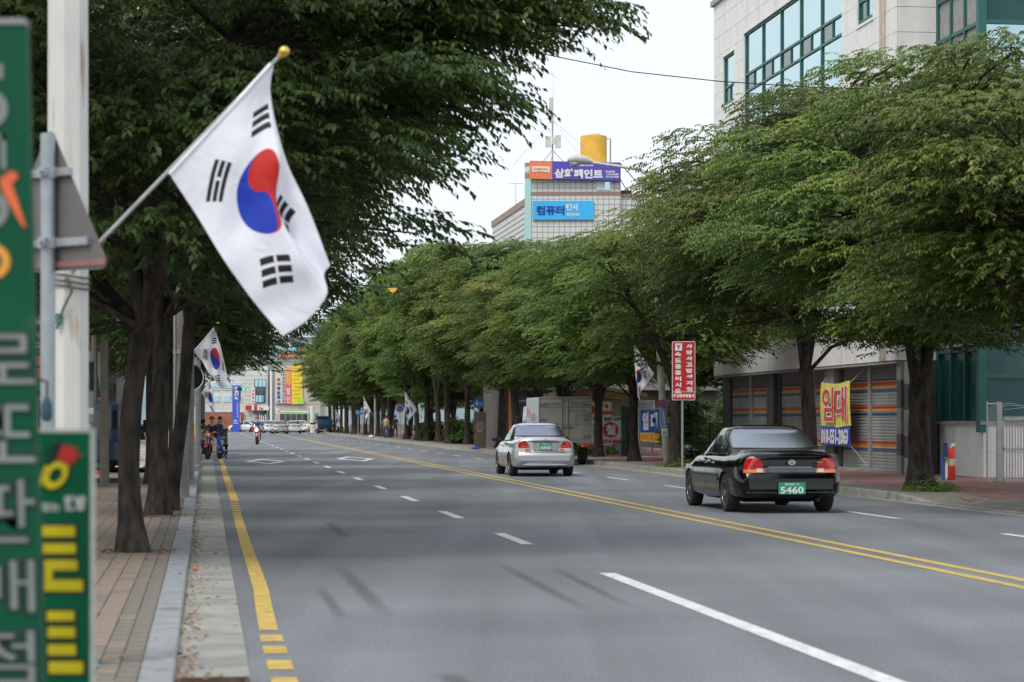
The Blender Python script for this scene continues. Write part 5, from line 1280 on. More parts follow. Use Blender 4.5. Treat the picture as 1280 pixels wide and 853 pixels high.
vtext('교육문화원안내', ux(296.8), uz(503.5), .14, .26, WHITE, s1, y=-.01)
b = MB(); b.box(ux(291), -.03, uz(529.5), ux(298), -.002, uz(528.8)); b.prism([(ux(291), uz(526.6)), (ux(294), uz(525)), (ux(298), uz(527.4)), (ux(295), uz(526.8))], -.03, -.002); b.build('emblem', WHITE, s1)
w1 = far_thing('brick_wall', 'low red brick wall left of the blue university sign', 'wall', 270, 292)
b = MB(); b.box((215 - 270) * 292 / F, 0, 0, (290 - 270) * 292 / F, .4, hz_(516, 292)); b.build('masonry', BRK, w1); b = MB(); b.box((215 - 270) * 292 / F, -.05, hz_(516, 292) + .001, (290 - 270) * 292 / F, .45, hz_(515, 292)); b.build('coping', CONC, w1)
# banner-covered building
Bb = far_thing('corner_building', 'beige blank-walled building covered above with tall shop banners', 'building', 365); ax2 = lambda x: (x - 365) * BD / F
b = MB(); b.box(ax2(343.5), 0, 0, ax2(400), 9, fz(452)); b.build('wall', FB, Bb)
b = MB(); b.box(ax2(343.5), -.03, fz(505.5), ax2(400), -.001, fz(504.8)); b.build('ledge', CONC, Bb)
b = MB(); b.box(ax2(343.4), -.15, fz(452) + .001, ax2(379), 3, fz(451)); b.build('roof_edge', GREY, Bb)
def upright(label, x0, x1, y0, y1, m_, chars, mt, yy=.25, rows_=None, cw=.55):
    o = far_thing('hanging_banner', label, 'banner', (x0 + x1) / 2, BD - yy, 'tall shop banners on the far beige building'); h_ = (x1 - x0) / 2 * BD / F
    b_ = MB(); b_.box(-h_, 0, fz(y1), h_, .12, fz(y0)); b_.build('panel', m_, o)
    if chars: vtext(chars, 0, fz(y0 + .7), h_ * 2 * cw, (y1 - y0 - 1.2) / len(chars) * BD / F, mt, o, y=-.01, bold=.04)
    return o
upright('white banner with red then dark letters, leftmost on the far beige building', 344.2, 352.5, 466, 504.6, mat('banner_white', (.62, .59, .58), .6), '유리', RED)
o = bpy.data.objects['hanging_banner']; [bpy.data.objects.remove(c) for c in list(o.children) if c.name.startswith('letter')]
for i, c in enumerate('유리창호공사'): text(c, 0, fz(475 + 5.4 * i), .48, .44, RED if i < 2 else mat('ink_blue', (.03, .05, .15), .6), o, y=-.01, th=.02, bold=.05, name='letter')
upright('narrow grey-white banner of small writing on the far beige building', 352.7, 356.5, 462, 504.6, mat('banner_grey', (.50, .50, .53), .6), '샷시방충망유리강화문', mat('ink_grey', (.10, .11, .22), .6), cw=.62)
o = upright('orange and pink banner in the middle of the far beige building', 356.7, 364.4, 462, 505.5, mat('banner_pink', (.66, .10, .16), .6), '대박할인', mat('banner_pale', (.75, .55, .45), .6), cw=.7)
b = MB(); b.box(-.39, -.02, fz(481), .39, -.002, fz(462.5)); b.build('orange_top', mat('banner_orange', (.74, .33, .07), .6), o)
o = upright('bright yellow banner, rightmost on the far beige building', 364.6, 378, 455, 505.4, mat('banner_yel', (.80, .63, .04), .6), '', None)
b = MB()
for k in range(9): b.box(-.58 + .06 * (k % 3), -.03, fz(460 + 4.6 * k) - .13, .45 - .1 * (k % 2), -.002, fz(460 + 4.6 * k) + .03)
b.build('orange_lines', mat('yel_lines', (.72, .38, .03), .6), o)
upright('lime green small banner below the yellow one', 371.5, 379.5, 498, 505.3, mat('banner_lime', (.42, .62, .07), .6), '', None, yy=.45)
o = far_thing('street_banner', 'white banner with red letters slung slanting at the far corner', 'banner', 352, BD - 3)
b = MB(); b.add([((345 - 352) * .103, 0, fz(509)), ((360 - 352) * .103, 0, fz(521)), ((360 - 352) * .103, .02, fz(524)), ((345 - 352) * .103, .02, fz(516))], [(0, 1, 2, 3)]); b.build('cloth', WHITE, o)
b = MB(); b.add([((347 - 352) * .103, -.02, fz(512)), ((357 - 352) * .103, -.02, fz(519.5)), ((357 - 352) * .103, -.01, fz(521.5)), ((347 - 352) * .103, -.01, fz(515))], [(0, 1, 2, 3)]); b.build('lettering', mat('faded_red', (.62, .25, .25), .6), o)
# poles at the junction
for (x, y0, r_, lab, d) in ((339, 462, .16, 'white tall pole in front of the far office block', 285), (342.5, 466, .06, 'thin grey pole right of the white tall pole', 290), (390.5, 508, .28, 'short pale utility pole with a yellow and black band by the far bus', 270)):
    o = far_thing('utility_pole', lab, 'pole', x, d, 'poles at the far junction'); b = MB(); b.tube([(0, 0, 0), (0, 0, hz_(y0, d))], r_, 10); b.build('shaft', WHITE if r_ > .1 else GREY, o)
    if r_ > .2:
        for k in range(3): b = MB(); b.tube([(0, 0, .5 + .45 * k), (0, 0, .72 + .45 * k)], r_ + .01, 10); b.build('hazard_band', YEL if k % 2 == 0 else BLACK, o)
o = far_thing('traffic_light', 'traffic light showing green beside the blue university sign', 'traffic light', 300, 262); lzz = lambda y: hz_(y, 262)
b = MB(); b.box(-.3, -.15, lzz(488.5), .62, .1, lzz(484.8), bev=.03); b.build('housing', DARK, o); b = MB(); b.tube([(-.3, .0, lzz(486)), (-7.0, 0, lzz(483)), (-7.0, 0, 0)], .07, 8); b.build('arm', GREY, o)
b = MB(); b.lathe([(.13, 0), (.10, .02), (.001, .03)], c=(.42, -.18, lzz(486.7)), axis='y', n=12); b.box(.28, -.17, lzz(488), .56, -.152, lzz(485.4)); b.build('green_lens', mat('green_lens', (.02, .5, .3), .4, emit=((.05, .9, .55), 1.2)), o)
for k in range(2): b = MB(); b.lathe([(.13, 0), (.10, .02), (.001, .03)], c=(.12 - .28 * k, -.155, lzz(486.7)), axis='y', n=12); b.build('dark_lens', BLACK, o)
# stack of blocks and hill above
def block(name, label, x0, x1, y0, y1, d, m_, wins_=(), depth=10):
    o = far_thing(name, label, 'building', x0, d, None); k = d / F; b_ = MB(); b_.box(0, 0, -5, (x1 - x0) * k, depth, hz_(y0, d)); b_.build('wall', m_, o)
    for (a_, b2, c_, e_, mm) in wins_:
        w_ = link('window', MB().box((a_ - x0) * k, -.25, hz_(e_, d), (b2 - x0) * k, -.02, hz_(c_, d)).mesh('window', mm), o)
        wd_ = (b2 - a_) * k; MB().box((a_ - x0) * k + wd_ * .46, -.3, hz_(e_, d), (a_ - x0) * k + wd_ * .54, -.251, hz_(c_, d)).build('mullion', WHITE, w_)
    return o
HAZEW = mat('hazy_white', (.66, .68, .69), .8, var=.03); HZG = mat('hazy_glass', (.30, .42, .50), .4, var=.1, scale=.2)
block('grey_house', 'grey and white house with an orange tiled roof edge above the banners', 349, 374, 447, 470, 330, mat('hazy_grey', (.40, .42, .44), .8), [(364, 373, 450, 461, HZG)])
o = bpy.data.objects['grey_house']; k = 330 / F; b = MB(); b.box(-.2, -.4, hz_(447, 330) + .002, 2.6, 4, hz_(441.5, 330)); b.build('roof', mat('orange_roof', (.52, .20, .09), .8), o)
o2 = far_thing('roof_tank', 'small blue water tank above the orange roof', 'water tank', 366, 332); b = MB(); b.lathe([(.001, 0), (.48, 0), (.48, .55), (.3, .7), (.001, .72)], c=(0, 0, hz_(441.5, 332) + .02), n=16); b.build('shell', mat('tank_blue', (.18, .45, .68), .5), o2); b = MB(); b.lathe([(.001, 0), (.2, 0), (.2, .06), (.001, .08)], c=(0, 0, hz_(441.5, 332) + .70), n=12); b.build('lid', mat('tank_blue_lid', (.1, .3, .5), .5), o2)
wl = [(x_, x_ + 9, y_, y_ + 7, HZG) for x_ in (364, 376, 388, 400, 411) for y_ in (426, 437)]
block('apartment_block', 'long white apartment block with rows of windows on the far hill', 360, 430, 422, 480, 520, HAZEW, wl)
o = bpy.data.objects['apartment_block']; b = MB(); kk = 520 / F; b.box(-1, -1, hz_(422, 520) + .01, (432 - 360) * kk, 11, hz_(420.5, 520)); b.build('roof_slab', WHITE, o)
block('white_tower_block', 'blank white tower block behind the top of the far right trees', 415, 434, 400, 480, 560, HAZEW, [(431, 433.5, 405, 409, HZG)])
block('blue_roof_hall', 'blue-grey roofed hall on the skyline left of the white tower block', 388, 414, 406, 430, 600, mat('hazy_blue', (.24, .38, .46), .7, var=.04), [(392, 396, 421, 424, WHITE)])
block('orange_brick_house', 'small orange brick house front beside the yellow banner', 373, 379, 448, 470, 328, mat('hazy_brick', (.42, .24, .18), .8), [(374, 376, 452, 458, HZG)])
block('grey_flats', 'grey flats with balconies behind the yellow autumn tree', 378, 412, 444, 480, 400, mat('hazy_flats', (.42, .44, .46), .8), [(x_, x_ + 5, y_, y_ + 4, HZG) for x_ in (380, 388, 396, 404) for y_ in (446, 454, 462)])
b = MB(); hp = []
for (x, y) in ((120, 470), (230, 452), (300, 440), (350, 425), (380, 412), (400, 405), (430, 402), (520, 398), (640, 410), (800, 430), (1000, 460)): hp.append((at(x, y, 900).x, hz_(y, 900)))
n_ = len(hp); vs = [(p[0], 900, p[1]) for p in hp] + [(p[0] * 1.1, 860, -1) for p in hp] + [(p[0], 1000, p[1] - 6) for p in hp] + [(p[0], 1100, -1) for p in hp]
fs = []
for i in range(n_ - 1): fs += [(n_ + i, n_ + i + 1, i + 1, i), (i, i + 1, 2 * n_ + i + 1, 2 * n_ + i), (2 * n_ + i, 2 * n_ + i + 1, 3 * n_ + i + 1, 3 * n_ + i)]
b.add(vs, fs); tag(b.build('hills', mat('hazy_hill_forest', (.16, .22, .23), .95, var=.25, scale=.05)), kind='structure')  # distance haze is mixed into the forest colour
# autumn tree and pine in front of the apartment block
q = at(398, 525, 420)
ty = make_tree('autumn_tree', 'yellow-orange autumn tree standing before the white apartment block', 5, [(7.5, 1.6), (9, 2.8), (11, 2.6), (12.5, 1.2)], 50, 30, 8, .5, .25, LEAFY, 7.0, .25, 3, padr=(.8, 1.2)); ty.location = (q.x, 420, 0); ty.scale = (1.1, 1.1, 1.02); ty.location.z = hz_(428, 420) - 12.5 * 1.02
q = at(377, 525, 430)
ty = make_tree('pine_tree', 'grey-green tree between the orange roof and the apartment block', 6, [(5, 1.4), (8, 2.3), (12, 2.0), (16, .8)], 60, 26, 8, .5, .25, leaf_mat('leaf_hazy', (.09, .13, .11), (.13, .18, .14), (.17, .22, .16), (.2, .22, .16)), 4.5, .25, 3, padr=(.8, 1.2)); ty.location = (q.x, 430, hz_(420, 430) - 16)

# ------------------------------------------------------------------ behind the right pavement
cb_d = 92.0; q = at(738, 525, cb_d)
CB = thing('cream_shed', 'cream low building with a yellowish canopy behind the leaning flag and rental signs', 'building', (q.x, cb_d + 1.5, 0), TH * .3); cx_ = lambda x: (x - 738) * (cb_d + 1.5) / F; cz_ = lambda y: hz_(y, cb_d + 1.5)
b = MB(); b.box(cx_(700), 0, 0, cx_(790), 8, cz_(500)); b.build('wall', mat('cream_wall', (.50, .50, .40), .7, var=.05), CB)
b = MB()
for k in range(20): b.box(cx_(765) + .075 * k, -.03, .02, cx_(765) + .035 + .075 * k, -.002, cz_(501))
b.build('rib', mat('cream_rib', (.55, .56, .48), .6), CB)
b = MB(); b.prism([(cx_(695), cz_(490)), (cx_(742), cz_(486)), (cx_(800), cz_(498)), (cx_(800), cz_(501)), (cx_(695), cz_(496))], -.8, 8.5); b.build('roof', mat('shed_roof', (.33, .24, .10), .8, var=.2), CB)
b = MB(); b.prism([(cx_(742), cz_(485)), (cx_(742), cz_(482)), (cx_(808), cz_(492)), (cx_(808), cz_(497))], -.9, -.81); b.build('fascia', mat('fascia_orange', (.50, .36, .13), .7), CB)
o = thing('yard_sign', 'cream sign board with red telephone digits behind the straight trunk', 'shop sign', (q.x, cb_d - .2, 0), 0); sx3 = lambda x: (x - 738) * (cb_d - .2) / F; sz3 = lambda y: hz_(y, cb_d - .2)
b = MB(); b.box(sx3(736), 0, sz3(560), sx3(764.5), .08, sz3(503)); b.build('panel', mat('sign_cream', (.62, .60, .45), .6), o)
text('574', sx3(752), sz3(508), .55, .17, RED, o, y=-.002, bold=.05); text('0068', sx3(757), sz3(516), .48, .17, RED, o, y=-.002, bold=.05)
b = MB(); b.prism(disc(sx3(738), sz3(512.5), .19), -.015, -.002); b.build('red_disc', RED, o); text('민', sx3(742.5), sz3(524), .14, .18, BLUE, o, y=-.002); text('시', sx3(742.5), sz3(532), .14, .18, RED, o, y=-.002); text('공', sx3(742.5), sz3(539.5), .14, .18, BLUE, o, y=-.002)
for x_ in (738, 762): b = MB(); b.box(sx3(x_) - .03, .0, 0, sx3(x_) + .03, .07, sz3(560) - .002); b.build('leg', STEEL, o)
d3 = 88.5; q3 = at(766, 525, d3); o = thing('yard_sign', 'white leaning sign with a big red disc and a telephone number', 'shop sign', (q3.x, d3, 0), 0); X3 = lambda x: (x - 766) * d3 / F; Z3 = lambda y: hz_(y, d3)
ML = Matrix.Rotation(R(-2.5), 4, 'Y'); 
def rotp(pts): return pts
b = MB(); b.prism([(X3(753), Z3(522)), (X3(776.5), Z3(520.5)), (X3(780), Z3(553)), (X3(753.5), Z3(556.5))], 0, .06); b.build('panel', mat('sign_white', (.62, .62, .58), .6), o)
b = MB(); b.prism(disc(X3(763.3), Z3(537.5), 9.6 * d3 / F), -.015, -.002); b.build('red_disc', RED, o); text('칠', X3(763.3), Z3(537.5), .38, .40, WHITE, o, y=-.017, bold=.05)
text('정화·고려', X3(765.5), Z3(524.2), .66, .15, mat('navy_ink', (.03, .04, .16), .6), o, y=-.002, bold=.04); text('374-4068', X3(766), Z3(552), .76, .16, RED, o, y=-.002, bold=.05)
for x_ in (756, 775): b = MB(); b.box(X3(x_) - .03, .0, 0, X3(x_) + .03, .05, Z3(556) - .03); b.build('leg', STEEL, o)
# green net screen, mesh fence, rental banner
d4 = 87.0; q4 = at(782, 525, d4); o = thing('net_screen', 'dark green corrugated net screen between the white disc sign and the forked tree', 'fence', (q4.x, d4, 0), 0); X4 = lambda x: (x - 782) * d4 / F
NET = mat('net_green', (.02, .085, .065), .8, var=.2)
for k in range(7): b = MB(); xa = X4(776.5 + 1.9 * k); b.box(xa, -.02 * (k % 2), .02, xa + .05, .03, hz_(507, d4) - .01 * k); b.build('strip', NET, o)
for k in range(2): b = MB(); b.box(X4(776), .031, .3 + 1.2 * k, X4(790), .06, .36 + 1.2 * k); b.build('rail', GREY, o)
d5 = 84.0; q5 = at(812, 525, d5); o = thing('rental_sign', 'blue over yellow rental banner with white letters on the mesh fence', 'banner', (q5.x, d5, 0), 0); X5 = lambda x: (x - 812) * d5 / F; Z5 = lambda y: hz_(y, d5)
b = MB(); b.box(X5(800.5), 0, Z5(541), X5(824), .03, Z5(513)); b.build('upper_panel', mat('rental_blue', (.02, .09, .42), .5), o); b = MB(); b.prism([(X5(800.5), Z5(541.1)), (X5(824), Z5(541.1)), (X5(823), Z5(553.5)), (X5(800.7), Z5(551.5))], 0, .03); b.build('lower_panel', mat('rental_yellow', (.72, .50, .05), .5), o)
text('임', X5(806.8), Z5(526.5), .22, .66, WHITE, o, y=-.002, bold=.07); text('대', X5(817.5), Z5(527), .24, .66, WHITE, o, y=-.002, bold=.07)
text('토지상가', X5(806.5), Z5(546.5), .27, .22, ORG, o, y=-.002); text('574-1068', X5(818), Z5(544.5), .28, .12, ORG, o, y=-.002); text('011-8863', X5(818), Z5(549), .30, .10, ORG, o, y=-.002)
def mesh_fence(label, x0, x1, y0, d, step=.12, m_=STEEL, post=(0, 1), zb=.05):
    p0, p1 = at(x0, 525, d), at(x1, 525, d); o_ = thing('mesh_fence', label, 'fence', (p0.x, d, .1), 0); W_ = p1.x - p0.x; H_ = hz_(y0, d) - .1
    for t_ in post: b_ = MB(); b_.tube([(W_ * t_, 0, 0), (W_ * t_, 0, H_ + .05)], .035, 8); b_.build('post', m_, o_)
    for z_ in (zb, H_ * .5, H_): b_ = MB(); b_.tube([(0, 0, z_), (W_, 0, z_)], .02, 6); b_.build('rail', m_, o_)
    b_ = MB(); n = int(W_ / step)
    for k in range(1, n): b_.tube([(W_ * k / n, 0, zb), (W_ * k / n, 0, H_)], .006, 4, cap=False)
    for k in range(int(H_ / .2)): b_.tube([(0, -.008, zb + .2 * k), (W_, -.008, zb + .2 * k)], .005, 4, cap=False)
    tag(b_.build('wire_mesh', m_, o_), kind='stuff'); return o_
mesh_fence('grey wire fence carrying the blue rental banner', 799, 828, 511, 84.3, post=(0, .55, 1))
FG = mat('fence_green', (.03, .09, .07), .6)
mesh_fence('dark green mesh fence panel in front of the hedge by the shuttered building', 868, 906, 530, 79, m_=FG, post=(0, .52, 1))
o = thing('steel_gate', 'grey sheet steel yard gate behind the red warning sign tree', 'gate', tuple(at(832, 525, 81).xyz - Vector((0, 0, CH))), 0); wv_ = (869 - 832) * 81 / F; hg = hz_(530, 81)
for k in range(5): b = MB(); b.box(wv_ * k / 5 + .01, 0, .15, wv_ * (k + 1) / 5 - .01, .03, hg); b.build('panel', mat('gate_sheet', (.13, .13, .125), .6, .2, var=.12), o)
b = MB(); b.box(0, -.03, .55 * hg, wv_, -.001, .6 * hg); b.box(0, -.03, hg + .001, wv_, .03, hg + .05); b.build('rail', GREY, o)
for k in (0, 1): b = MB(); b.box(wv_ * k - .09, -.06, 0, wv_ * k + .009 * 0 - .001 if k == 0 else wv_ + .09, .06, hg + .1); b.build('post', GREY, o)
# low walls and buildings behind the trunks, left of the truck
o = thing('brown_shop', 'dim brown shop front behind the trunks between the blue round sign and the truck', 'building', tuple(at(628, 525, 116).xyz - Vector((0, 0, CH))), TH); 
b = MB(); b.box(0, 0, 0, 11, 8, 5.0); b.build('wall', mat('dim_wall', (.085, .072, .062), .85, var=.2, scale=.8), o)
for k in range(4): wn = link('window', MB().box(.6 + 2.6 * k, -.05, .8, 2.6 + 2.6 * k, -.002, 2.5).mesh('window', mat('dim_frame', (.3, .3, .28), .6)), o); MB().box(.7 + 2.6 * k, -.08, .9, 1.55 + 2.6 * k, -.051, 2.4).build('pane', GLASSD, wn); MB().box(1.65 + 2.6 * k, -.08, .9, 2.5 + 2.6 * k, -.051, 2.4).build('pane', GLASSD, wn)
b = MB(); b.box(-.1, -.6, 3.0, 11.1, -.003, 3.5); b.build('awning', mat('awning_grey', (.20, .20, .2), .7), o)
q = at(600, 525, 112); o = thing('stone_marker', 'brown upright stone marker beside the post of the blue round sign', 'stone marker', (q.x, 112, .1), 0); b = MB(); b.box(-.30, -.12, 0, .30, .12, hz_(515, 112) - .1, bev=.05); b.build('slab', mat('brown_stone', (.09, .065, .05), .85, var=.2), o)
b = MB(); ring_mb(b, 0, 1.05, .24, .20, -.135, -.121, sx=.7); ring_mb(b, 0, 1.05, .13, .10, -.135, -.121, sx=.6); b.build('carving', mat('carving_pale', (.3, .26, .2), .8), o)
q = at(638, 525, 106); o = thing('orange_post', 'orange painted pipe post between the forked tree and the box truck', 'post', (q.x, 106, .1), 0); b = MB(); b.tube([(0, 0, 0), (0, 0, hz_(486, 106) - .1)], .075, 10); b.build('pipe', mat('orange_pipe', (.55, .16, .04), .6), o); b = MB(); b.lathe([(.001, 0), (.09, 0), (.09, .04), (.001, .05)], c=(0, 0, hz_(486, 106) - .1), n=12); b.build('cap', GREY, o)
# ------------------------------------------------------------------ cars
def paint(name, col, metal, rough, coat=1.0):
    m = mat(name, col, rough, metal, var=.02, coat=coat, scale=2); return m
PBLACK = mat('black_car_paint', (.003, .003, .004), .10, 0, var=.02, coat=.45, scale=2, spec=.22); PSILV = paint('silver_car_paint', (.46, .475, .50), .55, .34); PWHITE = paint('white_car_paint', (.66, .67, .66), 0, .3); PBLUE = paint('blue_truck_paint', (.015, .035, .10), .0, .35)
FILM = mat('tinted_film_glass', (.30, .33, .39), .22, .9, var=.05, scale=.6); FILMV = mat('violet_film_glass', (.26, .27, .37), .25, .9, var=.05); CGL = mat('car_side_glass', (.012, .016, .018), .05, 0, spec=.9)
LENSR = mat('red_lens', (.46, .012, .009), .15, coat=1, var=.05); LENSO = mat('orange_lens', (.75, .18, .03), .2, coat=1); LENSW = mat('clear_lens', (.62, .58, .55), .15, coat=1); TRIM = mat('black_trim', (.012, .012, .013), .45)
ALLOY = mat('alloy_wheel', (.42, .43, .44), .3, .8); PLATE = mat('plate_green', (.02, .26, .16), .5, var=.03); PLW = mat('plate_white', (.70, .75, .72), .5); LINER = mat('wheel_well', (.008, .008, .008), .95); SEAM = mat('panel_seam', (.01, .01, .01), .8)

def tab(t, v): return float(np.interp(v, [q[0] for q in t], [q[1] for q in t]))
class Sedan:
    def __init__(s, L, W, H, kind):
        s.L, s.W, s.H, s.k = L, W, H, kind; h = L / 2; s.h = h; s.hw = W / 2
        s.wR, s.wF = -h + (1.02 if kind == 'a' else .95), h - .92; s.wr = .315
        s.deck = [(-h, .90), (-h + .05, .955), (-h + .25, 1.0), (-h + .75, 1.035), (-h + 1.1, 1.0), (h - 1.25, .95), (h - .6, .86), (h - .25, .76), (h, .60)] if kind == 'a' else \
                 [(-h, .96), (-h + .05, 1.02), (-h + .25, 1.045), (-h + .7, 1.06), (-h + 1.0, 1.02), (h - 1.2, .97), (h - .6, .88), (h - .25, .78), (h, .62)]
        s.wid = [(-h, .77), (-h + .05, .85), (-h + .15, .915), (-h + .4, .97), (-h + 1.0, 1.0), (h - 1.3, 1.0), (h - .6, .97), (h - .25, .92), (h - .08, .85), (h, .78)]
        s.bot = [(-h, .30), (-h + .15, .25), (-h + .6, .22), (h - .5, .19), (h, .26)]
    def body(s):
        ys = sorted(set([round(v, 3) for v in list(np.linspace(-s.h, s.h, 60)) + [-s.h + .02, -s.h + .05, -s.h + .09, -s.h + .13, s.h - .03]]))
        V = []; F_ = []; n = None
        for y in ys:
            zd = tab(s.deck, y); zb = tab(s.bot, y); w = tab(s.wid, y) * s.hw
            belt = min(zd - .035, .94) if s.k == 'a' else min(zd - .035, .97)
            P = [(0, zb), (.55, zb), (.84, zb + .005), (.93, zb + .03), (.975, zb + .09), (.99, (zb + .09) * .5 + .24), (1.0, .47), (1.005, .56), (1.0, .65), (.99, .73), (.96, belt - .12), (.915, belt - .058), (.845, belt - .014), (.73, zd - .024), (.5, zd - .006), (.2, zd), (0, zd)]
            row = []
            for (fx, z) in P:
                z = min(z, zd) if z > .5 else z
                x = fx * w; t_ = (y + s.h) / .5; dy = 0
                if t_ < 1:
                    wt = (1 - t_) ** 2; u = min(1, abs(x) / s.hw)
                    dy = wt * (.17 * u ** 3.2 + (.075 + .14 * (z - .60) if z > .60 else 0) + (.05 if z < .34 else 0))
                t_ = (s.h - y) / .6
                if t_ < 1:
                    wt = (1 - t_) ** 2; u = min(1, abs(x) / s.hw); dy = -wt * (.22 * u ** 2.5 + (.30 * (z - .5) if z > .5 else 0))
                row.append((x, y + dy, z))
            full = row + [(-x, y_, z) for (x, y_, z) in row[-2:0:-1]]
            n = len(full); V += full
        m_ = len(ys)
        for i in range(m_ - 1):
            for k in range(n): k2 = (k + 1) % n; F_.append((i * n + k, i * n + k2, (i + 1) * n + k2, (i + 1) * n + k))
        h_ = n // 2
        for base, fl in ((0, 0), ((m_ - 1) * n, 1)):
            for k in range(h_):
                a, b_, c, d = k, k + 1, (n - k - 1) % n, (n - k) % n
                q = (a, b_, c, d) if k > 0 else (a, b_, c); q = tuple(dict.fromkeys(q))
                if len(q) >= 3: F_.append(tuple(base + v for v in (q if fl else q[::-1])))
        mb = MB(); mb.add(V, F_); return mb
    def green(s):
        """greenhouse: a stack of superellipse rings"""
        h = s.h
        if s.k == 'a': b0, b1, t0, t1 = -h + .80, h - 1.28, -h + 1.62, h - 2.12
        else: b0, b1, t0, t1 = -h + .62, h - 1.22, -h + 1.32, h - 2.05
        zb = .90; s.zb = zb; zt = s.H - .115
        rings = []
        for t in np.linspace(0, 1, 21):
            e = t ** 1.0
            y0 = b0 + (t0 - b0) * (e ** 1.15); y1 = b1 + (t1 - b1) * (e ** 1.1); hw = s.hw * (.895 + (.715 - .895) * e ** 1.15)
            rings.append((y0, y1, hw, zb + (zt - zb) * t, 5.5 - 1.2 * e))
        y0, y1, hw, z, p = rings[-1]
        for sc_, dz in ((.985, .022), (.95, .044), (.89, .069), (.78, .092), (.6, .108), (.4, .114), (.2, .116)):
            yc = (y0 + y1) / 2; rings.append((yc - (yc - y0) * sc_, yc + (y1 - yc) * sc_, hw * sc_, z + dz, p))
        V = []; F_ = []; n = 88
        for (y0, y1, hw, z, p) in rings:
            yc, hl = (y0 + y1) / 2, (y1 - y0) / 2
            for k in range(n):
                a_ = 2 * math.pi * (k + .5) / n; c, s_ = math.cos(a_), math.sin(a_)
                V.append((hw * math.copysign(abs(c) ** (2 / p), c), yc + hl * math.copysign(abs(s_) ** (2 / p), s_), z))
        for i in range(len(rings) - 1):
            for k in range(n): k2 = (k + 1) % n; F_.append((i * n + k, i * n + k2, (i + 1) * n + k2, (i + 1) * n + k))
        F_.append(tuple(range(n))[::-1]); F_.append(tuple((len(rings) - 1) * n + k for k in range(n)))
        return MB().add(V, F_)
def decal(bvh, c, dr, n=6, m=4, off=.004, rim=.012, rnd=0.0):
    """c: four corners (3D); the patch is cast along dr onto the surface and lifted off it"""
    c = [Vector(q) for q in c]; dr = Vector(dr).normalized(); mb = MB(); V = []; ok = True
    for j in range(m + 1):
        for i in range(n + 1):
            u, v = i / n, j / m
            if rnd: a_, b_ = 2 * u - 1, 2 * v - 1; u, v = .5 + .5 * a_ * math.sqrt(1 - rnd * b_ * b_ / 2), .5 + .5 * b_ * math.sqrt(1 - rnd * a_ * a_ / 2)
            p = (c[0] * (1 - u) + c[1] * u) * (1 - v) + (c[3] * (1 - u) + c[2] * u) * v
            hit, nr, _, _ = bvh.ray_cast(p - dr * 1.2, dr, 9.0)
            if hit is None: hit, nr, _, _ = bvh.find_nearest(p)
            if nr.dot(dr) > 0: nr = -nr
            V.append(hit + nr * off)
    A = [V[j * (n + 1) + i] for j in range(m + 1) for i in range(n + 1)]
    F_ = [(j * (n + 1) + i, j * (n + 1) + i + 1, (j + 1) * (n + 1) + i + 1, (j + 1) * (n + 1) + i) for j in range(m) for i in range(n)]
    edge = [i for i in range(n + 1)] + [(j + 1) * (n + 1) + n for j in range(m)] + [m * (n + 1) + n - 1 - i for i in range(n)] + [(m - 1 - j) * (n + 1) for j in range(m - 1)]
    o_ = len(A); B = [A[k] + dr * rim for k in edge]; L_ = len(edge)
    F_ += [(edge[k], edge[(k + 1) % L_], o_ + (k + 1) % L_, o_ + k) for k in range(L_)]
    return mb.add(A + B, F_)
def bvh_of(me): 
    bm = bmesh.new(); bm.from_mesh(me); t = BVHTree.FromBMesh(bm); bm.free(); return t
def wheel_meshes(r=.315, w=.205, spokes=7):
    t = MB(); t.lathe([(r * .62, -w / 2 + .01), (r * .66, -w / 2), (r * .93, -w / 2), (r, -w * .36), (r * 1.003, 0), (r, w * .36), (r * .93, w / 2), (r * .66, w / 2), (r * .62, w / 2 - .01)], axis='x', n=32)
    rm = MB(); rm.lathe([(r * .66, w * .36), (r * .645, w * .47), (r * .60, w * .47), (r * .57, w * .33), (r * .55, .0), (.001, -.01)], axis='x', n=32)
    for k in range(spokes):
        a_ = 2 * math.pi * k / spokes; M_ = Matrix.Rotation(a_, 4, 'X'); rm.box(w * .26, -.026, .03, w * .44, .026, r * .60, M=M_, bev=.006)
    rm.lathe([(.055, w * .3), (.055, w * .46), (.03, w * .49), (.001, w * .49)], axis='x', n=14)
    return t.mesh('tyre', RUBBER, 40), rm.mesh('rim', ALLOY, 40)
TY_M, RIM_M = wheel_meshes()
def add_wheels(root, tw, yR, yF, r=.315, sc=1.0):
    for (x, y) in ((-tw / 2, yR), (tw / 2, yR), (-tw / 2, yF), (tw / 2, yF)):
        w_ = link('wheel', TY_M, root, (x, y, r)); w_.rotation_euler = (0, 0, math.pi if x < 0 else 0); w_.scale = (1, r / .315, r / .315)
        rm = link('rim', RIM_M, w_)
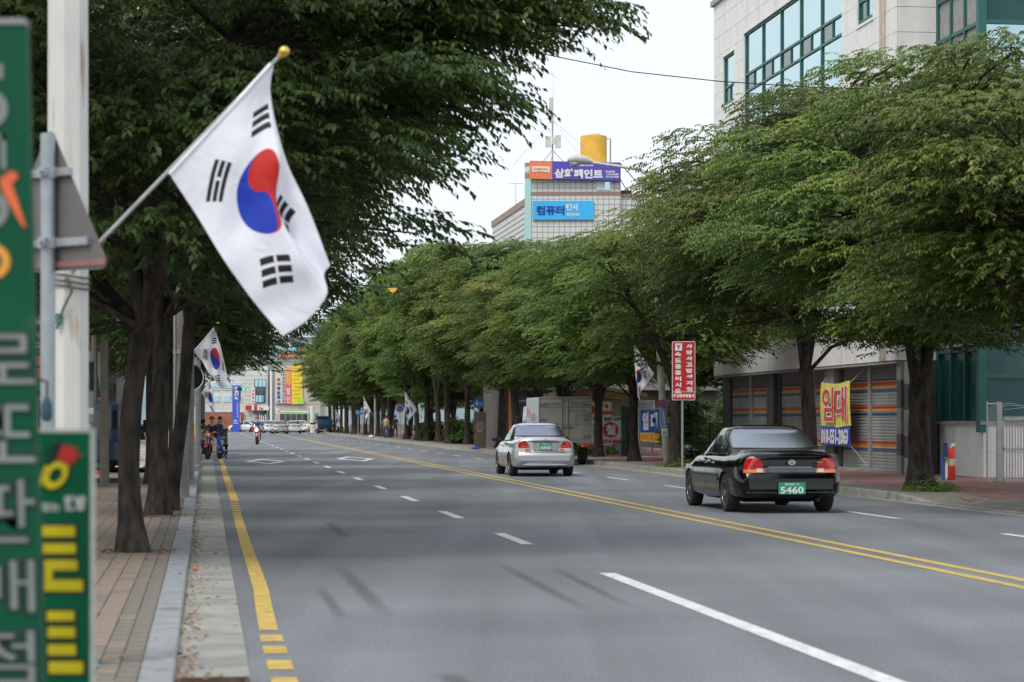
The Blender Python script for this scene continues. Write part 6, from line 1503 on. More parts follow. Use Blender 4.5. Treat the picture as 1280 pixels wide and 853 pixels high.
def boolean_body(mb, cuts, m, name):
    me = mb.mesh(name, [m, LINER], None); o = bpy.data.objects.new('tmp', me); COL.objects.link(o); cs_ = []
    for (y, r, x0, x1) in cuts:
        c = MB(); c.lathe([(r, x0), (r, x1)], c=(0, y, .30), axis='x', n=40); c.box(x0, y - r, -.2, x1, y + r, .30) if False else None
        cm = c.mesh('cut', [m, LINER]); cm.polygons.foreach_set('material_index', [1] * len(cm.polygons)); co_ = bpy.data.objects.new('cut', cm); COL.objects.link(co_); cs_.append(co_)
        md = o.modifiers.new('b', 'BOOLEAN'); md.operation = 'DIFFERENCE'; md.solver = 'EXACT'; md.object = co_
    bpy.context.view_layer.update(); me2 = bpy.data.meshes.new_from_object(o.evaluated_get(bpy.context.evaluated_depsgraph_get())); me2.name = name
    for q in cs_ + [o]: bpy.data.objects.remove(q)
    if not me2.materials: me2.materials.append(m); me2.materials.append(LINER)
    me2.shade_smooth(); me2.set_sharp_from_angle(angle=R(34)); return me2
def make_sedan(label, kind, m, plate, loc, rear_glass):
    S = Sedan(4.70 if kind == 'a' else 4.46, 1.80 if kind == 'a' else 1.72, 1.42 if kind == 'a' else 1.42, kind); h, hw = S.h, S.hw
    t = thing('sedan_car', label, 'car', loc, TH, 'cars on the road')
    mb = S.body(); raw = mb.mesh('raw', m); bv = bvh_of(raw)
    cuts = [(y, .365, sx * hw - .24 if sx > 0 else -hw - .2, hw + .2 if sx > 0 else -hw + .24) for y in (S.wR, S.wF) for sx in (1, -1)]
    bo = link('body', boolean_body(mb, cuts, m, 'body'), t)
    gm = S.green().mesh('roof', m, 50); bg = bvh_of(gm); rf = link('roof', gm, t)
    D = lambda bvh, c, dr, nm, mt, par, **k: decal(bvh, c, dr, **k).build(nm, mt, par, smooth=40)
    zb = S.zb
    if kind == 'a': rw = [(-.72, 0, 1.03), (.72, 0, 1.03), (.585, 0, 1.335), (-.585, 0, 1.335)]
    else: rw = [(-.69, 0, 1.065), (.69, 0, 1.065), (.56, 0, 1.335), (-.56, 0, 1.335)]
    back = [(x, -h - .5, z) for x, y, z in rw]
    fr = [(x * 1.04, y, z + (-.02 if z < 1.2 else .018)) for x, y, z in back]
    D(bg, fr, (0, 1, 0), 'window_surround', TRIM, rf, n=24, m=8, off=.004, rnd=.18)
    D(bg, back, (0, 1, 0), 'rear_window', rear_glass, rf, n=24, m=8, off=.013, rnd=.16)
    if kind == 'a':
        D(bg, [(x * 1.055, y, z) for x, y, z in (back[0], back[3])] and [(-.765, -h, 1.02), (-.745, -h, 1.02), (-.606, -h, 1.345), (-.622, -h, 1.345)], (0, 1, 0), 'chrome_strip', CHROME, rf, n=1, m=8, off=.012)
        D(bg, [(.745, -h, 1.02), (.765, -h, 1.02), (.622, -h, 1.345), (.606, -h, 1.345)], (0, 1, 0), 'chrome_strip', CHROME, rf, n=1, m=8, off=.005)
    ws = [(-.66, h, .97), (.66, h, .97), (.55, h, 1.34), (-.55, h, 1.34)]; D(bg, ws, (0, -1, 0), 'windscreen', CGL, rf, n=12, m=6, off=.006)
    ry = -h + (1.62 if kind == 'a' else 1.42)
    for sx in (-1, 1):
        dr = (-sx, 0, 0)
        D(bg, [(sx, ry - .42, .965), (sx, h - 1.42, .955), (sx, h - 2.22, 1.36), (sx, ry + .08, 1.36)], dr, 'side_window', CGL, rf, n=14, m=6, off=.005)
        D(bg, [(sx, ry + .72, .95), (sx, ry + .82, .95), (sx, ry + .80, 1.365), (sx, ry + .72, 1.365)], dr, 'door_pillar', TRIM if kind == 'a' else m, rf, n=1, m=6, off=.009)
        D(bg, [(sx, ry - .05, .95), (sx, ry - .01, .95), (sx, ry + .13, 1.365), (sx, ry + .10, 1.365)], dr, 'door_pillar', TRIM, rf, n=1, m=6, off=.009)
        D(bg, [(sx, ry - .5, .935), (sx, h - 1.35, .93), (sx, h - 1.35, .948), (sx, ry - .5, .955)], dr, 'belt_trim', CHROME if kind == 'a' else TRIM, rf, n=14, m=1, off=.007)
        for (ya, yb) in ((ry + .74, ry + .746), (h - 1.36, h - 1.354), (ry - .12, ry - .114)):
            D(bv, [(sx, ya, .30), (sx, yb, .30), (sx, yb, .93), (sx, ya, .93)], dr, 'door_seam', SEAM, bo, n=1, m=8, off=.0025, rim=.004)
        D(bv, [(sx, S.wR + .40, .50), (sx, S.wF - .40, .50), (sx, S.wF - .40, .55), (sx, S.wR + .40, .55)], dr, 'side_moulding', m if kind == 'a' else PSILV, bo, n=12, m=1, off=.016)
        for yy in (ry + .52, h - 2.0 if kind == 'a' else h - 1.95):
            b = MB(); b.box(sx * (hw - .012), yy - .09, .80, sx * (hw + .022), yy + .09, .832, bev=.006); b.build('door_handle', CHROME if kind == 'a' else m, bo)
        mr = MB(); mr.tube([(sx * (hw - .06), h - 1.50, .96), (sx * (hw + .03), h - 1.50, .965)], .03, 8)
        mr.tube([(sx * (hw + .02), h - 1.51, .985), (sx * (hw + .06), h - 1.50, .985), (sx * (hw + .16), h - 1.52, .985), (sx * (hw + .19), h - 1.53, .98)], [.055, .078, .075, .035], 12); mr.build('wing_mirror', m if kind == 'a' else TRIM, t, smooth=60)
    # rear lamps: wrap from the tail onto the flank
    dg = Vector((-.30, 1, 0))
    for sx in (-1, 1):
        dd = (-sx * .38, 1, 0)
        if kind == 'a':
            zl0, zl1, xi, xo = .645, .885, .60, .905
            q = [(sx * xi, -h - .3, .70), (sx * xo, -h - .3 + .12, .70), (sx * (xo - .045), -h - .3 + .12, zl1), (sx * (xi + .06), -h - .3, zl1)]
            lamp = D(bv, q, dd, 'tail_lamp', LENSR, t, n=10, m=8, off=.014, rim=.03, rnd=.45)
            D(bv, [(sx * xi, -h - .3, zl0), (sx * xo, -h - .2, zl0), (sx * xo, -h - .2, .705), (sx * xi, -h - .3, .705)], dd, 'indicator_lens', LENSO, lamp, n=8, m=2, off=.014, rim=.03)
            D(bv, [(sx * (xi + .03), -h - .3, .660), (sx * (xi + .12), -h - .28, .660), (sx * (xi + .12), -h - .28, .72), (sx * (xi + .03), -h - .3, .72)], dd, 'reverse_lens', LENSW, lamp, n=2, m=1, off=.018, rim=.03)
        else:
            zl0, zl1 = .655, .97
            q = [(sx * .57, -h - .3, .755), (sx * .865, -h - .2, .755), (sx * .845, -h - .2, .90), (sx * .68, -h - .3, .975)]
            if sx < 0: pass
            lamp = D(bv, q, dd, 'tail_lamp', LENSR, t, n=10, m=8, off=.014, rim=.03, rnd=.45)
            D(bv, [(sx * .53, -h - .3, .66), (sx * .865, -h - .2, .66), (sx * .865, -h - .2, .75), (sx * .57, -h - .3, .75)], dd, 'indicator_lens', LENSW, lamp, n=8, m=2, off=.013, rim=.03)
            D(bv, [(sx * .57, -h - .3, .68), (sx * .68, -h - .26, .68), (sx * .68, -h - .26, .735), (sx * .58, -h - .3, .735)], dd, 'amber_lens', LENSO, lamp, n=2, m=1, off=.018, rim=.02)
    up_ = (0, 1, 0); yy = -h - .3
    if kind == 'a':
        D(bv, [(-.555, yy, .655), (.555, yy, .655), (.555, yy, .735), (-.555, yy, .735)], up_, 'garnish', mat('grey_garnish', (.10, .105, .11), .35, .3), t, n=12, m=1, off=.008)
        D(bv, [(-.36, yy, .735), (.36, yy, .735), (.36, yy, .752), (-.36, yy, .752)], up_, 'chrome_strip', CHROME, t, n=8, m=1, off=.016)
        D(bv, [(-.60, yy, .628), (.60, yy, .628), (.60, yy, .640), (-.60, yy, .640)], up_, 'boot_seam', SEAM, bo, n=12, m=1, off=.003, rim=.004)
        D(bv, [(-.80, yy, .335), (.80, yy, .335), (.80, yy, .352), (-.80, yy, .352)], up_, 'bumper_strip', mat('satin_strip', (.22, .25, .25), .3, .5), t, n=14, m=1, off=.008)
        D(bv, [(-.30, yy, .905), (.50, yy, .905), (.50, yy, .915), (-.45, yy, .915)], up_, 'boot_crease', SEAM, bo, n=10, m=1, off=.002, rim=.004)
        b = MB(); ring_mb(b, 0, .82, .040, .028, -h + .045, -h + .06, sx=1.5); b.box(-.03, -h + .046, .812, .03, -h + .06, .828); b.build('badge', CHROME, t)
        b = MB(); b.box(.42, -h + .075, .815, .52, -h + .09, .828); b.build('trunk_lettering', mat('gold_badge', (.5, .38, .15), .3, .8), t)
        pz0, pz1, px = .31, .50, .22; pc = .0
    else:
        D(bv, [(-.30, yy, .665), (.37, yy, .665), (.37, yy, .915), (-.30, yy, .915)], up_, 'plate_recess', mat('recess_shadow', (.30, .31, .33), .45, .4), t, n=8, m=3, off=.003)
        D(bv, [(-.33, yy, .905), (.37, yy, .905), (.37, yy, .922), (-.33, yy, .922)], up_, 'recess_trim', SEAM, t, n=8, m=1, off=.01)
        D(bv, [(-.54, yy, .628), (.54, yy, .628), (.54, yy, .640), (-.54, yy, .640)], up_, 'boot_seam', SEAM, bo, n=12, m=1, off=.003, rim=.004)
        for sx in (-1, 1): D(bv, [(sx * .50, yy, .635), (sx * .51, yy, .635), (sx * .66, yy, 1.0), (sx * .65, yy, 1.0)], up_, 'boot_seam', SEAM, bo, n=1, m=6, off=.003, rim=.004)
        b = MB(); ring_mb(b, .02, .99, .035, .024, -h + .105, -h + .12, sx=1.6); b.build('badge', CHROME, t); b = MB(); b.box(.46, -h + .10, .935, .58, -h + .115, .95); b.build('trunk_lettering', CHROME, t)
        D(bv, [(-.78, yy, .40), (.78, yy, .40), (.78, yy, .412), (-.78, yy, .412)], up_, 'bumper_strip', SEAM, bo, n=12, m=1, off=.002, rim=.004)
        pz0, pz1, px = .705, .885, .165; pc = .03
    yq = None; hit, nr, _, _ = bv.ray_cast(Vector((pc, -h - 1, (pz0 + pz1) / 2)), Vector((0, 1, 0)), 3); yq = hit.y - .022
    if kind == 'b': b = MB(); b.box(-.28, yq + .002, .68, .34, yq + .05, .895, bev=.01); b.build('plate_holder', m, t)
    b = MB(); b.box(pc - px, yq - .012, pz0, pc + px, yq, pz1, bev=.003); pl = b.build('number_plate', PLATE, t)
    text(plate, pc, pz0 + (pz1 - pz0) * .36, px * 1.72, (pz1 - pz0) * .56, PLW, pl, y=yq - .0125, th=.003, bold=.02)
    text('경기31 나' if kind == 'a' else '경기52 다', pc, pz0 + (pz1 - pz0) * .84, px * 1.1, (pz1 - pz0) * .2, PLW, pl, y=yq - .0125, th=.003, bold=.03)
    b = MB(); b.box(-.55, S.wR - .1, .16, .55, S.wF + .1, .24); b.tube([(-.62, S.wR, .3), (.62, S.wR, .3)], .05, 8); b.tube([(.45, -h + .5, .22), (.45, -h + .1, .22)], .035, 8); b.build('underbody', LINER, t)
    # headlamps and grille at the front
    for sx in (-1, 1): D(bv, [(sx * .42, h + .3, .60), (sx * .80, h + .1, .60), (sx * .80, h + .1, .72), (sx * .42, h + .3, .72)], (-sx * .3, -1, 0), 'headlamp', LENSW, t, n=6, m=3, off=.01)
    D(bv, [(-.32, h + .3, .58), (.32, h + .3, .58), (.32, h + .3, .68), (-.32, h + .3, .68)], (0, -1, 0), 'grille', TRIM, t, n=6, m=3, off=.008)
    add_wheels(t, 2 * hw - .24, S.wR, S.wF); bpy.data.meshes.remove(raw); return t, S
def car_pos(S, ax, ay, s_off=0):                              # centre of the rear axle -> centre of the car
    return Vector((ax, ay, 0)) + U * (-S.wR)
blk, SA = make_sedan('glossy black sedan with red tail lamps driving away in the right lane', 'a', PBLACK, '5460', (0, 0, 0), FILM); blk.location = car_pos(SA, 4.34, 37.75)
slv, SB = make_sedan('silver sedan with violet rear glass driving away in front of the box truck', 'b', PSILV, '6660', (0, 0, 0), FILMV); slv.location = car_pos(SB, .76, 61.6)
# seen through the black car's rear glass: pillows on the shelf are left to reflections
def far_car(src, label, x, y, d, rz, mats_, sc=1.0): 
    p = at(x, 525, d); c = dup(src, label, (p.x, d, 0), rz, sc); remat(c, mats_); return c
WM = {'silver_car_paint': PWHITE, 'violet_film_glass': CGL}; WB = {'black_car_paint': PWHITE, 'tinted_film_glass': CGL, 'grey_garnish': PWHITE}
far_car(slv, 'white car crossing side-on at the far junction, leftmost by the blue university sign', 307.5, 0, 283, TH + R(62), WM)
far_car(blk, 'white car half hidden behind the oncoming motorcyclist at the far junction', 326, 0, 284, TH + R(205), WB)
far_car(slv, 'small white car waiting left of the silver-grey far car', 338, 0, 262, TH + R(3), WM)
GM = paint('greyish_car_paint', (.34, .36, .37), .4, .35); far_car(blk, 'silver-grey car, nearest of the cars queuing at the far junction', 350, 0, 250, TH, {'black_car_paint': GM, 'tinted_film_glass': CGL, 'grey_garnish': GM})
far_car(blk, 'pale car queued just ahead of the silver-grey far car', 347, 0, 268, TH, {'black_car_paint': PSILV, 'tinted_film_glass': CGL, 'grey_garnish': PSILV})
far_car(slv, 'white car with red tail lamps right of the silver-grey far car', 366.5, 0, 258, TH, WM)
far_car(blk, 'white car turning in front of the green bus', 377, 0, 278, TH - R(25), WB)
far_car(slv, 'white car between the hazard-striped pole and the dark blue truck', 395, 0, 272, TH - R(55), WM)
far_car(blk, 'white car parked in the left forecourt beyond the blue truck', 152, 0, 62, TH + R(180), WB)
# ------------------------------------------------------------------ trucks and bus
BOXM = mat('truck_box_grey', (.235, .225, .205), .55, .2, var=.10, scale=1.5, dirt=((.15, .14, .125), 1.6, .55)); BOXW = mat('truck_box_white', (.46, .47, .48), .5, var=.06, dirt=((.30, .29, .27), 1.5, .6)); GRIME = mat('grimy_trim', (.10, .10, .095), .6)
bd = 76.0; q = at(706.5, 525, bd)
bt = thing('box_truck', 'grimy grey box truck with double rear doors parked by the right kerb', 'truck', (q.x, bd, 0), TH, )
bz = lambda y: hz_(y, bd)
b = MB(); b.box(-.86, .05, .78, .86, 3.1, 2.24, bev=.02); b.build('cargo_box', BOXW, bt)
for sx in (-1, 1):
    x0, x1 = (-.84, -.01) if sx < 0 else (.01, .84)
    b = MB(); b.box(x0, .005, .80, x1, .049, 2.20, bev=.008); dr_ = b.build('rear_door', BOXM, bt)
    for z in (.95, 1.5, 2.0): b = MB(); b.box(sx * .62, -.012, z - .03, sx * .855, .004, z + .03); b.build('hinge', GRIME, dr_)
    b = MB(); b.tube([(sx * .10, -.02, .80), (sx * .10, -.02, 2.2)], .014, 6); b.box(sx * .10 - .03, -.03, 1.25, sx * .10 + .14, -.005, 1.29); b.build('lock_bar', GRIME, dr_)
    for z in (.86, 1.35, 1.9): b = MB(); b.box(x0 + .02, .001, z, x1 - .02, .0045, z + .02); b.build('door_rib', GRIME, dr_)
INKD = mat('faded_ink', (.13, .12, .12), .7)
text('이레스토아', -.43, 2.02, .56, .13, INKD, bt, y=.004, bold=.03); text('한신유통', .42, 2.02, .5, .13, INKD, bt, y=.004, bold=.03); text('0331-362-1052', .42, 1.80, .60, .08, INKD, bt, y=.004)
b = MB(); b.box(-.88, -.01, .74, .88, .05, .795); b.box(-.88, -.01, 2.205, .88, .05, 2.26); b.box(-.885, -.012, .796, -.845, .05, 2.204); b.box(.845, -.012, .796, .885, .05, 2.204); b.build('door_frame', BOXM, bt)
MbL = Matrix(((0, 0, 0, -.86), (-1, 0, 0, 0), (0, 0, 1, 0), (0, 0, 0, 1)))
for k, (c_, m_) in enumerate((('특', ORG), ('송', ORG), ('이', mat('ink_violet', (.2, .2, .4), .6)), ('레', None), ('스', None))):
    M_ = Matrix(((0, 1, 0, -.861), (-1, 0, 0, 0), (0, 0, 1, 0), (0, 0, 0, 1))); text(c_, -(2.8 - .5 * k), 1.75 if k < 2 else 1.55, .34, .34, m_ or MT['ink_violet'], bt, M_, y=0, bold=.04, name='letter')
b = MB(); b.box(-.75, -.04, .56, .75, .02, .66, bev=.01); b.box(-.40, .1, .50, -.30, 4.6, .74); b.box(.30, .1, .50, .40, 4.6, .74); b.build('chassis', LINER, bt)
for sx in (-1, 1): b = MB(); b.box(sx * .52, -.06, .60, sx * .80, -.04, .70); tl = b.build('tail_lamp', mat('dull_red_lens', (.30, .03, .02), .3), bt); b = MB(); b.box(sx * .53, -.068, .61, sx * .60, -.061, .69); b.build('indicator_lens', LENSO, tl)
b = MB(); b.box(-.20, -.06, .50, .20, -.045, .62); b.build('number_plate', PLATE, bt)
for sx in (-1, 1): b = MB(); b.box(sx * .56, .42, .18, sx * .82, .44, .60); b.build('mudflap', RUBBER, bt)
cabp = [(3.18, .45), (4.75, .45), (4.80, .95), (4.62, 1.25), (4.30, 1.90), (4.1, 1.96), (3.25, 1.96), (3.18, 1.9)]
b = MB(); b.prism(cabp, -.80, .80, plane='yz'); cab = b.build('cab', mat('cab_white', (.55, .55, .54), .4), bt)
for sx in (-1, 1): b = MB(); b.prism([(3.4, 1.22), (4.5, 1.22), (4.2, 1.82), (3.4, 1.82)], sx * .801, sx * .812, plane='yz'); b.build('side_window', CGL, cab); b = MB(); b.tube([(sx * .8, 4.5, 1.35), (sx * .98, 4.45, 1.4)], .015, 6); b.box(sx * .94, 4.38, 1.28, sx * 1.06, 4.42, 1.62, bev=.01); b.build('wing_mirror', TRIM, cab)
b = MB(); b.prism([(4.635, 1.28), (4.655, 1.29), (4.345, 1.88), (4.325, 1.87)], -.7, .7, plane='yz'); b.build('windscreen', CGL, cab)
add_wheels(bt, 1.42, .95, 3.85, .30)
def pickup(label, x, d, rz, m, tarp=None, grp=None):
    p = at(x, 525, d); t = thing('pickup_truck', label, 'truck', (p.x, d, 0), rz, grp)
    b = MB(); b.box(-.82, -2.3, .62, .82, .35, .68); b.box(-.85, -2.3, .68, -.81, .35, 1.02); b.box(.81, -2.3, .68, .85, .35, 1.02); b.box(-.809, .31, .68, .809, .35, 1.25); b.build('load_bed', m, t)
    b = MB(); b.box(-.81, -2.34, .64, .81, -2.301, 1.02, bev=.008); tg_ = b.build('tailgate', m, t); b = MB(); b.box(-.74, -2.352, .74, .74, -2.341, .77); b.box(-.74, -2.352, .90, .74, -2.341, .93); b.build('rib', m, tg_)
    b = MB(); b.prism([(.42, .45), (2.1, .45), (2.15, .95), (1.98, 1.25), (1.62, 1.86), (1.45, 1.92), (.5, 1.92), (.42, 1.85)], -.80, .80, plane='yz'); cb_ = b.build('cab', m, t)
    b = MB(); b.box(-.6, .40, 1.30, .6, .419, 1.72); b.build('rear_window', CGL, cb_)
    for sx in (-1, 1): b = MB(); b.prism([(.65, 1.22), (1.82, 1.22), (1.5, 1.78), (.65, 1.78)], sx * .801, sx * .81, plane='yz'); b.build('side_window', CGL, cb_); b = MB(); b.box(sx * .93, 1.7, 1.22, sx * 1.04, 1.74, 1.5, bev=.01); b.box(min(sx * .8, sx * .94), 1.71, 1.34, max(sx * .8, sx * .94), 1.73, 1.36); b.build('wing_mirror', TRIM, cb_)
    b = MB(); b.prism([(1.995, 1.28), (2.012, 1.29), (1.665, 1.84), (1.648, 1.83)], -.7, .7, plane='yz'); b.build('windscreen', CGL, cb_)
    for sx in (-1, 1): b = MB(); b.box(sx * .55, -2.35, .46, sx * .80, -2.31, .58); b.build('tail_lamp', LENSR, t); b = MB(); b.box(sx * .50, 2.10, .62, sx * .76, 2.17, .76, bev=.01); b.build('headlamp', LENSW, t)
    b = MB(); b.box(-.3, -2.3, .42, -.2, 2, .62); b.box(.2, -2.3, .42, .3, 2, .62); b.box(-.7, -2.33, .42, .7, -2.28, .48); b.build('chassis', LINER, t); b = MB(); b.box(-.17, -2.355, .46, .17, -2.34, .58); b.build('number_plate', PLATE, t)
    if tarp:
        b = MB()
        for (i, (y0, y1)) in enumerate(((-2.25, -1.2), (-1.2, -.2), (-.2, .3))): b.box(-.78, y0, .681, .78, y1 - .01, 1.45 + .12 * math.sin(i * 2 + 1), bev=.1)
        b.build('covered_load', tarp, t)
    add_wheels(t, 1.40, -1.35, 1.45, .30); return t
pickup('dark blue pickup truck seen from behind at the far end of the right kerb', 405.5, 252, TH, PBLUE, mat('tarp_blue', (.02, .07, .13), .7))
pk = pickup('dark blue pickup truck parked facing away in the left forecourt, behind the nearest trunk', 126, 52, TH + .02, PBLUE)
# low cart under a dark green cover behind the parked motorcycle
q = at(278, 525, 99); ct = thing('cargo_cart', 'low cart under a dark green cover parked by the left kerb behind the motorcycle', 'cart', (q.x - .2, 99, 0), TH); zc = lambda y: hz_(y, 99)
b = MB(); b.box(-.42, 0, .42, .42, 1.7, zc(538), bev=.03); b.build('box', mat('cart_green', (.035, .06, .05), .6, var=.1), ct); b = MB(); b.box(-.45, -.03, zc(538) + .001, .45, 1.75, zc(535), bev=.02); b.build('cover', mat('cart_cover', (.06, .09, .08), .5), ct)
for sx in (-1, 1): w_ = link('wheel', TY_M, ct, (sx * .36, .9, .24)); w_.scale = (.6, .76, .76); rm_ = link('rim', RIM_M, w_)
b = MB(); b.box(-.46, .2, .35, .46, 1.5, .42); b.build('chassis', LINER, ct)
# green bus
q = at(376, 525, 288); bs = thing('city_bus', 'pale green and white bus crossing behind the queue of cars', 'bus', (q.x, 288, 0), TH + R(48))
BG = mat('bus_green', (.30, .46, .25), .4, var=.04); BW = mat('bus_cream', (.60, .64, .52), .4)
b = MB(); b.box(-1.1, -2.0, 1.05, 1.1, 2.6, 1.95 + .0, bev=.05) if False else b.box(-1.0, -2.3, .30, 1.0, 2.9, 1.9, bev=.08); b.build('body', BG, bs); b = MB(); b.box(-.98, -2.25, 1.901, .98, 2.85, 2.02, bev=.04); b.build('roof', BW, bs)
for k in range(5):
    for sx in (-1, 1): b = MB(); b.box(sx * 1.0 if sx > 0 else -1.012, -2.1 + 1.0 * k, 1.05, 1.012 if sx > 0 else -1.0, -1.2 + 1.0 * k, 1.75); b.build('side_window', CGL, bs)
b = MB(); b.box(-.85, -2.315, .95, .85, -2.301, 1.72); b.build('windscreen', mat('bus_glass', (.22, .26, .27), .2, .3), bs); b = MB(); b.box(-.85, -2.33, .45, -.55, -2.301, .6); b.box(.55, -2.33, .45, .85, -2.301, .6); b.build('headlamp', LENSW, bs)
b = MB(); b.box(-1.005, -2.28, .68, 1.005, 2.88, .80); b.build('side_stripe', BW, bs); add_wheels(bs, 1.72, -1.5, 1.8, .34); bs.scale = (1.0, .9, 1.28)

# ------------------------------------------------------------------ people
def figure(label, loc, rz, J, shirt, trousers, shoes, hair=True, cat='person', sc=1.0, helmet=None, hood=None, grp=None):
    """J: dict of joints (x, y, z) metres; facing -y. One skinned body; hair or helmet is its child."""
    names = ['pelvis', 'waist', 'chest', 'neck', 'head', 'crown', 'shl', 'ell', 'wrl', 'hal', 'shr', 'elr', 'wrr', 'har', 'hil', 'knl', 'anl', 'tol', 'hir', 'knr', 'anr', 'tor']
    rad = dict(pelvis=.135, waist=.125, chest=.145, neck=.055, head=.085, crown=.075, shl=.062, ell=.043, wrl=.030, hal=.036, shr=.062, elr=.043, wrr=.030, har=.036, hil=.092, knl=.062, anl=.042, tol=.035, hir=.092, knr=.062, anr=.042, tor=.035)
    E_ = [('pelvis', 'waist'), ('waist', 'chest'), ('chest', 'neck'), ('neck', 'head'), ('head', 'crown'), ('chest', 'shl'), ('shl', 'ell'), ('ell', 'wrl'), ('wrl', 'hal'), ('chest', 'shr'), ('shr', 'elr'), ('elr', 'wrr'), ('wrr', 'har'), ('pelvis', 'hil'), ('hil', 'knl'), ('knl', 'anl'), ('anl', 'tol'), ('pelvis', 'hir'), ('hir', 'knr'), ('knr', 'anr'), ('anr', 'tor')]
    me = bpy.data.meshes.new('body'); me.from_pydata([J[n] for n in names], [(names.index(a_), names.index(b_)) for a_, b_ in E_], [])
    o = bpy.data.objects.new('tmp', me); COL.objects.link(o); o.modifiers.new('s', 'SKIN'); sv = me.skin_vertices[0].data
    for i, n in enumerate(names): sv[i].radius = (rad[n], rad[n]); sv[i].use_root = (n == 'pelvis')
    sb = o.modifiers.new('u', 'SUBSURF'); sb.levels = 2; sb.render_levels = 2
    bpy.context.view_layer.update(); m2 = bpy.data.meshes.new_from_object(o.evaluated_get(bpy.context.evaluated_depsgraph_get())); bpy.data.objects.remove(o)
    m2.name = 'body'; m2.materials.clear()
    for mm in (shirt, trousers, shoes, SKIN): m2.materials.append(mm)
    jn = {n: Vector(J[n]) for n in names}; seg = []
    for a_, b_ in E_:
        k = 0 if (a_ in ('waist', 'chest', 'shl', 'ell', 'shr', 'elr') and b_ not in ('neck',)) or (a_, b_) == ('pelvis', 'waist') else 1
        if b_ in ('head', 'crown') or b_ in ('hal', 'har'): k = 3
        if b_ in ('tol', 'tor'): k = 2
        if (a_, b_) == ('chest', 'neck'): k = 0
        seg.append((jn[a_], jn[b_], k))
    for p in m2.polygons:
        c = p.center; best = min(seg, key=lambda s_: (c - (s_[0] + (s_[1] - s_[0]) * max(0, min(1, (c - s_[0]).dot(s_[1] - s_[0]) / max((s_[1] - s_[0]).length_squared, 1e-6))))).length - (.02 if s_[2] == 3 else 0)); p.material_index = best[2]
    m2.shade_smooth()
    t = thing('person', label, cat, loc, rz, grp); t.scale = (sc,) * 3; link('body', m2, t)
    hd = jn['head']; cr = jn['crown']; ax = (cr - hd).normalized(); ce = hd.lerp(cr, .55)
    if helmet or hair:
        b = MB(); r_ = .118 if helmet else .107
        for_face = Vector((0, -1, 0))
        prof = [(r_ * math.sin(a_), r_ * math.cos(a_) * (1.0)) for a_ in (1.75, 1.5, 1.2, .9, .6, .3, .05)]
        q_ = Matrix.Translation(ce + ax * .015 + Vector((0, .022, 0))) @ (ax + Vector((0, -.25, 0)) * 0 + Vector((0, .28, 0))).normalized().to_track_quat('Z', 'Y').to_matrix().to_4x4()
        b.lathe(prof, n=16, M=q_); b.build('helmet' if helmet else 'hair', helmet or HAIR, t, smooth=70)
    # face: nose, eyes, mouth, ears
    F_ = ce + Vector((0, -.078, 0)); bd_ = t.children[0]
    b = MB(); b.tube([F_ + Vector((0, .01, .015)), F_ + Vector((0, -.022, -.018))], [.008, .014], 6); b.build('nose', SKIN, t)
    for sx in (-1, 1): b = MB(); b.lathe([(.001, -.008), (.011, 0), (.001, .008)], c=F_ + Vector((sx * .030, .002, .018)), axis='y', n=8); b.build('eye', BLACK, t); b = MB(); b.lathe([(.001, -.012), (.022, 0), (.001, .012)], c=ce + Vector((sx * .088, .005, .0)), axis='x', n=8); b.build('ear', SKIN, t)
    b = MB(); b.box(-.022, -.004, -.004, .022, .004, .004, M=Matrix.Translation(F_ + Vector((0, .004, -.042)))); b.build('mouth', mat('lips', (.28, .11, .09), .6), t)
    if min(J['anl'][2], 9) < 9:
        for sx, hn, wn in ((-1, 'hal', 'wrl'), (1, 'har', 'wrr')):                # fingers and a thumb curled forward of the palm
            w_, h_ = jn[wn], jn[hn]; d_ = (h_ - w_).normalized(); sd_ = d_.cross(Vector((0, 0, 1))); sd_ = sd_.normalized() if sd_.length > .1 else Vector((1, 0, 0)); nn = d_.cross(sd_)
            b = MB()
            for k in range(4): o_ = h_ + sd_ * (k - 1.5) * .017 + d_ * .02; ln = (.05, .058, .055, .044)[k]; b.tube([o_, o_ + d_ * ln * .6 + nn * .01, o_ + d_ * ln * .85 + nn * .03], [.0095, .009, .007], 6)
            o_ = h_ + sd_ * -.03; b.tube([o_, o_ - sd_ * .022 + d_ * .025, o_ - sd_ * .02 + d_ * .05 + nn * .015], [.010, .0095, .008], 6); b.build('fingers', SKIN, t)
    return t
NAVY = mat('navy_cloth', (.014, .022, .055), .85, var=.15, scale=8, bump=.2, bscale=12); BLUEC = mat('bright_blue_cloth', (.02, .055, .32), .8, var=.12, scale=8, bump=.2, bscale=12); GREYC = mat('grey_cloth', (.24, .25, .28), .9, var=.12, scale=8, bump=.2, bscale=12)
DENIM = mat('denim', (.04, .07, .14), .85, var=.2, scale=10); TAN = mat('tan_cloth', (.40, .30, .20), .85, var=.1); CHAR = mat('charcoal_cloth', (.03, .03, .035), .85); SHOE = mat('shoe_black', (.015, .014, .014), .6); JACKB = mat('jacket_blue', (.03, .07, .20), .75, var=.35, scale=5)
def J_ride(lean=0, spread=.0, footdown=None):
    J = dict(pelvis=(0, .28, .86), waist=(0, .26, 1.02), chest=(0, .20, 1.26), neck=(0, .16, 1.44), head=(0, .13, 1.55), crown=(0, .14, 1.66),
             shl=(-.19, .18, 1.36), ell=(-.30, .02, 1.14), wrl=(-.29, -.22, 1.05), hal=(-.28, -.28, 1.04), shr=(.19, .18, 1.36), elr=(.30, .02, 1.14), wrr=(.29, -.22, 1.05), har=(.28, -.28, 1.04),
             hil=(-.11, .24, .82), knl=(-.20, -.10, .66), anl=(-.17, .10, .30), tol=(-.18, -.04, .25), hir=(.11, .24, .82), knr=(.20, -.10, .66), anr=(.17, .10, .30), tor=(.18, -.04, .25))
    return J
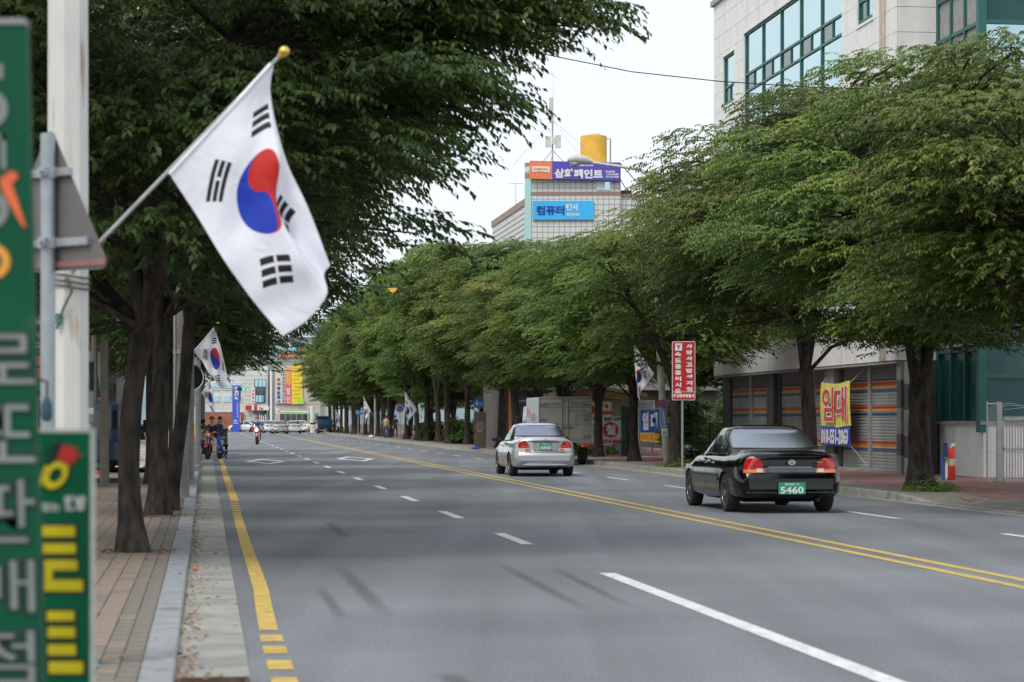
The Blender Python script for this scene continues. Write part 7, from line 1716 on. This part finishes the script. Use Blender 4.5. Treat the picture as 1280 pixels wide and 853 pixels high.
# motorcycle, facing -y
def make_motorcycle(label, loc, rz, lit=False):
    t = thing('motorcycle', label, 'motorcycle', loc, rz, 'motorcycles on the left lane'); PR = mat('bike_red', (.35, .02, .02), .3, coat=.6); PW = mat('bike_white', (.55, .56, .52), .4)
    for (y, nm) in ((-.62, 'front'), (.62, 'rear')):
        b = MB(); b.lathe([(.215, -.03), (.25, -.04), (.285, -.025), (.29, 0), (.285, .025), (.25, .04), (.215, .03)], c=(0, 0, 0), axis='x', n=28); w_ = b.build('wheel', RUBBER, t, loc=(0, y, .29), smooth=40)
        b = MB(); b.lathe([(.222, -.02), (.222, .02)], axis='x', n=28)
        for k in range(12): an = k * math.pi / 6; b.tube([(0, .03 * math.cos(an), .03 * math.sin(an)), (0, .215 * math.cos(an), .215 * math.sin(an))], .004, 4, cap=False)
        b.lathe([(.04, -.05), (.04, .05)], axis='x', n=10); b.build('rim', CHROME, w_)
    b = MB()
    for sx in (-1, 1): b.tube([(sx * .07, -.62, .29), (sx * .06, -.50, .80)], .020, 8)
    b.build('fork', PR, t)
    b = MB()
    for k in range(9):
        a0, a1 = R(35 + 15 * k), R(35 + 15 * (k + 1)); r0 = .335
        b.add([(x_, -.62 - r0 * math.cos(a_), .29 + r0 * math.sin(a_)) for a_ in (a0, a1) for x_ in (-.055, .055)] + [(x_, -.62 - (r0 - .02) * math.cos(a_), .29 + (r0 - .02) * math.sin(a_)) for a_ in (a0, a1) for x_ in (-.055, .055)], [(0, 1, 3, 2), (4, 6, 7, 5), (0, 2, 6, 4), (1, 5, 7, 3)])
    b.build('front_fender', PR, t)
    for sx in (-1, 1): b = MB(); b.prism([(-.42, .30), (-.28, .28), (-.26, .78), (-.44, .84)], sx * .10, sx * .20, plane='yz'); b.build('leg_shield', PW, t)
    b = MB(); b.box(-.11, -.60, .80, .11, -.42, 1.0, bev=.04); b.tube([(-.34, -.30, 1.02), (-.12, -.44, 1.0), (.12, -.44, 1.0), (.34, -.30, 1.02)], .016, 8); b.build('handlebar', PR, t)
    b = MB()
    for sx in (-1, 1): b.tube([(sx * .34, -.30, 1.02), (sx * .40, -.26, 1.025)], .022, 8)
    b.build('grip', RUBBER, t)
    b = MB(); b.lathe([(.001, -.05), (.06, -.045), (.085, -.01), (.088, .02)], c=(0, -.60, .90), axis='y', n=20); b.build('headlight', mat('lit_headlight', (.9, .8, .8), .2, emit=((1.0, .80, .82), 5.0)) if lit else mat('unlit_headlight', (.5, .5, .5), .1, .4), t, smooth=50)
    if lit: b = MB(); ring_mb(b, 0, .90, .135, .09, -.62, -.56, sx=1.2); b.build('headlight_surround', mat('glowing_red_cowl', (.55, .04, .05), .3), t)
    for sx in (-1, 1): b = MB(); b.tube([(sx * .24, -.36, 1.03), (sx * .34, -.40, 1.22)], .007, 5); b.tube([(sx * .36, -.40, 1.22), (sx * .36, -.385, 1.22)], .055, 14); b.build('mirror', TRIM, t); b = MB(); b.tube([(sx * .13, -.55, .88), (sx * .20, -.56, .88)], .03, 8); b.build('indicator', LENSO, t)
    b = MB(); b.box(-.13, -.05, .72, .13, .58, .80, bev=.035); b.build('seat', TRIM, t); b = MB(); b.prism([(-.28, .45), (.45, .42), (.75, .62), (.72, .72), (.0, .72), (-.24, .60)], -.10, .10, plane='yz'); b.build('side_cover', PW, t)
    b = MB(); b.box(-.12, -.12, .26, .12, .22, .50, bev=.03); b.tube([(.12, 0, .28), (.15, .3, .27), (.15, .85, .33)], [.02, .025, .035], 8); b.build('engine', mat('engine_metal', (.22, .22, .22), .4, .7), t)
    b = MB(); b.box(-.11, .60, .58, .11, .88, .61); b.box(-.13, .62, .82, .13, .95, .84); b.tube([(-.12, .4, .8), (-.12, .93, .83)], .012, 6); b.tube([(.12, .4, .8), (.12, .93, .83)], .012, 6); b.build('rear_rack', STEEL, t)
    b = MB()
    for sx in (-1, 1): b.tube([(0, .0, .26), (sx * .24, .0, .25)], .014, 6)
    b.build('footrest', STEEL, t)
    if lit: b = MB(); b.box(-.10, -.47, 1.0, .10, -.45, 1.10, bev=.01); b.build('small_screen', PW, t)
    return t
md = 4320 / (556 - 525); q = at(321.5, 525, md); hv = math.pi * 0 + R(2)
make_motorcycle('oncoming motorcycle with its headlight lit and red cowl on the left lane', (q.x, md, 0), hv, True)
figure('person in a blue jacket and cap riding the oncoming motorcycle with the lit headlight', (q.x, md, 0), hv, J_ride(), JACKB, CHAR, mat('shoe_grey', (.35, .35, .35), .6), helmet=mat('cap_brown_red', (.20, .08, .07), .6))
md = 4320 / (574.5 - 525); q = at(267.5, 525, md)
make_motorcycle('parked motorcycle with pale leg shields and red headlight cowl by the left kerb', (q.x, md, 0), R(-14))
J = J_ride(); J.update(pelvis=(-.02, .22, .84), waist=(-.04, .14, 1.0), chest=(-.05, .02, 1.19), neck=(-.06, -.04, 1.36), head=(-.07, -.08, 1.46), crown=(-.07, -.08, 1.58), shl=(-.24, .0, 1.29), ell=(-.30, -.14, 1.08), wrl=(-.16, -.28, 1.02), hal=(-.11, -.30, 1.01), shr=(.14, .0, 1.29), elr=(.24, -.14, 1.08), wrr=(.12, -.28, 1.03), har=(.07, -.30, 1.02),
         hil=(-.13, .18, .80), knl=(-.30, -.08, .58), anl=(-.48, -.02, .22), tol=(-.60, -.14, .18), hir=(.08, .2, .80), knr=(.27, -.02, .50), anr=(.44, .10, .09), tor=(.50, -.04, .05))
BT = BLUEC
figure('person in a navy jacket and bright blue trousers leaning on the parked motorcycle', (q.x, md + .05, 0), R(-14), J, NAVY, BLUEC, SHOE)
J2 = dict(pelvis=(.0, 0, .93), waist=(0, 0, 1.08), chest=(0, .0, 1.32), neck=(0, -.02, 1.48), head=(0, -.04, 1.58), crown=(0, -.04, 1.70), shl=(-.19, 0, 1.41), ell=(-.25, .02, 1.13), wrl=(-.24, -.05, .89), hal=(-.24, -.07, .82), shr=(.19, 0, 1.41), elr=(.26, .02, 1.13), wrr=(.25, -.05, .89), har=(.25, -.07, .82),
          hil=(-.10, 0, .88), knl=(-.12, -.03, .50), anl=(-.13, .02, .09), tol=(-.14, -.13, .04), hir=(.10, 0, .88), knr=(.13, -.05, .50), anr=(.15, .03, .09), tor=(.16, -.12, .04))
q2 = at(274.5, 525, md + 2.6); figure('person in blue overalls half hidden behind the one on the parked motorcycle', (q2.x, md + 2.6, 0), R(70), J2, NAVY, BLUEC, SHOE, sc=.93)
JC = dict(pelvis=(0, .05, .26), waist=(0, -.02, .42), chest=(.03, -.12, .64), neck=(.06, -.20, .80), head=(.08, -.26, .88), crown=(.09, -.28, .99), shl=(-.16, -.12, .72), ell=(-.12, -.34, .55), wrl=(.05, -.50, .50), hal=(.10, -.54, .50), shr=(.22, -.12, .72), elr=(.34, -.30, .56), wrr=(.36, -.50, .50), har=(.38, -.56, .49),
          hil=(-.10, .02, .26), knl=(-.14, -.36, .46), anl=(-.13, -.16, .09), tol=(-.13, -.30, .05), hir=(.10, .02, .26), knr=(.14, -.38, .46), anr=(.13, -.18, .09), tor=(.14, -.32, .05))
d7 = 88.0; q = at(246.5, 525, d7); figure('person in a grey hooded top crouching on the left kerb with dark hair', (q.x, d7, .12), R(60), JC, GREYC, DENIM, SHOE, sc=1.12)
q = at(243.6, 525, 86.0); o = thing('shopping_bag', 'bright yellow bag standing on the kerb by the crouching person', 'bag', (q.x, 86.0, .13)); b = MB(); b.add([(-.24, -.12, 0), (.24, -.12, 0), (.22, .12, 0), (-.22, .12, 0), (-.27, -.15, .30), (.27, -.14, .32), (.24, .14, .3), (-.25, .13, .31), (-.16, -.05, .56), (.17, -.04, .52), (.15, .05, .55), (-.14, .05, .53)], [(3, 2, 1, 0), (0, 1, 5, 4), (1, 2, 6, 5), (2, 3, 7, 6), (3, 0, 4, 7), (4, 5, 9, 8), (5, 6, 10, 9), (6, 7, 11, 10), (7, 4, 8, 11), (8, 9, 10, 11)])
b.build('sack', mat('bag_yellow', (.72, .40, .03), .6, var=.12, scale=5), o); b = MB(); b.tube([(-.10, 0, .52), (-.08, 0, .64), (.08, 0, .64), (.10, 0, .52)], .012, 6); b.build('handle', MT['bag_yellow'], o)
q = at(482.5, 525, 170); figure('person in a tan shirt and blue trousers walking between the right-hand trunks', (q.x, 170, .12), R(150), J2, TAN, DENIM, SHOE, sc=.98)
q = at(494, 525, 176); figure('person in dark clothes among the right-hand trunks, beside the one in tan', (q.x, 176, .12), R(20), J2, CHAR, CHAR, SHOE, sc=.98)
q = at(275, 525, 225); figure('distant small rider in blue near the brick wall, above the cart', (q.x, 225, 0), R(30), J_ride(), JACKB, DENIM, SHOE, helmet=WHITE); make_motorcycle('distant motorcycle under the small rider near the brick wall', (q.x, 225, 0), R(30))

# ------------------------------------------------------------------ signs and posts along the kerbs
wd_ = 64.0; q = at(854.5, 525, wd_); ws_ = thing('warning_sign', 'tall red warning sign with two columns of white letters on a grey post', 'road sign', (q.x, wd_, .12), 0); wx = lambda x: (x - 854.5) * wd_ / F; wz = lambda y: hz_(y, wd_) - .12
b = MB(); b.tube([(-.03, .05, 0), (-.03, .05, wz(430))], .036, 10); b.build('post', STEEL, ws_)
b = MB(); b.prism(rrect(wx(840), wz(500.5), wx(869), wz(427), .045), -.012, .012); b.build('border', WHITE, ws_); b = MB(); b.prism(rrect(wx(840.7), wz(499.8), wx(868.3), wz(427.7), .038), -.016, -.0121); b.build('panel', mat('warning_red', (.46, .022, .028), .4, var=.04), ws_)
b = MB(); b.box(wx(840.8), -.019, wz(490.3), wx(868.2), -.0161, wz(489.8)); b.build('divider', WHITE, ws_)
b = MB(); b.box(wx(843.8), -.02, wz(438.5), wx(852.6), -.0161, wz(429.5)); em = b.build('emblem_panel', WHITE, ws_)
b = MB(); b.prism([(wx(845), wz(430.5)), (wx(848), wz(432.5)), (wx(851), wz(430.5)), (wx(849), wz(434)), (wx(848), wz(437.6)), (wx(847), wz(434))], -.023, -.0201); b.build('emblem', mat('emblem_blue', (.05, .07, .2), .5), em)
for i, c in enumerate('사망사고발생지점'): text(c, wx(861.6), wz(433.0 + 7.65 * i), .175, .118, WHITE, ws_, y=-.0162, bold=.05, name='letter')
for i, c in enumerate('속도를줄이시오'): text(c, wx(847.6), wz(443.0 + 7.65 * i), .175, .122, WHITE, ws_, y=-.0162, bold=.05, name='letter')
text('화성동부경찰서', wx(854.5), wz(495), .58, .105, WHITE, ws_, y=-.0162, bold=.05)
cp_ = 72.0; cpo = bpy.data.objects['street_lamp']; cz2 = lambda y: hz_(y, cp_) - .12
MS = Matrix(((1, 0, -.088, -.01), (0, 1, 0, 0), (0, 0, 1, 0), (0, 0, 0, 1)))
b = MB(); b.prism(disc(.0, cz2(505), .14), -.150, -.140); rd = b.build('round_sign', RED, cpo, M=MS); b = MB(); b.prism(disc(.0, cz2(505), .10), -.156, -.1501); b.build('blue_disc', BLUE, rd, M=MS); b = MB(); b.box(-.11, -.160, -.014, .11, -.1561, .014, M=Matrix.Translation((0, 0, cz2(505))) @ Matrix.Rotation(R(45), 4, 'Y')); b.build('red_bar', RED, rd, M=MS)
b = MB(); b.box(-.085, -.145, cz2(535), .085, -.135, cz2(513)); sgn = b.build('blue_plate', mat('plate_blue', (.02, .16, .42), .5), cpo, M=MS); vtext('주정차금지구역', 0, cz2(513.6), .09, .075, WHITE, sgn, MS, y=-.146)
b = MB(); b.box(-.09, -.145, cz2(545), .09, -.135, cz2(536)); sgn = b.build('white_plate', WHITE, cpo, M=MS); text('견인', 0, cz2(541.8), .14, .08, BLACK, sgn, MS, y=-.146, bold=.03); b = MB(); b.prism([(-.07, cz2(538.4)), (.03, cz2(538.4)), (.03, cz2(538.4) + .025), (.07, cz2(538.4) - .01), (.03, cz2(538.4) - .045), (.03, cz2(538.4) - .02), (-.07, cz2(538.4) - .02)], -.149, -.1451); b.build('red_arrow', RED, sgn, M=MS)
b = MB()
for z in (.7, .95, 3.1): b.tube([(.05, 0, z), (.05, 0, z + .03)], .125, 12)
b.build('band', STEEL, cpo, M=MS)
def round_sign(label, x, y0, d, r, no_park=False, post=True, base=.12):
    q = at(x, 525, d); o = thing('round_sign', label, 'road sign', (q.x, d, base), 0, None); z_ = hz_(y0, d) - base
    b = MB(); b.tube([(0, .05, 0), (0, .05, z_ + r * .8)], .034, 8); b.build('post', STEEL, o)
    b = MB(); b.prism(disc(0, z_, r), -.012, .0); b.build('disc', RED if no_park else mat('round_blue', (.02, .10, .36), .45), o)
    if no_park:
        b = MB(); b.prism(disc(0, z_, r * .76), -.016, -.0121); b.build('blue_disc', BLUE, o); b = MB(); b.box(-r * .78, -.02, -r * .09, r * .78, -.0161, r * .09, M=Matrix.Translation((0, 0, z_)) @ Matrix.Rotation(R(45), 4, 'Y')); b.build('red_bar', RED, o)
        b = MB(); ring_mb(b, 0, z_, r * 1.0, r * .94, -.018, -.0165); b.build('rim', WHITE, o)
    else:
        PW_ = mat('pictogram_white', (.55, .58, .6), .5)
        b = MB(); b.prism(disc(-.36 * r, z_ + .36 * r, .10 * r, 10), -.018, -.0121); b.box(-.44 * r, -.018, z_ - .30 * r, -.28 * r, -.0121, z_ + .22 * r); b.box(-.52 * r, -.018, z_ - .5 * r, -.44 * r, -.0121, z_ + .12 * r); b.box(-.24 * r, -.018, z_ - .5 * r, -.16 * r, -.0121, z_ + .12 * r); b.build('walker', PW_, o)
        b = MB(); ring_mb(b, .14 * r, z_ - .18 * r, .17 * r, .12 * r, -.018, -.0121, 14); ring_mb(b, .56 * r, z_ - .18 * r, .17 * r, .12 * r, -.018, -.0121, 14); b.box(.14 * r, -.018, z_ - .02 * r, .56 * r, -.0121, z_ + .05 * r); b.build('bicycle', PW_, o)
    return o
round_sign('round blue walker and cycle sign on a post, the nearer of the two blue discs', 598.5, 504, 113, .27)
round_sign('small far round blue sign beneath the distant flags', 447.5, 515.5, 200, .24)
round_sign('round no-parking sign, blue with a red ring, on a slim grey post', 500, 511, 168, .29, True)
cd_ = 98.0; q = at(677, 525, cd_); o = thing('name_sign', 'dark rectangular church name sign on a pole above the box truck', 'road sign', (q.x, cd_, .12), 0); nx = lambda x: (x - 677) * cd_ / F; nz_ = lambda y: hz_(y, cd_) - .12
b = MB(); b.tube([(nx(692.5), .06, 0), (nx(692.5), .06, nz_(466))], .045, 10); b.tube([(nx(692.5), .06, nz_(467)), (nx(664), .06, nz_(467))], .025, 8); b.build('post', STEEL, o)
b = MB(); b.box(nx(662), -.02, nz_(471), nx(690.5), .02, nz_(456.5)); b.build('panel', mat('name_panel', (.035, .035, .03), .5), o)
b = MB()
for (x0, z0, x1, z1) in ((662.4, 470.6, 690.1, 470.2), (662.4, 457.3, 690.1, 456.9), (662.4, 470.2, 662.8, 457.3), (689.7, 470.2, 690.1, 457.3)): b.box(nx(x0), -.026, nz_(z0), nx(x1), -.0201, nz_(z1))
b.build('border', mat('dull_white', (.40, .40, .38), .6), o)
text('오산성도교회', nx(676.3), nz_(463.8), .86, .17, MT['dull_white'], o, y=-.021, bold=.04); text('대한예수교장로회', nx(674), nz_(459.2), .5, .06, MT['dull_white'], o, y=-.021); text('OSAN SUNGDO CHURCH', nx(676.3), nz_(468.3), .8, .06, MT['dull_white'], o, y=-.021)
# poles between the far trunks that carry the flags
for (x, y0, d, lab) in ((532, 478, 152.6, 'pale slim pole among the far right trunks carrying the disc flag'), (468.5, 500, 200.6, 'pale slim pole behind the far blue round sign'), (431, 505, 245.6, 'pale pole at the end of the right-hand row'), (556.5, 495, 146, 'pale leaning post behind the forked trunks of the park')):
    q = at(x, 525, d); o = thing('slim_pole', lab, 'pole', (q.x, d, .1), 0, 'slim poles behind the right-hand trunks'); b = MB(); b.tube([(0, 0, 0), (0, 0, hz_(y0, d) + 1.5)], .07, 8); b.build('shaft', mat('pale_pole', (.42, .42, .38), .7), o)
q = at(594.5, 525, 112 * .96); o = thing('plastic_sack', 'bright blue plastic sack lying on the right kerb below the blue round sign', 'sack', (q.x, 107, .13), 0); b = MB(); b.lathe([(.001, 0), (.17, .0), (.20, .05), (.17, .12), (.08, .17), (.001, .18)], n=14); b.build('sack', mat('sack_blue', (.02, .12, .45), .4, var=.1), o, smooth=60); b = MB(); b.tube([(0, 0, .17), (.03, 0, .22)], [.02, .035], 6); b.build('knot', MT['sack_blue'], o)
q = at(464, 525, 180); o = thing('plastic_sack', 'small white sack on the kerb left of the tan-shirted person', 'sack', (q.x, 180, .13), 0); b = MB(); b.lathe([(.001, 0), (.16, .0), (.20, .07), (.15, .16), (.001, .2)], n=12); b.build('sack', WHITE, o, smooth=60)
# left side: concrete pole, posters, hazard board, mirror, shop fronts
q = at(226.5, 525, 41.8); o = thing('concrete_pole', 'thick concrete utility pole at the left kerb just beyond the scarred trunk', 'pole', (q.x, 41.8, .04), 0)
b = MB(); b.tube([(0, 0, 0), (-.02, 0, 9)], [.152, .115], 16); b.build('shaft', mat('left_pole_concrete', (.23, .22, .195), .92, var=.2, scale=2.5, bump=.3), o, smooth=60); b = MB()
for z in (.03, 1.32, 2.66, 2.70): b.tube([(0, 0, z), (0, 0, z + .03)], .155, 16)
b.tube([(-.10, -.13, 0), (-.11, -.13, 1.2), (-.09, -.14, 2.6), (-.12, -.12, 6)], .012, 6); b.build('band', STEEL, o)
for (x, y0, d, r_, lab) in ((239, 430, 52, .07, 'slim grey post just beyond the concrete utility pole'), (246, 420, 70, .12, 'pale steel pole left of the crumpled flag'), (252.5, 430, 96, .13, 'dark weathered pole behind the crumpled flag')):
    q = at(x, 525, d); o = thing('kerb_pole', lab, 'pole', (q.x, d, .08), 0, 'poles along the left kerb'); b = MB(); b.tube([(0, 0, 0), (0, 0, hz_(y0, d))], r_, 10); b.build('shaft', mat('pale_steel', (.30, .31, .31), .6) if r_ != .13 else MT['left_pole_concrete'], o)
    b = MB(); b.tube([(0, 0, 0), (0, 0, .04)], r_ * 1.8, 10); b.build('base', STEEL, o)
q = at(239.8, 525, 58); o = thing('poster', 'yellow and white poster wrapped on a post at the left kerb', 'poster', (q.x, 58, hz_(551, 58)), 0); b = MB(); b.box(-.09, -.02, 0, .09, 0, .44); b.build('sheet', YEL, o); b = MB(); b.box(-.09, -.021, .441, .09, -.001, .85); b.build('upper_sheet', WHITE, o); b = MB(); b.box(-.09, -.024, .0, .09, -.0201, .12); b.build('red_strip', mat('poster_red', (.6, .15, .08), .6), o)
b = MB(); b.box(-.02, .0, -.9, .02, .03, .85); b.build('stake', STEEL, o)
q = at(249.5, 525, 94); o = thing('hazard_board', 'yellow and black diagonally striped guard around a pole by the left kerb', 'hazard board', (q.x, 94, .1), 0); h_ = hz_(529, 94) - .1
b = MB(); b.box(-.24, -.16, .15, .24, -.13, h_); b.build('panel', YEL, o)
for k in range(4): z_ = .2 + .32 * k; b = MB(); b.prism([(-.24, z_), (.24, z_ + .28), (.24, min(h_, z_ + .42)), (-.24, z_ + .14)], -.165, -.1601); b.build('black_stripe', BLACK, o)
b = MB(); b.box(-.05, -.129, 0, .05, -.07, h_); b.build('post', STEEL, o)
q = at(238, 525, 64); o = thing('convex_mirror', 'round convex traffic mirror seen from behind below the smaller flag', 'mirror', (q.x, 64, hz_(472, 64)), 0); b = MB(); b.lathe([(.001, -.06), (.25, -.03), (.34, .02), (.36, .03), (.34, .05), (.001, .05)], axis='y', n=24); b.build('shell', DARK, o, smooth=30); b = MB(); ring_mb(b, 0, 0, .37, .34, .025, .06); b.build('rim', CHROME, o); b = MB(); b.tube([(0, .1, .1), (0, .1, -1.7)], .035, 8); b.tube([(0, .05, .0), (0, .1, .0)], .03, 6); b.build('post', STEEL, o)
# shop fronts at the back of the forecourt
sd_ = 78.0; q = at(128, 525, sd_); o = thing('shop_row', 'dim grey shop front behind the left-hand trunks with small notice boards', 'building', (q.x - 4.2, sd_, 0), TH + R(0))
b = MB(); b.box(-8, 0, 0, 4.6, 8, 7.5); b.build('wall', mat('shop_wall', (.22, .21, .19), .85, var=.15, scale=.6), o)
for (x0, x1, z0, z1, m_, nm) in ((-1.0, 1.2, .2, 2.2, GLASSD, 'shop_window'), (1.5, 2.4, .1, 2.2, GLASSD, 'shop_door'), (2.7, 4.3, .4, 2.2, GLASSD, 'shop_window'), (-7, -1.4, .4, 2.3, GLASSD, 'shop_window')):
    w_ = link(nm, MB().box(x0, -.06, z0, x1, -.002, z1).mesh(nm, m_), o); b = MB(); b.box(x0 - .05, -.1, z1, x1 + .05, -.001, z1 + .07); b.box((x0 + x1) / 2 - .03, -.08, z0, (x0 + x1) / 2 + .03, -.061, z1); b.build('frame', WHITE, w_)
b = MB(); b.box(-7.5, -.9, 2.5, 4.5, -.002, 2.75); b.build('awning', mat('awning_green', (.03, .15, .09), .7), o); b = MB(); b.box(1.2, -.12, 2.9, 4.2, -.002, 3.7); b.build('fascia_sign', mat('brick_sign', (.38, .12, .08), .6), o)
q = at(108, 525, 30.0); o = thing('notice_board', 'grey upright notice frame with dark panels seen beside the white utility pole', 'notice board', (q.x, 30, .05), 0); nzz = lambda y: hz_(y, 30) - .05
b = MB(); b.box(-.02, 0, nzz(530), .11, .04, nzz(438)); b.build('frame', mat('notice_grey', (.20, .21, .21), .6), o)
for (y0, y1, m_) in ((440, 452, GREY), (453, 488, BLACK), (490, 510, GREY), (510, 518, WHITE), (519, 528, GREY)): b = MB(); b.box(-.005, -.01, nzz(y1), .095, -.001, nzz(y0)); b.build('notice', m_, o)
b = MB(); b.tube([(.045, .02, 0), (.045, .02, nzz(530))], .03, 8); b.build('post', STEEL, o)
for (x, y0, y1, d, r_, dx, lab) in ((130.5, 425, 560, 47, .10, 0, 'dark steel pole left of the nearest trunk, by the parked blue truck'), (118, 420, 540, 60, .10, 0, 'brown slim pole beside the notice frame'), (146, 440, 530, 66, .11, -.55, 'pale leaning pole behind the nearest trunk')):
    q = at(x, 525, d); o = thing('forecourt_pole', lab, 'pole', (q.x, d, 0), 0, 'poles in the left forecourt'); b = MB(); b.tube([(0, 0, 0), (dx, 0, hz_(y0, d))], [r_, r_ * .8], 10); b.build('shaft', mat('pole_brown', (.16, .14, .11), .8) if dx == 0 else mat('pale_pole', (.42, .42, .38), .7), o); b = MB(); b.tube([(0, 0, 0), (0, 0, .05)], r_ * 1.6, 10); b.build('base', STEEL, o)
q = at(119, 525, 58); o = thing('red_vending_box', 'red cabinet with a green top standing before the left shop front', 'cabinet', (q.x, 58, 0), TH); b = MB(); b.box(-.28, 0, .1, .28, .5, 1.25, bev=.02); b.build('cabinet', RED, o); b = MB(); b.box(-.28, -.01, 1.251, .28, .5, 1.45); b.build('top_panel', mat('lime_panel', (.3, .45, .05), .6), o); b = MB(); b.box(-.2, -.012, .5, .2, -.001, 1.1); b.build('door', mat('cab_door', (.35, .05, .04), .5), o)
